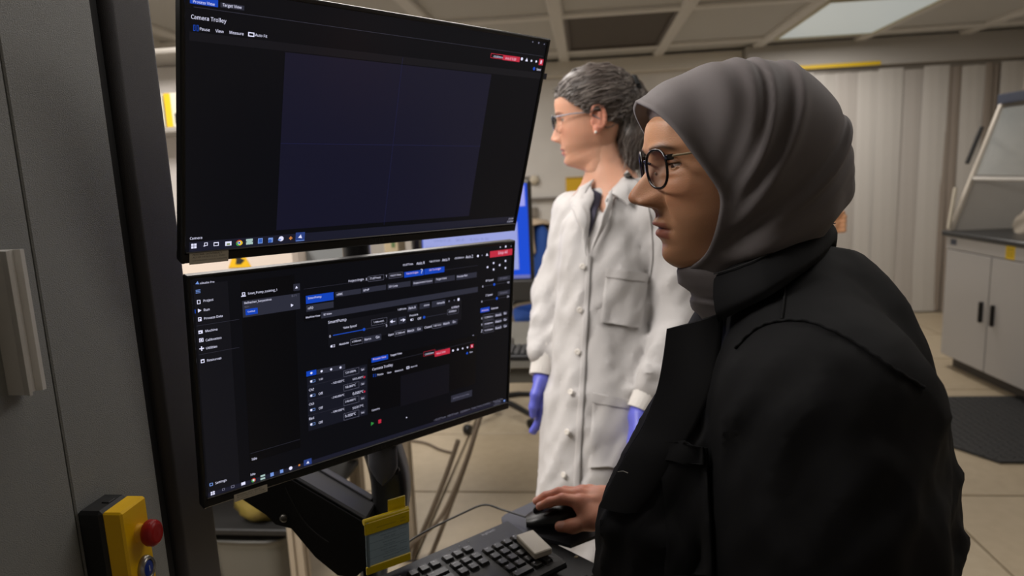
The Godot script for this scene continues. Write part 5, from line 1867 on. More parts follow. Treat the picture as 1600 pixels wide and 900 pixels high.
# ------------------------------------------------------------------ heads: x to her left, y up from the eye line, z forward, in metres
# cfg: front, wide, back, nose, nose_w tables in mm; eye, lid, skin, lip, brow
func head_mesh(cfg: Dictionary, fine := 1.0) -> Array:
	var verts := PackedVector3Array()
	var idx := PackedInt32Array()
	var col := PackedColorArray()
	var ys := []
	var y := 119.0
	while y > -205.0:
		ys.append(y)
		y -= (1.3 if y < 34.0 and y > -122.0 else 4.0) * fine
	var th := []
	var nf := int(66 / fine)
	for k in range(-nf, nf + 1):
		th.append(deg_to_rad(80.0) * k / nf)
	var nb := int(30 / fine)
	for k in range(1, nb):
		th.append(deg_to_rad(80.0 + 200.0 * k / nb))
	var n := th.size()
	var ex: float = cfg.eye.x
	var ey: float = cfg.eye.y
	var ez: float = cfg.eye.z
	var ytip: float = cfg.tip_y
	for yi in ys:
		for t in th:
			var ct := cos(t)
			var s := sin(t)
			var side := 1.0 - clampf(ct, 0.0, 1.0)
			var ye: float = maxf(yi - (cfg.jaw as float) * pow(side, 0.8) * sst(-45.0, -105.0, yi), minf(yi, -140.0))
			var w := interp(cfg.wide, ye)
			var zf := interp(cfg.front, ye)
			var zb := interp(cfg.back, yi)
			var pw := interp(cfg.sharp, ye)
			var x := w * signf(s) * pow(absf(s), 0.92)
			var z := zf * pow(ct, pw) if ct > 0.0 else -zb * pow(-ct, 0.9)
			var shade := Color.WHITE
			var c: Color = cfg.skin
			if ct > 0.0 and yi < 75.0 and yi > -135.0:
				var ax := absf(x)
				# nose
				var nw := interp(cfg.nose_w, yi)
				z += interp(cfg.nose, yi) * exp(-pow(ax / nw, 2.4))
				z += 8.5 * gs(ax - cfg.alar, 6.2) * gs(yi - ytip + 5.0, 7.0)
				z -= 4.0 * gs(ax - cfg.alar - 8.0, 3.2) * gs(yi - ytip + 4.0, 8.0)
				z -= 5.0 * gs(ax - 6.5, 3.8) * gs(yi - ytip + 11.0, 3.2)
				# brow ridge, sockets, cheeks
				z += 3.2 * gs(ax - 26.0, 17.0) * gs(yi - ey - 18.0, 6.0)
				z -= 8.0 * gs(ax - ex + 2.0, 15.0) * gs(yi - ey - 2.0, 11.0)
				z -= 4.0 * gs(ax - 15.0, 6.0) * gs(yi - ey - 3.0, 9.0)
				z += 3.5 * gs(ax - 40.0, 20.0) * gs(yi - ey + 27.0, 14.0)
				z -= 1.8 * gs(ax - ex + 4.0, 11.0) * gs(yi - ey + 15.0, 3.5)
				# folds from the nostrils to the mouth corners
				var nl: float = 21.0 + (ytip - yi) * 0.30
				z -= 1.6 * gs(ax - nl, 4.0) * sst(ytip - 34.0, ytip - 22.0, yi) * sst(ytip + 4.0, ytip - 4.0, yi)
				z += 1.6 * gs(ax - nl - 7.0, 7.0) * gs(yi - ytip + 14.0, 16.0)
				# lips
				var my: float = cfg.mouth_y
				var mw: float = cfg.mouth_w
				var m := 1.0 - pow(clampf(ax / mw, 0.0, 1.0), 2.0)
				var bend := 2.0 * pow(ax / mw, 2.0) if ax < mw else 2.0
				var my2 := my - bend
				z += cfg.lip_up * m * gs(yi - my2 - 6.0, 4.6)
				z += cfg.lip_low * m * gs(yi - my2 + 6.5, 5.0)
				z -= 3.2 * sqrt(maxf(m, 0.0)) * gs(yi - my2, 1.7)
				z -= 2.2 * gs(ax - mw - 1.0, 4.0) * gs(yi - my2, 4.0)
				z -= 1.5 * gs(ax, 3.0) * gs(yi - my - 15.0, 5.0)
				var lipmask := sst(0.05, 0.3, m) * sst(my2 - 11.5, my2 - 9.0, yi) * sst(my2 + 9.5, my2 + 7.0, yi)
				c = c.lerp(cfg.lip, lipmask * 0.85)
				c = c.lerp(cfg.lip * 0.35, sqrt(maxf(m, 0.0)) * gs(yi - my2, 1.2) * 0.8)
				z += cfg.chin * gs(ax, 15.0) * gs(yi - my + 35.0, 9.0)
				z -= 2.4 * gs(ax, 17.0) * gs(yi - my + 19.0, 5.0)
				# eyelids over the ball
				var qx := ax - ex
				var qy: float = yi - ey
				var rr := qx * qx + qy * qy
				if rr < 196.0:
					var ball: float = ez + sqrt(maxf(0.0, 12.4 * 12.4 - rr))
					var lid := ball + 1.5
					var f := 1.0 - pow(absf(qx) / 13.5, 2.0)
					var up: float = cfg.lid * f - 0.05 * qx
					var low := -3.4 * f - 0.05 * qx
					var gate := sst(14.0, 11.0, sqrt(rr))
					if f > 0.0 and qy < up and qy > low:
						z = minf(z, ball - 2.5)
						c = Color(0.10, 0.04, 0.03)
					else:
						z = lerpf(z, maxf(z, lid), gate)
						# crease over the upper lid, lash line along the rim
						var rim := minf(absf(qy - up), absf(qy - low)) if f > 0.0 else 9.0
						if f > 0.0:
							c = c.lerp(Color(0.03, 0.02, 0.018), 0.9 * gs(qy - up, 1.3))
							c = c.lerp(c * 0.55, 0.7 * gs(qy - low, 1.2))
						z -= 0.8 * gs(qy - up - 5.5, 1.5) * gate
				if cfg.has("eye_ring"):  # skin darker in a ring round the eye, lids and bags puffed
					c = c.lerp(Color(c.r * 0.62, c.g * 0.55, c.b * 0.52), (cfg.eye_ring as float) * gs(sqrt(qx * qx + qy * qy * 1.6), 17.0))
					z += 1.6 * gs(ax - ex + 1.0, 12.0) * gs(qy + 9.5, 3.2)
					z += 1.5 * gs(ax - ex - 4.0, 13.0) * gs(qy - 9.0, 3.6)
				# brow hair
				var by: float = ey + cfg.brow_h + 3.0 * sst(8.0, 34.0, ax) - 5.0 * sst(34.0, 52.0, ax)
				var bm := gs(yi - by, 3.4) * sst(9.0, 15.0, ax) * sst(54.0, 44.0, ax)
				c = c.lerp(cfg.brow, bm * cfg.brow_k)
				z += 0.8 * bm
				# blood in cheeks and nose
				c = c.lerp(Color(c.r * 1.02, c.g * 0.80, c.b * 0.78), 0.5 * gs(ax - 42.0, 18.0) * gs(yi - ey + 30.0, 18.0) + 0.55 * gs(ax, 13.0) * gs(yi - ytip, 9.0))
			if cfg.has("hidden_crown"):
				var hc := 1.0 - 0.24 * sst(44.0, 72.0, yi)
				x *= hc * (1.0 - 0.10 * sst(18.0, 44.0, yi) * sst(38.0, 56.0, absf(x)))
				z *= hc
			verts.append(Vector3(x, yi if not cfg.has("hidden_crown") or yi < 55.0 else 55.0 + (yi - 55.0) * 0.6, z) * 0.001)
			col.append(c)
	for r in ys.size() - 1:
		for k in n:
			var a := r * n + k
			var b := r * n + (k + 1) % n
			idx.append_array(PackedInt32Array([a, a + n, b, b, a + n, b + n]))
	var top := verts.size()
	verts.append(Vector3(0, 0.121 if not cfg.has("hidden_crown") else 0.094, 0.0))
	col.append(cfg.skin)
	for k in n:
		idx.append_array(PackedInt32Array([top, k, (k + 1) % n]))
	return [verts, idx, col]

func eyeballs(cfg: Dictionary, gaze: Vector3) -> Array:
	# iris, pupil and white in vertex colours; white darkened for lid shade
	var verts := PackedVector3Array()
	var idx := PackedInt32Array()
	var col := PackedColorArray()
	for sx in [-1.0, 1.0]:
		var c := Vector3(sx * cfg.eye.x, cfg.eye.y, cfg.eye.z) * 0.001
		var b := Basis.looking_at(-gaze.normalized(), Vector3.UP)
		var base := verts.size()
		var rows := 26
		var n := 24
		for r in rows:
			var a := PI * 0.72 * r / (rows - 1)
			for k in n:
				var t := TAU * k / n
				var dir := Vector3(sin(a) * cos(t), sin(a) * sin(t), cos(a))
				var rad := 0.0121 + 0.0009 * gs(a, 0.45)
				verts.append(c + b * dir * rad)
				var deg := rad_to_deg(a)
				col.append(Color(0.01, 0.01, 0.01) if deg < 11.0 else (Color(0.045, 0.022, 0.012) if deg < 27.0 else Color(0.36, 0.30, 0.27)))
		for r in rows - 1:
			for k in n:
				var p := base + r * n + k
				var q := base + r * n + (k + 1) % n
				idx.append_array(PackedInt32Array([p, p + n, q, q, p + n, q + n]))
	return [verts, idx, col]

func append_to(into: Array, add: Array, t: Transform3D, colour := Color.TRANSPARENT) -> void:
	var base: int = into[0].size()
	var vs: PackedVector3Array = into[0]
	for v in add[0]:
		vs.append(t * v)
	into[0] = vs
	var ids: PackedInt32Array = into[1]
	for i in add[1]:
		ids.append(base + i)
	into[1] = ids
	var cs: PackedColorArray = into[2]
	if add.size() > 2 and add[2].size() == add[0].size() and colour.a == 0.0:
		cs.append_array(add[2])
	else:
		for i in add[0].size():
			cs.append(colour)
	into[2] = cs

func lin(c: Color) -> Color:
	return c.srgb_to_linear()

func skin_mat(sd: int) -> StandardMaterial3D:
	var m := StandardMaterial3D.new()
	m.vertex_color_use_as_albedo = true
	m.roughness = 0.48
	m.metallic_specular = 0.4
	m.subsurf_scatter_enabled = true
	m.subsurf_scatter_strength = 0.12
	m.uv1_triplanar = true
	m.uv1_scale = Vector3.ONE / 0.03
	m.normal_enabled = true
	m.normal_texture = noise_tex(0.06, 256, true, 1.6, sd)
	return m

# spectacles in head space: two rims, bridge, temples, lenses
func spectacles(parent: Node3D, frame: Transform3D, cx: float, cy: float, z: float, w: float, h: float, r: float, rim_m: Material, side_m: Material, wrap: float, splay := 0.079) -> Node3D:
	var g := Node3D.new()
	g.name = "spectacles"
	parent.add_child(g)
	g.transform = frame
	var glass := StandardMaterial3D.new()
	glass.transparency = BaseMaterial3D.TRANSPARENCY_ALPHA
	glass.albedo_color = Color(0.10, 0.10, 0.11, 0.05)
	glass.roughness = 0.03
	for sx in [-1.0, 1.0]:
		var pts := []
		var face := PackedVector2Array()
		var c := Vector3(sx * cx, cy, z)
		var b := Basis(Vector3.UP, sx * wrap)
		for k in 33:
			var a := TAU * k / 32
			var q := Vector2(signf(cos(a)) * pow(absf(cos(a)), 0.86) * w * (1.0 + 0.06 * sin(a)), signf(sin(a)) * pow(absf(sin(a)), 0.80) * h)
			pts.append(c + b * Vector3(q.x, q.y, 0))
			if k < 32:
				face.append(q)
		part("rim", tube(pts, r, 8), rim_m, g)
		part("lens", extrude(face, 0.0012), glass, g, c, b)
		var hinge := c + b * Vector3(sx * w, h * 0.55, 0)
		part("temple", tube([hinge, hinge + Vector3(sx * 0.006, 0.001, -0.008), Vector3(sx * (splay - 0.002), cy + 0.012, z - 0.05), Vector3(sx * splay, cy + 0.010, z - 0.095), Vector3(sx * splay, cy - 0.012, z - 0.125)], r * 0.9, 6), side_m, g)
		part("hinge", cbox(0.004, 0.006, 0.008, 0.001), rim_m, g, hinge + Vector3(sx * 0.003, 0, -0.003))
		part("nose_pad", tube([c + Vector3(-sx * w * 0.86, -0.004, -0.003), c + Vector3(-sx * w * 0.90, -0.009, -0.006)], 0.0013, 6), M(Color(0.75, 0.68, 0.6), 0.3), g)
	part("bridge", tube(curve([Vector3(-cx + w * 0.93, cy + h * 0.30, z + 0.001), Vector3(0, cy + h * 0.48, z + 0.004), Vector3(cx - w * 0.93, cy + h * 0.30, z + 0.001)], 6), r, 8), rim_m, g)
	return g
# ------------------------------------------------------------------ the person in the headscarf
var HF: Transform3D

func hp(u: float, v: float, xl: float) -> Vector3:
	var inv := HF.affine_inverse()
	var e := inv * EYE
	var d := inv.basis * (at(u, v, 1.0) - EYE)
	return e + d * ((xl - e.x) / d.x)

func head_frame(facing: Vector3, pitch: float, local: Vector3, world: Vector3) -> Transform3D:
	var f := facing.normalized()
	var left := Vector3.UP.cross(f).normalized()
	var fwd := (f * cos(pitch) + Vector3.DOWN * sin(pitch)).normalized()
	var b := Basis(left, fwd.cross(left), fwd)
	return Transform3D(b, world - b * local)

func front_person() -> void:
	HF = head_frame(Vector3(-0.988, 0, 0.155), deg_to_rad(6.0), Vector3(0, 0.018, 0.0995), at(1007, 236, 0.75))
	var p := thing("person", "person in a dark grey headscarf, round spectacles and black jacket, leaning in to the monitors", "person", Vector3(0.22, 0, -0.86))
	var base := Transform3D(Basis.IDENTITY, -p.position)
	var skin := lin(Color(0.735, 0.545, 0.415))
	var cfg := {
		hidden_crown = true,
		front = [[-205, 10], [-170, 25], [-142, 38], [-130, 50], [-122, 66], [-116, 79], [-110, 85], [-100, 89.5], [-90, 91], [-78, 92.2], [-60, 93], [-48, 92.5], [-40, 92], [-25, 91], [-12, 90.5], [0, 91], [10, 94.5], [20, 97], [40, 94], [60, 85], [80, 68], [100, 44], [112, 22], [119, 4]],
		wide = [[-205, 10], [-170, 35], [-140, 50], [-122, 52], [-112, 53], [-100, 54], [-80, 59], [-60, 64], [-40, 68], [-20, 71], [0, 72], [20, 74], [40, 75], [60, 72], [80, 65], [100, 51], [112, 31], [119, 5]],
		back = [[-205, 15], [-170, 40], [-140, 58], [-80, 62], [-60, 68], [-40, 80], [-20, 92], [0, 99], [40, 103], [60, 99], [80, 90], [100, 68], [112, 44], [119, 10]],
		sharp = [[-130, 0.95], [-112, 1.12], [-100, 1.02], [-80, 0.88], [-50, 0.80], [0, 0.82], [60, 0.9]],
		nose = [[-60, 0], [-51, 2], [-46, 7], [-42, 17], [-38, 26.5], [-33, 31.5], [-27, 31], [-18, 23.5], [-8, 13], [0, 7], [6, 3.5], [13, 0]],
		nose_w = [[-55, 15], [-44, 19], [-34, 18], [-22, 12.5], [-8, 10], [6, 9]],
		tip_y = -33.0, alar = 16.5, jaw = 30.0, mouth_y = -69.0, mouth_w = 23.0, lip_up = 6.5, lip_low = 4.6, chin = 3.5,
		eye = Vector3(31.5, 0, 68.0), lid = 0.9, eye_ring = 0.55, skin = skin, lip = lin(Color(0.60, 0.35, 0.30)), brow = lin(Color(0.16, 0.11, 0.09)), brow_k = 0.9, brow_h = 17.0}
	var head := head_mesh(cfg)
	var all := [PackedVector3Array(), PackedInt32Array(), PackedColorArray()]
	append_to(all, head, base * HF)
	append_to(all, eyeballs(cfg, Vector3(-0.05, -0.35, 1.0)), base * HF)
	# neck, trunk and arms below the clothes
	var nb := HF * Vector3(0, -0.16, -0.01)
	var B := Field.new(Vector3(-0.20, 0.55, -1.25), Vector3(0.55, 1.35, -0.45), 0.016)
	B.chain([nb, at(1225, 560, 0.80), at(1240, 900, 0.82)], [0.045, 0.07, 0.12], 0.03)
	var sh_l := at(1285, 640, 0.66)
	var el_l := at(1275, 985, 0.62)
	var sh_r := at(1180, 560, 0.96)
	var wrist := Vector3(0.046, 0.795, -1.100)
	var el_r := at(1150, 860, 1.12)
	B.chain([nb, sh_l, el_l], [0.05, 0.05, 0.04], 0.04)
	B.chain([nb, sh_r, el_r, wrist], [0.05, 0.05, 0.04, 0.026], 0.03)
	append_to(all, B.net(), base, skin)
	var hand_r := hand_on_mouse()
	append_to(all, hand_r, base)
	part("body", smooth_mesh(all[0], all[1], all[2]), skin_mat(71), p)
	headscarf(p, base)
	var blk := M(Color(0.025, 0.024, 0.026), 0.22)
	var sp := spectacles(p, base * HF, 0.0320, -0.003, 0.0965, 0.0238, 0.0203, 0.0015, blk, M(Color(0.82, 0.76, 0.64), 0.3, 0.3), 0.20, 0.064)
	sp.set_meta("label", "round spectacles with thin dark rims")
	jacket(p, base, sh_l, el_l, sh_r, el_r, wrist)
	# trousers and shoes
	var tm := grainy(Color(0.055, 0.055, 0.06), 0.85, 0.03, 0.2, 2.0, 72)
	var Tf := Field.new(Vector3(-0.02, 0.04, -1.12), Vector3(0.52, 0.86, -0.62), 0.016)
	for s in [-1.0, 1.0]:
		var off := Vector3(-0.03 * s, 0, 0.09 * s)
		Tf.chain([Vector3(0.235, 0.80, -0.87) + off, Vector3(0.21, 0.46, -0.87) + off, Vector3(0.25, 0.07, -0.87) + off], [0.105, 0.075, 0.062], 0.04)
		var sr := []
		for i in 9:
			var f := i / 8.0
			var ring := PackedVector3Array()
			for k in 14:
				var a := TAU * k / 14
				var hh := 0.035 * (1.0 - 0.45 * f * f)
				var cyv := sin(a)
				ring.append(Vector3(0.30 - 0.25 * f, hh + hh * cyv * 0.98, -0.87 + cos(a) * 0.043 * (1.0 - 0.5 * pow(absf(f - 0.45) * 2.0, 3.0))) + off - p.position)
			sr.append(ring)
		part("shoe", loft(sr), M(Color(0.03, 0.03, 0.03), 0.4), p)
	part("trousers", moved(as_mesh(Tf.net()), base), tm, p)

func hand_on_mouse() -> Array:
	var m := Vector3(-0.050, TRAY + 0.002, -1.106)
	var F := Vector3(-0.995, 0, -0.10).normalized()
	var R := F.cross(Vector3.UP)
	var q := func(f: float, y: float, r: float) -> Vector3:
		return m + (F * (f - 12.0) + Vector3.UP * y + R * r) * 0.001
	var L := Field.new(m + Vector3(-0.085, -0.005, -0.075), m + Vector3(0.135, 0.085, 0.085), 0.0026)
	var hb := Basis(F, Vector3.UP, R)
	# back of the hand, heel, wrist
	L.cone(q.call(-98, 46, 6), q.call(-52, 48, 4), 0.024, 0.023, 0.012)
	L.ell(q.call(-42, 46, 4), hb * Basis(Vector3.BACK, 0.10), Vector3(0.042, 0.017, 0.038), 0.012)
	L.ell(q.call(-62, 34, -16), hb, Vector3(0.034, 0.017, 0.020), 0.012)
	L.ell(q.call(-64, 34, 22), hb, Vector3(0.032, 0.016, 0.016), 0.012)
	var fingers := [
		[[-20, 54, -22], [13, 57, -21], [36, 49, -20], [54, 40, -19]],
		[[-14, 56, -2], [22, 58, -1], [46, 49, 0], [63, 39, 1]],
		[[-18, 53, 16], [14, 52, 18], [38, 42, 20], [55, 32, 20]],
		[[-28, 47, 31], [-4, 42, 36], [14, 32, 39], [28, 23, 39]]]
	var rad := [[10.5, 9.3, 8.3, 7.0], [10.5, 9.3, 8.4, 7.0], [10.0, 8.8, 7.8, 6.6], [9.0, 7.8, 7.0, 6.0]]
	for k in 4:
		var pts := []
		var rs := []
		for j in 4:
			var e: Array = fingers[k][j]
			pts.append(q.call(e[0], e[1], e[2]))
			rs.append(rad[k][j] * 0.001)
		L.chain(pts, rs, 0.004)
		# knuckle and tendon
		L.ell(pts[0] + Vector3.UP * 0.004, hb, Vector3(0.011, 0.0085, 0.009), 0.006)
		L.cone(q.call(-60, 56, fingers[k][0][2] * 0.5), pts[0] + Vector3.UP * 0.004, 0.004, 0.005, 0.008)
	# thumb leaves the side of the palm
	L.chain([q.call(-66, 36, -22), q.call(-38, 29, -41), q.call(-6, 21, -44), q.call(16, 17, -41)], [0.017, 0.0125, 0.0105, 0.0092], 0.010)
	L.cone(q.call(-40, 36, -36), q.call(-20, 46, -26), 0.0115, 0.0115, 0.012)
	L.ell(q.call(-38, 31, -41), hb, Vector3(0.013, 0.012, 0.012), 0.008)
	var net := L.net()
	var col := PackedColorArray()
	var skin := lin(Color(0.80, 0.56, 0.46))
	var red := lin(Color(0.72, 0.42, 0.35))
	var nail := lin(Color(0.80, 0.60, 0.54))
	for v in net[0]:
		var c := skin
		for k in 4:
			for j in 3:
				var e: Array = fingers[k][j]
				c = c.lerp(red, 0.55 * gs((v - q.call(e[0], e[1] + 6.0, e[2])).length(), 0.011))
			var t: Array = fingers[k][3]
			c = c.lerp(red, 0.3 * gs((v - q.call(t[0], t[1], t[2])).length(), 0.012))
			if (v - q.call(t[0] + 1.0, t[1] + 6.0, t[2])).length() < 0.0062:
				c = nail
		c = c.lerp(red, 0.4 * gs((v - q.call(16, 20, -44)).length(), 0.014))
		if (v - q.call(14, 24, -47)).length() < 0.0075:
			c = nail
		col.append(c)
	return [net[0], net[1], col]

func headscarf(p: Node3D, base: Transform3D) -> void:
	var top := []
	for e in [[1322, 285], [1311, 228], [1289, 166], [1261, 127], [1216, 102], [1165, 93.5], [1100, 102], [1050, 120], [1010, 147], [993, 158]]:
		var q := hp(e[0], e[1], 0.0)
		top.append([q.z, q.y])
	var bot := []
	for e in [[1322, 288], [1305, 322], [1278, 350], [1250, 390], [1200, 425], [1150, 450], [1100, 452], [1064, 424]]:
		var q := hp(e[0], e[1], 0.0)
		bot.append([q.z, q.y])
	bot.append([top[-1][0], bot[-1][1] + 0.02])
	var zb: float = top[0][0]
	var zf: float = top[-1][0]
	var wide := [[0, 0.004], [0.03, 0.030], [0.10, 0.057], [0.25, 0.081], [0.5, 0.092], [0.72, 0.088], [0.88, 0.074], [1.0, 0.056]]
	var edge_px := [[993, 158, 0.0], [1004, 163, 0.022], [1022, 173, 0.042], [1050, 199, 0.059], [1078, 236, 0.069], [1106, 274, 0.0745], [1124, 306, 0.0755], [1121, 345, 0.073], [1106, 392, 0.058], [1086, 415, 0.035], [1064, 424, 0.0]]
	var edge := []
	for e in edge_px:
		edge.append(hp(e[0], e[1], e[2]))
	var fine := curve(edge, 6)
	var loop := []
	for e in fine:
		loop.append(e)
	for k in range(fine.size() - 2, 0, -1):
		loop.append(Vector3(-fine[k].x, fine[k].y, fine[k].z))
	var n := loop.size()
	var half := fine.size() - 1
	var anchor := hp(1086, 432, 0.06)
	var folds := []
	for e in [[1150, 250, 0.0038, 0.009], [1178, 215, 0.0050, 0.0055], [1212, 225, 0.0048, 0.007], [1262, 285, 0.0070, 0.0065], [1256, 318, 0.0055, 0.0065], [1238, 345, 0.0045, 0.007], [1215, 372, 0.004, 0.007]]:
		var q := hp(e[0], e[1], 0.085)
		folds.append([atan2(q.y - anchor.y, anchor.z - q.z), e[2], e[3]])
	var rings := []
	var steps := 64
	for s in range(-2, steps + 1):
		var t := maxf(0.0, float(s) / steps)
		var ring := PackedVector3Array()
		for k in n:
			var e: Vector3 = loop[k]
			var u := float(k) / half if k <= half else float(n - k) / half
			var tt := sin(t * PI * 0.5)
			var z := lerpf(e.z, zb, tt)
			var a := interp(top, z)
			var b := interp(bot, z)
			var yc := (a + b) * 0.5
			var hh := maxf(0.002, (a - b) * 0.5)
			var a0 := interp(top, e.z)
			var b0 := interp(bot, e.z)
			var ny0 := clampf((e.y - (a0 + b0) * 0.5) / ((a0 - b0) * 0.5), -1.0, 1.0)
			var ny := lerpf(ny0, cos(PI * u), sst(0.0, 0.55, t))
			var w := interp(wide, (z - zb) / (zf - zb)) * pow(maxf(0.0, 1.0 - pow(absf(ny), 2.5)), 1.0 / 2.3)
			var sg := signf(e.x) if absf(e.x) > 1e-6 else 1.0
			var x := lerpf(absf(e.x), w, sst(0.0, 0.22, t)) * sg
			var y := lerpf(e.y, yc + hh * ny, sst(0.0, 0.05, t))
			var q := Vector3(x, y, z)
			# pulled folds fanning out from under the chin
			var d := Vector2(anchor.z - z, y - anchor.y)
			var rad := d.length()
			var ang := atan2(d.y, d.x) + 0.10 * sin(rad * 14.0)
			var lift := 0.0
			for f in folds:
				var arc: float = (ang - f[0]) * rad
				var win := sst(0.02, 0.07, rad) * (1.0 - sst(0.20, 0.29, rad))
				lift += f[1] * win * (gs(arc, f[2]) - 0.7 * gs(arc - f[2] * 1.9, f[2]))
			lift += 0.0018 * sin(ang * 19.0 + rad * 9.0) * sst(0.08, 0.2, rad) * (1.0 - sst(0.24, 0.3, rad))
			var out := Vector3(x / 0.09, (y - yc) / maxf(hh, 0.03), 0.0)
			out = out.normalized() if out.length() > 0.01 else Vector3.ZERO
			q += out * lift * sst(0.0, 0.12, t) * sst(1.0, 0.85, t)
			# rolled hem along the face
			q += out * 0.0016 * gs(t - 0.02, 0.015)
			if s < 0:
				var inward := Vector3(-x, yc - y, 0).normalized()
				q += inward * 0.0035 * (-s) + Vector3(0, 0, -0.012 * (-s - 1) - 0.002)
			ring.append(base * HF * q)
		rings.append(ring)
	var cloth := grainy(Color(0.385, 0.36, 0.36), 0.72, 0.012, 0.18, 1.6, 73)
	cloth.rim_enabled = true
	cloth.rim = 0.5
	cloth.rim_tint = 0.6
	var hs := part("headscarf", loft(rings, true), cloth, p)
	hs.set_meta("label", "dark grey jersey headscarf with folds pulled towards the chin")
	# wound part at the throat
	var wr := []
	var prof := [[1066, 412, 0.050], [1062, 428, 0.058], [1065, 448, 0.062], [1077, 461, 0.060], [1084, 468, 0.058], [1083, 476, 0.062], [1087, 490, 0.064], [1096, 503, 0.062], [1112, 520, 0.064], [1124, 560, 0.066], [1128, 620, 0.07]]
	for i in prof.size() * 3 - 2:
		var f := i / 3.0
		var j := mini(int(f), prof.size() - 2)
		var g := f - j
		var q0: Vector3 = hp(prof[j][0], prof[j][1], 0.0).lerp(hp(prof[j + 1][0], prof[j + 1][1], 0.0), g)
		var rx: float = lerpf(prof[j][2], prof[j + 1][2], g)
		var zc := q0.z - 0.062
		var ring := PackedVector3Array()
		for k in 48:
			var a := TAU * k / 48
			var tw := 1.0 + 0.03 * sin(i * 0.55 + a * 2.0) + 0.012 * sin(i * 1.1 - a * 3.0)
			ring.append(base * HF * Vector3(sin(a) * rx * tw, q0.y - 0.018 * (1.0 - cos(a)) * 0.5 + 0.006 * sin(a + 0.5), zc + cos(a) * 0.062 * tw))
		wr.append(ring)
	part("scarf_wrap", loft(wr), cloth, p)

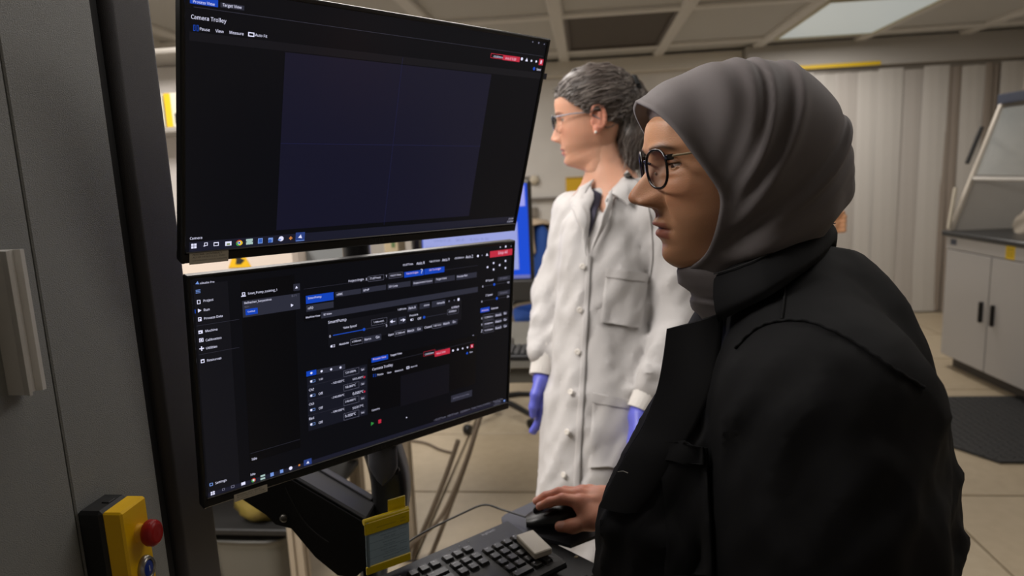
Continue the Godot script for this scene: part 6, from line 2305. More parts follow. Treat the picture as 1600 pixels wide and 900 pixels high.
func jacket(p: Node3D, base: Transform3D, sh_l: Vector3, el_l: Vector3, sh_r: Vector3, el_r: Vector3, wrist: Vector3) -> void:
	var frame := Transform3D(CB, EYE)
	var rows := []
	for e in [[1200, 1000, 1430, 0.16], [1050, 962, 1448, 0.155], [900, 940, 1456, 0.155], [800, 944, 1454, 0.155], [700, 990, 1446, 0.155], [600, 1046, 1428, 0.15], [520, 1084, 1400, 0.14], [470, 1106, 1384, 0.12], [430, 1132, 1356, 0.095], [396, 1152, 1325, 0.07]]:
		var d := 0.81
		rows.append([(450.0 - e[0]) / FOC * d, ((e[1] + e[2]) * 0.5 - 800.0) / FOC * d, -d, (e[2] - e[1]) * 0.5 / FOC * d, e[3]])
	var F := Field.new(Vector3(-0.12, 0.60, -1.28), Vector3(0.58, 1.32, -0.42), 0.0105)
	F.stack(frame, rows, 2.3, 0.02)
	F.chain([at(1240, 470, 0.74), sh_l, sh_l.lerp(el_l, 0.5) + Vector3(0.006, 0, 0.0), el_l], [0.055, 0.093, 0.090, 0.084], 0.035)
	F.chain([el_l, at(1090, 1050, 0.70), at(960, 1060, 0.80)], [0.084, 0.062, 0.045], 0.03)
	F.chain([at(1190, 470, 0.92), sh_r, el_r, wrist + Vector3(0.035, 0.004, 0)], [0.05, 0.085, 0.066, 0.040], 0.035)
	var ax := (el_l - sh_l).normalized()
	var noise := FastNoiseLite.new()
	noise.seed = 12
	noise.frequency = 1.0
	noise.fractal_octaves = 2
	var how := func(v: Vector3) -> float:
		# long soft folds down the sleeve, short ones where it gathers
		var t := (v - sh_l).dot(ax)
		var w := noise.get_noise_3d(v.x * 9.0 + v.y * 5.0, v.y * 3.0, v.z * 9.0)
		var r := 1.0 - absf(noise.get_noise_3d(v.x * 10.0 - v.y * 6.0 + 7.0, v.y * 4.5 + v.x * 3.0, v.z * 9.0)) * 2.6
		var q := 0.008 * w + 0.008 * maxf(0.0, r)
		q *= 0.35 + 0.65 * sst(-0.06, 0.05, t)
		return q
	F.warp(how)
	var m := as_mesh(F.net())
	var cloth := grainy(Color(0.085, 0.085, 0.09), 0.8, 0.008, 0.22, 1.2, 74)
	cloth.metallic_specular = 0.3
	var jk := part("jacket", moved(m, base), cloth, p)
	jk.set_meta("label", "black cotton work jacket")
	var low := 0.3
	var far := 1.2
	part("armhole_seam", moved(seam(F, [Vector2(1150, 545), Vector2(1180, 516), Vector2(1215, 503), Vector2(1262, 503), Vector2(1312, 523), Vector2(1360, 552), Vector2(1400, 580), Vector2(1442, 606)], 0.0017, 0.0012, low, far, -1.0, 0.0007), base), cloth, p)
	part("shoulder_seam", moved(seam(F, [Vector2(1224, 430), Vector2(1226, 460), Vector2(1222, 500)], 0.0012, 0.0012, low, far, -1.0), base), cloth, p)
	# breast pocket with a doubled top hem
	var pk := part("breast_pocket", moved(patch(F, [Vector2(1040, 694), Vector2(1112, 700), Vector2(1122, 900), Vector2(1048, 898)], 10, 16, 0.004, 0.004, low, far, 0.72), base), cloth, p)
	part("pocket_hem", moved(patch(F, [Vector2(1039, 693), Vector2(1113, 699), Vector2(1114, 727), Vector2(1041, 722)], 10, 3, 0.0085, 0.003, low, far, 0.72), base), cloth, pk)
	# turned-back front edge
	var fl := []
	var outer := [[1043, 514, 0.755], [1037, 560, 0.758], [1027, 610, 0.762], [1006, 665, 0.767], [984, 702, 0.77], [958, 752, 0.775], [936, 792, 0.78]]
	var inner := [[1131, 488, 0.735], [1126, 545, 0.715], [1112, 610, 0.70], [1086, 670, 0.70], [1060, 712, 0.705], [1030, 760, 0.715], [1000, 800, 0.725]]
	var io := []
	var ii := []
	for e in outer:
		io.append(at(e[0], e[1], e[2]))
	for e in inner:
		ii.append(at(e[0], e[1], e[2]))
	io = curve(io, 5)
	ii = curve(ii, 5)
	for j in io.size():
		var ring := PackedVector3Array()
		for k in 9:
			var f := k / 8.0
			ring.append(base * ((io[j] as Vector3).lerp(ii[j], f) + CB.z * 0.012 * sin(f * PI)))
		for k in 9:
			var f := 1.0 - k / 8.0
			ring.append(base * ((io[j] as Vector3).lerp(ii[j], f) + CB.z * (0.012 * sin(f * PI) - 0.004)))
		fl.append(ring)
	part("front_flap", loft(fl), cloth, p)
	var st := part("loose_thread", tube([base * (at(965, 737, 0.762)), base * (at(974, 736, 0.757)), base * (at(981, 739, 0.755))], 0.0005, 5), M(Color(0.75, 0.74, 0.72), 0.6), p)
	st.name = "loose_thread"
	# collar, standing round the neck and folded over
	var tp := [[1117, 424, 0.735], [1150, 414, 0.71], [1190, 398, 0.695], [1235, 376, 0.70], [1272, 357, 0.725], [1299, 348, 0.775], [1290, 352, 0.84], [1240, 375, 0.885], [1180, 400, 0.89], [1140, 415, 0.86]]
	var bt := [[1122, 503, 0.715], [1160, 484, 0.685], [1205, 461, 0.668], [1250, 430, 0.675], [1285, 402, 0.70], [1303, 380, 0.765], [1300, 395, 0.85], [1245, 430, 0.90], [1180, 460, 0.905], [1140, 480, 0.87]]
	var ct := []
	var cb := []
	for e in tp:
		ct.append(at(e[0], e[1], e[2]))
	for e in bt:
		cb.append(at(e[0], e[1], e[2]))
	ct = curve(ct, 5)
	cb = curve(cb, 5)
	var crs := []
	var mid := HF * Vector3(0, -0.17, -0.02)
	for j in ct.size():
		var a: Vector3 = ct[j]
		var b: Vector3 = cb[j]
		var inw := (mid - a)
		inw.y = 0
		inw = inw.normalized() * 0.006
		var ring := PackedVector3Array()
		for f in [0.0, 0.25, 0.5, 0.75, 1.0]:
			ring.append(base * (b.lerp(a, f) - inw * (0.9 * sin(f * PI) + 0.08 * sin(j * 2.1))))
		ring.append(base * (a + Vector3.UP * 0.002 + inw * 0.4))
		for f in [1.0, 0.6, 0.2]:
			ring.append(base * (b.lerp(a, f) + inw * 1.3 + Vector3.DOWN * 0.004 * (1.0 - f)))
		crs.append(ring)
	part("collar", loft(crs), cloth, p)
	part("collar_stitch", tube(ct.slice(1, 26).map(func(v): return base * (v + Vector3(0, -0.006, 0) + (v - mid).normalized() * 0.0068)), 0.0007, 5), M(Color(0.16, 0.16, 0.165), 0.8), p)
	# cuff at the hand on the mouse
	var cf := []
	for e in [[0.012, 0.036], [0.006, 0.040], [-0.01, 0.041], [-0.05, 0.042]]:
		var ring := PackedVector3Array()
		for k in 22:
			var a := TAU * k / 22
			ring.append(base * (wrist + Vector3(-e[0], 0.002 + sin(a) * e[1] * 0.82, cos(a) * e[1])))
		cf.append(ring)
	var rev := PackedVector3Array()
	for k in 22:
		var a := TAU * k / 22
		rev.append(base * (wrist + Vector3(0.01, 0.002 + sin(a) * 0.029, cos(a) * 0.034)))
	cf.push_front(rev)
	part("cuff", loft(cf), cloth, p)
# ------------------------------------------------------------------ the person in the white coat, and the one behind the headscarf
func plain_face(skin: Color) -> Dictionary:
	return {
		front = [[-205, 10], [-170, 20], [-145, 33], [-136, 46], [-129, 62], [-123, 76], [-117, 84], [-108, 88], [-98, 87], [-90, 88.5], [-82, 90], [-74, 92], [-62, 92], [-50, 92], [-40, 92], [-25, 91], [-12, 90.5], [0, 91], [10, 94], [20, 96], [40, 97], [60, 93], [80, 82], [100, 61], [112, 36], [119, 6]],
		wide = [[-205, 10], [-170, 30], [-150, 44], [-125, 48], [-112, 49], [-100, 51], [-80, 57], [-60, 62], [-40, 67], [-20, 70], [0, 72], [20, 74], [40, 76], [60, 73], [80, 66], [100, 52], [112, 32], [119, 8]],
		back = [[-205, 20], [-170, 40], [-140, 54], [-80, 60], [-60, 66], [-40, 80], [-20, 92], [0, 100], [40, 103], [60, 100], [80, 91], [100, 70], [112, 46], [119, 10]],
		sharp = [[-130, 0.95], [-112, 1.15], [-100, 1.05], [-80, 0.9], [-50, 0.82], [0, 0.84], [60, 0.9]],
		nose = [[-68, 0], [-60, 2], [-56, 8], [-52, 16], [-48, 23], [-44, 24.5], [-38, 22.5], [-26, 16.5], [-12, 10], [0, 5], [8, 2], [14, 0]],
		nose_w = [[-60, 14], [-50, 15.5], [-40, 13], [-22, 11], [-8, 9], [6, 8]],
		tip_y = -46.0, alar = 14.0, jaw = 32.0, mouth_y = -80.0, mouth_w = 23.0, lip_up = 3.2, lip_low = 3.6, chin = 2.0,
		eye = Vector3(31.5, 0, 68.0), lid = 3.6, skin = skin, lip = lin(Color(0.66, 0.40, 0.36)), brow = lin(Color(0.28, 0.21, 0.17)), brow_k = 0.7, brow_h = 17.0}

func lab_person() -> void:
	var D := 1.84
	var p := thing("person", "person with tied-back curly hair and spectacles in a white lab coat, looking left", "person", Vector3(0.06, 0, -1.92))
	var base := Transform3D(Basis.IDENTITY, -p.position)
	var H := head_frame(Vector3(-0.998, 0, -0.03), deg_to_rad(5.0), Vector3(0, 0.018, 0.097), at(868, 180, D))
	var skin := lin(Color(0.80, 0.60, 0.50))
	var cfg := plain_face(skin)
	var all := [PackedVector3Array(), PackedInt32Array(), PackedColorArray()]
	append_to(all, head_mesh(cfg, 1.5), base * H)
	append_to(all, eyeballs(cfg, Vector3(0, -0.1, 1.0)), base * H)
	for s in [-1.0, 1.0]:
		var E := Field.new(Vector3(-0.02, -0.045, -0.035), Vector3(0.025, 0.045, 0.035), 0.002)
		var helix := []
		for k in 13:
			var a := deg_to_rad(-150.0 + k * 24.0)
			helix.append(Vector3(0.008 + 0.004 * sin(a), 0.006 + 0.026 * sin(a + 0.5), -0.003 - 0.016 * cos(a + 0.5)))
		var rr := []
		for k in 13:
			rr.append(0.0036)
		E.chain(helix, rr, 0.003)
		E.ell(Vector3(0.003, 0.004, -0.002), Basis(), Vector3(0.004, 0.026, 0.015), 0.004)
		E.cone(Vector3(0.006, -0.022, 0.004), Vector3(0.007, -0.029, 0.005), 0.007, 0.006, 0.006)
		E.cone(Vector3(0.006, 0.012, -0.008), Vector3(0.006, -0.010, -0.006), 0.003, 0.003, 0.004)
		E.cone(Vector3(0.004, -0.004, 0.012), Vector3(0.004, -0.010, 0.011), 0.004, 0.004, 0.003)
		var tr := Transform3D(Basis.from_scale(Vector3(s, 1.12, 1.12)), Vector3(s * 0.071, -0.014, -0.013))
		var net := E.net()
		if s < 0:
			var ids: PackedInt32Array = net[1]
			ids.reverse()
			net[1] = ids
		append_to(all, net, base * H * tr, skin.lerp(lin(Color(0.80, 0.48, 0.40)), 0.5))
	# trunk under the coat
	var nb := H * Vector3(0, -0.17, -0.015)
	var shr := at(899, 336, 1.94)
	var elr := at(866, 455, 1.96)
	var wrr := at(847, 580, 1.88)
	var shl := at(1036, 338, 1.76)
	var ell := at(1060, 500, 1.73)
	var wrl := at(1003, 634, 1.68)
	var B := Field.new(Vector3(-0.30, 0.62, -2.20), Vector3(0.45, 1.50, -1.55), 0.018)
	B.chain([H * Vector3(0, -0.075, -0.012), at(962, 290, 1.86), at(955, 345, 1.86), at(955, 420, D), at(950, 700, D)], [0.050, 0.056, 0.088, 0.09, 0.12], 0.04)
	B.chain([nb, shr, elr, wrr], [0.045, 0.04, 0.034, 0.022], 0.03)
	B.chain([nb, shl, ell, wrl], [0.045, 0.04, 0.034, 0.022], 0.03)
	append_to(all, B.net(), base, skin)
	part("body", smooth_mesh(all[0], all[1], all[2]), skin_mat(81), p)
	part("earring", lathe([Vector2(0, -0.0045), Vector2(0.0038, -0.002), Vector2(0.0038, 0.002), Vector2(0, 0.0045)], 12), M(Color(0.86, 0.84, 0.80), 0.2), p, base * H * Vector3(0.082, -0.046, -0.006))
	var sp := spectacles(p, base * H, 0.032, -0.003, 0.104, 0.026, 0.018, 0.0021, M(Color(0.13, 0.14, 0.17), 0.25, 0.3), M(Color(0.55, 0.56, 0.60), 0.3, 0.7), 0.12)
	sp.set_meta("label", "narrow metal-framed spectacles")
	lab_hair(p, base * H)
	coat(p, base, shr, elr, wrr, shl, ell, wrl, H)

func lab_hair(p: Node3D, T: Transform3D) -> void:
	var rng := RandomNumberGenerator.new()
	rng.seed = 5
	var C := Field.new(Vector3(-0.11, -0.16, -0.22), Vector3(0.11, 0.16, 0.12), 0.006)
	# cap over the skull, leaving face and ears free, then the tied bunch
	C.ell(Vector3(0, 0.036, -0.012), Basis(Vector3.RIGHT, -0.10), Vector3(0.083, 0.100, 0.111), 0.01)
	C.ell(Vector3(0, -0.03, 0.085), Basis(Vector3.RIGHT, 0.30), Vector3(0.15, 0.082, 0.085), 0.01, true)
	C.ell(Vector3(0.085, -0.036, -0.002), Basis(), Vector3(0.03, 0.045, 0.032), 0.008, true)
	C.ell(Vector3(-0.085, -0.036, -0.002), Basis(), Vector3(0.03, 0.045, 0.032), 0.008, true)
	C.chain([Vector3(0, 0.055, -0.120), Vector3(0, 0.0, -0.122), Vector3(0, -0.07, -0.108), Vector3(0, -0.14, -0.085)], [0.026, 0.046, 0.050, 0.032], 0.02)
	var dark := Color(0.055, 0.042, 0.035)
	var col := PackedColorArray()
	var net := C.net()
	col.resize(net[0].size())
	col.fill(dark * 1.1)
	var tie := Vector3(0, 0.062, -0.118)
	var all := [PackedVector3Array(), PackedInt32Array(), PackedColorArray()]
	append_to(all, [net[0], net[1], col], T)
	for i in 900:
		var tail := i >= 520
		var pts := []
		var shade: Color = dark.lerp(Color(0.26, 0.225, 0.20), pow(rng.randf(), 2.0))
		var r := rng.randf_range(0.0007, 0.0016)
		var ph := rng.randf() * TAU
		if not tail:
			# from the hairline over the skull to the tie
			var a := rng.randf_range(-1.0, 1.0)
			var start := Vector3(sin(a * 1.5) * 0.078, 0.075 - 0.068 * absf(a) ** 1.5 * 1.0, 0.078 - 0.070 * absf(a) ** 1.6)
			if i % 2 == 0:
				var el := rng.randf_range(-0.9, 1.2)
				var az := rng.randf_range(0.15, 1.5)
				start = Vector3(signf(a) * 0.080 * cos(el * 0.8) * cos(az * 0.4), 0.03 + 0.085 * sin(el), -0.012 - 0.095 * sin(az) * cos(el * 0.7))
			for s in 12:
				var f := s / 11.0
				var q := start.lerp(tie, f)
				var c := Vector3(0, 0.03, -0.014)
				var d := (q - c).normalized()
				var e := 1.0 / sqrt(pow(d.x / 0.086, 2) + pow(d.y / 0.104, 2) + pow(d.z / 0.114, 2))
				var lift := e + 0.0035 * sin(f * 17.0 + ph) + 0.002 * sin(f * 31.0 + ph * 2.0)
				var side := d.cross(Vector3.BACK).normalized() * 0.004 * sin(f * 13.0 + ph)
				pts.append(T * (c + d * lerpf(lift, 0.125, f * f * f * 0.4) + side))
		else:
			var a := rng.randf() * TAU
			var rr := rng.randf_range(0.022, 0.060)
			var ln := rng.randf_range(0.12, 0.24)
			var curl := rng.randf_range(0.004, 0.010)
			for s in 16:
				var f := s / 15.0
				var open := sin(minf(1.0, f * 1.8) * PI * 0.5)
				var q := tie + Vector3(cos(a) * rr * open, -ln * f * f - 0.01 * f + sin(a) * 0.022 * open * (1.0 - f), -0.012 * open - 0.006 + sin(a) * rr * 0.75 * open + 0.045 * f)
				q += Vector3(cos(f * 22.0 + ph), 0.4 * sin(f * 22.0 + ph), sin(f * 22.0 + ph)) * curl * open
				pts.append(T * q)
		append_to(all, tube_arrays(pts, r * 1.2, r * 0.5), Transform3D.IDENTITY, shade)
	# short frizz along the forehead
	for i in 46:
		var a := rng.randf_range(-1.0, 1.0)
		var q := Vector3(sin(a * 1.2) * 0.072, 0.082 - 0.05 * a * a, 0.080 - 0.05 * a * a)
		var pts := []
		var d := Vector3(rng.randf_range(-0.5, 0.5), rng.randf_range(-0.2, 1.0), rng.randf_range(0.0, 1.0)).normalized()
		for s in 6:
			var f := s / 5.0
			pts.append(T * (q + d * 0.018 * f + Vector3(0, -0.006 * f * f, 0.004 * sin(f * 6.0 + i))))
		append_to(all, tube_arrays(pts, 0.0009, 0.0004), Transform3D.IDENTITY, Color(0.07, 0.055, 0.045))
	var m := StandardMaterial3D.new()
	m.vertex_color_use_as_albedo = true
	m.roughness = 0.42
	m.metallic_specular = 0.6
	var h := part("hair", smooth_mesh(all[0], all[1], all[2]), m, p)
	h.set_meta("kind", "stuff")
	h.set_meta("label", "curly dark hair with grey strands, tied at the back")
	var tp := []
	for k in 17:
		var a := TAU * k / 16
		tp.append(T * (tie + Vector3(cos(a) * 0.024, sin(a) * 0.022, -0.008 + 0.006 * sin(a))))
	part("hair_tie", tube(tp, 0.009, 8), M(Color(0.025, 0.028, 0.034), 0.7), p)

func tube_arrays(pts: Array, r0: float, r1: float) -> Array:
	var v := PackedVector3Array()
	var id := PackedInt32Array()
	for i in pts.size():
		var t: Vector3 = (pts[mini(i + 1, pts.size() - 1)] - pts[maxi(i - 1, 0)]).normalized()
		var x := t.cross(Vector3(0.31, 0.87, 0.38)).normalized()
		var y := x.cross(t)
		var r := lerpf(r0, r1, float(i) / (pts.size() - 1))
		for k in 4:
			var a := TAU * k / 4
			v.append(pts[i] + (x * cos(a) + y * sin(a)) * r)
	for i in pts.size() - 1:
		for k in 4:
			var a := i * 4 + k
			var b := i * 4 + (k + 1) % 4
			id.append_array(PackedInt32Array([a, b, a + 4, b, b + 4, a + 4]))
	return [v, id]

func coat(p: Node3D, base: Transform3D, shr: Vector3, elr: Vector3, wrr: Vector3, shl: Vector3, ell: Vector3, wrl: Vector3, H: Transform3D) -> void:
	var frame := Transform3D(CB, EYE)
	var d := 1.84
	var rows := []
	for e in [[960, 830, 1062, 0.17], [880, 836, 1058, 0.165], [780, 842, 1050, 0.16], [700, 848, 1044, 0.155], [620, 856, 1036, 0.145], [520, 868, 1022, 0.13], [420, 872, 1028, 0.13], [350, 880, 1040, 0.12], [322, 900, 1030, 0.10], [302, 922, 1005, 0.07], [288, 934, 990, 0.05]]:
		rows.append([(450.0 - e[0]) / FOC * d, ((e[1] + e[2]) * 0.5 - 800.0) / FOC * d, -d - 0.01, (e[2] - e[1]) * 0.5 / FOC * d, e[3]])
	var F := Field.new(Vector3(-0.34, 0.36, -2.30), Vector3(0.50, 1.46, -1.52), 0.0125)
	F.stack(frame, rows, 2.2, 0.02)
	F.chain([at(940, 322, 1.90), shr, elr, wrr + (elr - wrr).normalized() * 0.06], [0.05, 0.055, 0.048, 0.042], 0.03)
	F.chain([at(1000, 312, 1.80), shl, ell, wrl + (ell - wrl).normalized() * 0.06], [0.05, 0.056, 0.050, 0.043], 0.03)
	# open neck
	F.ell(at(940, 308, 1.745), Basis(Vector3.BACK, 0.2), Vector3(0.027, 0.058, 0.055), 0.01, true)
	# gathers above the knitted cuffs
	for e in [[852, 498, 1.92, 0.030], [852, 520, 1.91, 0.033], [1040, 548, 1.70, 0.036], [1026, 574, 1.69, 0.038]]:
		var c := at(e[0], e[1], e[2])
		F.ell(c, Basis(), Vector3(e[3] * 1.15, e[3] * 0.5, e[3] * 1.15), 0.014)
	var noise := FastNoiseLite.new()
	noise.seed = 31
	noise.frequency = 1.0
	noise.fractal_octaves = 2
	var how := func(v: Vector3) -> float:
		var q := 0.015 * noise.get_noise_3d(v.x * 8.0 + v.y * 1.5, v.y * 1.8, v.z * 8.0)
		var r := 1.0 - absf(noise.get_noise_3d(v.x * 11.0 - v.y * 5.0 + 3.0, v.y * 4.5, v.z * 9.0)) * 2.6
		q += 0.008 * maxf(0.0, r)
		var low := sst(0.85, 0.55, v.y)
		q += 0.004 * low * maxf(0.0, 1.0 - absf(noise.get_noise_3d(v.x * 14.0 + v.y * 9.0, v.y * 9.0, v.z * 6.0)) * 2.4)
		return q
	var cloth := grainy(Color(0.71, 0.70, 0.695), 0.75, 0.02, 0.2, 0.8, 82)
	F.warp(how)
	var ct := part("lab_coat", moved(as_mesh(F.net()), base), cloth, p)
	ct.set_meta("label", "long white lab coat with knitted cuffs")
	var t0 := 1.4
	var t1 := 2.2
	# collar and lapels
	part("lapel", moved(patch(F, [Vector2(928, 292), Vector2(893, 319), Vector2(908, 356), Vector2(918, 402)], 10, 14, 0.012, 0.004, t0, t1, 1.80, 0.012), base), cloth, p)
	part("lapel", moved(patch(F, [Vector2(966, 292), Vector2(962, 304), Vector2(952, 346), Vector2(921, 402)], 8, 14, 0.012, 0.004, t0, t1, 1.76, 0.012), base), cloth, p)
	part("collar", moved(patch(F, [Vector2(984, 274), Vector2(1004, 296), Vector2(982, 326), Vector2(957, 308)], 10, 10, 0.014, 0.004, t0, t1, 1.76, 0.012), base), cloth, p)
	part("collar", moved(patch(F, [Vector2(933, 288), Vector2(921, 296), Vector2(894, 318), Vector2(908, 328)], 8, 8, 0.016, 0.004, t0, t1, 1.80, 0.008), base), cloth, p)
	# blouse in the opening
	var bl := mottled(Color(0.10, 0.11, 0.19), Color(0.22, 0.19, 0.26), 0.7, 0.06, 0.05, 83)
	part("blouse", moved(patch(F, [Vector2(926, 298), Vector2(939, 304), Vector2(929, 348), Vector2(921, 372)], 6, 10, 0.003, 0.004, t0, t1, 1.78), base), bl, p)
	# placket edge, buttons, pockets
	part("placket", moved(patch(F, [Vector2(917, 400), Vector2(924, 400), Vector2(903, 820), Vector2(893, 820)], 3, 40, 0.001, 0.004, t0, t1, 1.75), base), cloth, p)
	for e in [[911, 417], [907, 484], [904, 550], [894, 613], [889, 675], [884, 742]]:
		var dir := at(e[0], e[1], 1.0) - EYE
		var t := F.cast(EYE, dir, t0, t1)
		if t < 0.0:
			t = 1.72
		var q := EYE + dir * t
		var n := F.grad(q)
		var b := Basis(n.cross(Vector3.UP).normalized(), n, n.cross(n.cross(Vector3.UP).normalized()))
		part("button", lathe([Vector2(0, 0), Vector2(0.0075, 0), Vector2(0.008, 0.0015), Vector2(0.0065, 0.003), Vector2(0.0045, 0.0022), Vector2(0, 0.0022)], 14), M(Color(0.80, 0.78, 0.75), 0.3), p, base * (q + n * 0.008), b)
	var pk := part("breast_pocket", moved(patch(F, [Vector2(948, 420), Vector2(1011, 429), Vector2(998, 512), Vector2(938, 503)], 12, 14, 0.004, 0.005, t0, t1, 1.72), base), cloth, p)
	part("pocket_hem", moved(patch(F, [Vector2(947, 419), Vector2(1012, 428), Vector2(1009, 441), Vector2(946, 432)], 12, 3, 0.0095, 0.002, t0, t1, 1.72), base), cloth, pk)
	var lp := part("hip_pocket", moved(patch(F, [Vector2(926, 614), Vector2(992, 627), Vector2(990, 730), Vector2(922, 730)], 12, 14, 0.004, 0.006, t0, t1, 1.70), base), cloth, p)
	part("pocket_hem", moved(patch(F, [Vector2(925, 613), Vector2(993, 626), Vector2(992, 640), Vector2(925, 627)], 12, 3, 0.0105, 0.002, t0, t1, 1.70), base), cloth, lp)
	part("armhole_seam", moved(seam(F, [Vector2(1012, 318), Vector2(1018, 360), Vector2(1020, 400), Vector2(1016, 440)], 0.0018, 0.003, t0, t1, -1.0), base), cloth, p)
	# cuffs and gloves
	var glove := grainy(Color(0.36, 0.38, 0.76), 0.42, 0.02, 0.1, 2.0, 84)
	for e in [[wrr, elr, Vector3(0.10, -1.0, 0.0), 1.0], [wrl, ell, Vector3(-0.22, -1.0, 0.05), -1.0]]:
		var w: Vector3 = e[0]
		var up: Vector3 = ((e[1] as Vector3) - w).normalized()
		var rings := []
		for f in [[-0.012, 0.028], [-0.012, 0.033], [0.02, 0.0335], [0.05, 0.036], [0.075, 0.040]]:
			var ring := PackedVector3Array()
			var x := up.cross(Vector3.BACK).normalized()
			var z := x.cross(up)
			for k in 40:
				var a := TAU * k / 40
				var r: float = f[1] * (1.0 + 0.025 * cos(k * PI))
				ring.append(base * (w + up * f[0] + (x * cos(a) + z * sin(a)) * r))
			rings.append(ring)
		part("knitted_cuff", loft(rings), M(Color(0.80, 0.785, 0.765), 0.8), p)
		# gloved hand hanging, slightly curled: palm turned to the thigh
		var dn := -up.lerp(-(e[2] as Vector3).normalized(), 0.8).normalized()
		var fw := Vector3(-0.22, 0, 0.97)
		fw = (fw - dn * fw.dot(dn)).normalized()
		var sd := dn.cross(fw) * float(e[3])
		var G := Field.new(w - Vector3(0.11, 0.23, 0.11), w + Vector3(0.11, 0.05, 0.11), 0.0045)
		G.cone(w + up * 0.02, w + dn * 0.03, 0.027, 0.028, 0.01)
		for k in 4:
			var off := (1.5 - k) * 0.0185
			var kn := w + dn * 0.088 + fw * off
			G.cone(w + dn * 0.025 + fw * off * 0.6, kn, 0.017, 0.0135, 0.012)
			var ln: float = [0.036, 0.040, 0.037, 0.029][k]
			var m1 := kn + dn * ln + sd * 0.010
			var m2 := m1 + dn * ln * 0.62 + sd * 0.012
			var m3 := m2 + dn * ln * 0.42 + sd * 0.014
			G.chain([kn, m1, m2, m3], [0.0115, 0.0102, 0.0093, 0.008], 0.003)
		G.chain([w + dn * 0.02 + fw * 0.022, w + dn * 0.055 + fw * 0.045 + sd * 0.010, w + dn * 0.088 + fw * 0.050 + sd * 0.018, w + dn * 0.112 + fw * 0.046 + sd * 0.022], [0.017, 0.0135, 0.0112, 0.0095], 0.008)
		part("glove", moved(as_mesh(G.net()), base), glove, p).set_meta("label", "periwinkle blue disposable glove")
	# legs and shoes
	var c := Vector3(0.09, 0, -1.92)
	var T := Field.new(c + Vector3(-0.20, 0.03, -0.16), c + Vector3(0.20, 0.62, 0.16), 0.018)
	for s in [-1.0, 1.0]:
		var off := Vector3(0.085 * s, 0, 0.035 * s)
		T.chain([c + off + Vector3(0, 0.55, 0), c + off + Vector3(0, 0.07, 0)], [0.075, 0.055], 0.02)
		var sr := []
		for i in 9:
			var f := i / 8.0
			var ring := PackedVector3Array()
			for k in 14:
				var a := TAU * k / 14
				var hh := 0.034 * (1.0 - 0.45 * f * f)
				var w2 := 0.042 * (1.0 - 0.5 * pow(absf(f - 0.45) * 2.0, 3.0))
				var l := Vector3(cos(a) * w2, hh + hh * sin(a) * 0.98, -0.06 + 0.24 * f)
				ring.append(c + off + Basis(Vector3.UP, -0.6) * l - p.position)
			sr.append(ring)
		part("shoe", loft(sr), M(Color(0.10, 0.10, 0.11), 0.5), p)
	part("trousers", moved(as_mesh(T.net()), base), M(Color(0.08, 0.085, 0.11), 0.8), p)

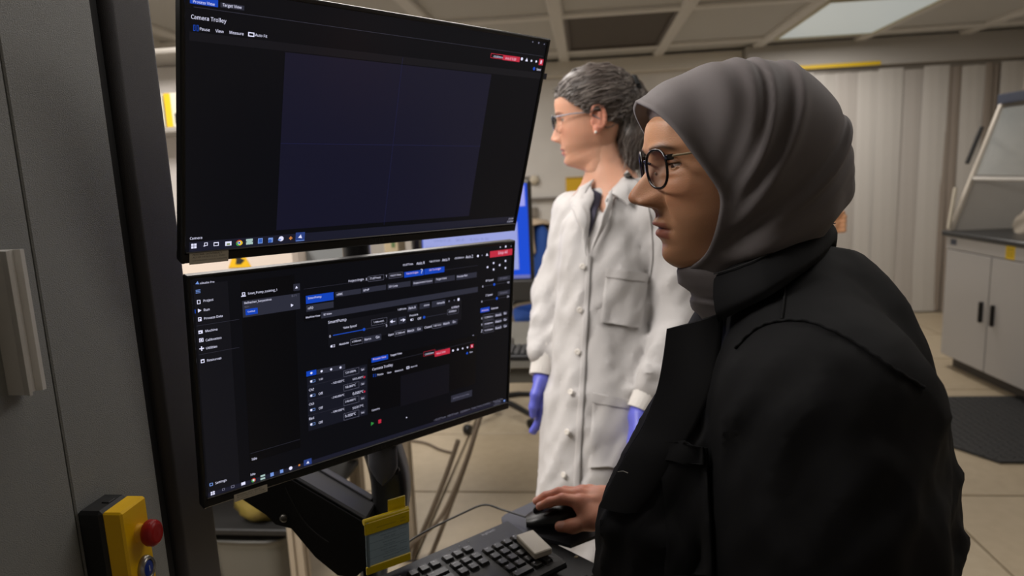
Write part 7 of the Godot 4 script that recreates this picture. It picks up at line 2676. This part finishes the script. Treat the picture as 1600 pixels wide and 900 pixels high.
func far_person() -> void:
	# mostly hidden behind the headscarf: a raised hand with a white cuff shows at its edge
	var d := 3.1
	var hand := at(1304, 350, d)
	var p := thing("person", "person in white mostly hidden behind the headscarf, only a bare hand and white cuff showing", "person", Vector3(hand.x - 0.30, 0, hand.z - 0.1))
	var c := p.position
	var skin := lin(Color(0.90, 0.68, 0.52))
	var base := Transform3D(Basis.IDENTITY, -c)
	var all := [PackedVector3Array(), PackedInt32Array(), PackedColorArray()]
	var HB := head_frame(Vector3(1, 0, 0.05), deg_to_rad(12.0), Vector3.ZERO, c + Vector3(0.0, 1.58, 0))
	var fc := plain_face(skin)
	append_to(all, head_mesh(fc, 2.0), base * HB)
	append_to(all, eyeballs(fc, Vector3(0, -0.3, 1.0)), base * HB)
	var B := Field.new(c + Vector3(-0.25, 0.92, -0.25), c + Vector3(0.34, 1.60, 0.27), 0.012)
	B.chain([c + Vector3(-0.015, 1.52, 0), c + Vector3(-0.02, 1.36, 0)], [0.05, 0.06], 0.03)
	B.chain([c + Vector3(0, 1.40, 0), c + Vector3(0, 1.34, 0.12), c + Vector3(-0.02, 1.02, 0.19), hand + Vector3(-0.03, -0.012, 0)], [0.05, 0.045, 0.036, 0.026], 0.03)
	append_to(all, B.net(), base, skin)
	var L := Field.new(hand - Vector3(0.10, 0.12, 0.08), hand + Vector3(0.08, 0.10, 0.08), 0.004)
	L.cone(hand + Vector3(-0.07, -0.03, 0), hand + Vector3(-0.01, 0.0, 0), 0.026, 0.034, 0.012)
	for k in 4:
		var y := 0.030 - k * 0.020
		L.chain([hand + Vector3(0.0, y, 0.012), hand + Vector3(0.034, y + 0.003, 0.018), hand + Vector3(0.036, y, -0.014), hand + Vector3(0.012, y - 0.002, -0.022)], [0.0125, 0.0115, 0.0105, 0.0095], 0.004)
	L.chain([hand + Vector3(-0.02, 0.02, 0.02), hand + Vector3(0.005, 0.045, 0.024), hand + Vector3(0.03, 0.052, 0.012)], [0.015, 0.0125, 0.0105], 0.006)
	append_to(all, L.net(), base, skin)
	part("body", smooth_mesh(all[0], all[1], all[2]), skin_mat(91), p)
	var F := Field.new(c + Vector3(-0.34, 0.40, -0.28), c + Vector3(0.36, 1.46, 0.28), 0.018)
	F.chain([c + Vector3(0, 1.36, 0), c + Vector3(0, 1.05, 0), c + Vector3(0, 0.50, 0)], [0.10, 0.155, 0.19], 0.05)
	F.chain([c + Vector3(0, 1.34, 0.14), c + Vector3(-0.02, 1.02, 0.20), hand + Vector3(-0.040, -0.016, 0)], [0.07, 0.055, 0.047], 0.03)
	F.chain([c + Vector3(0, 1.34, -0.14), c + Vector3(-0.03, 1.02, -0.2), c + Vector3(0.16, 0.98, -0.14)], [0.07, 0.055, 0.044], 0.03)
	part("white_coat", moved(as_mesh(F.net()), base), grainy(Color(0.85, 0.84, 0.82), 0.75, 0.02, 0.2, 0.8, 92), p)
	var h := Field.new(c + Vector3(-0.16, 1.46, -0.14), c + Vector3(0.15, 1.76, 0.14), 0.009)
	h.ell(c + Vector3(-0.014, 1.615, 0), Basis(), Vector3(0.112, 0.100, 0.084), 0.01)
	h.ell(c + Vector3(0.10, 1.55, 0), Basis(), Vector3(0.085, 0.09, 0.14), 0.01, true)
	part("hair", moved(as_mesh(h.net()), base), M(Color(0.08, 0.06, 0.05), 0.5), p)
	for s in [-1.0, 1.0]:
		part("trouser_leg", tube([Vector3(0, 0.52, 0.09 * s), Vector3(0, 0.06, 0.09 * s)], 0.07, 14, 0.055), M(Color(0.08, 0.085, 0.11), 0.8), p)
		part("shoe", cbox(0.25, 0.06, 0.085, 0.02), M(Color(0.06, 0.06, 0.06), 0.5), p, Vector3(0.05, 0.031, 0.09 * s))
func _ready() -> void:
	setup()
	room()
	machine()
	monitors()
	desk_gear()
	background()
	front_person()
	lab_person()
	far_person()
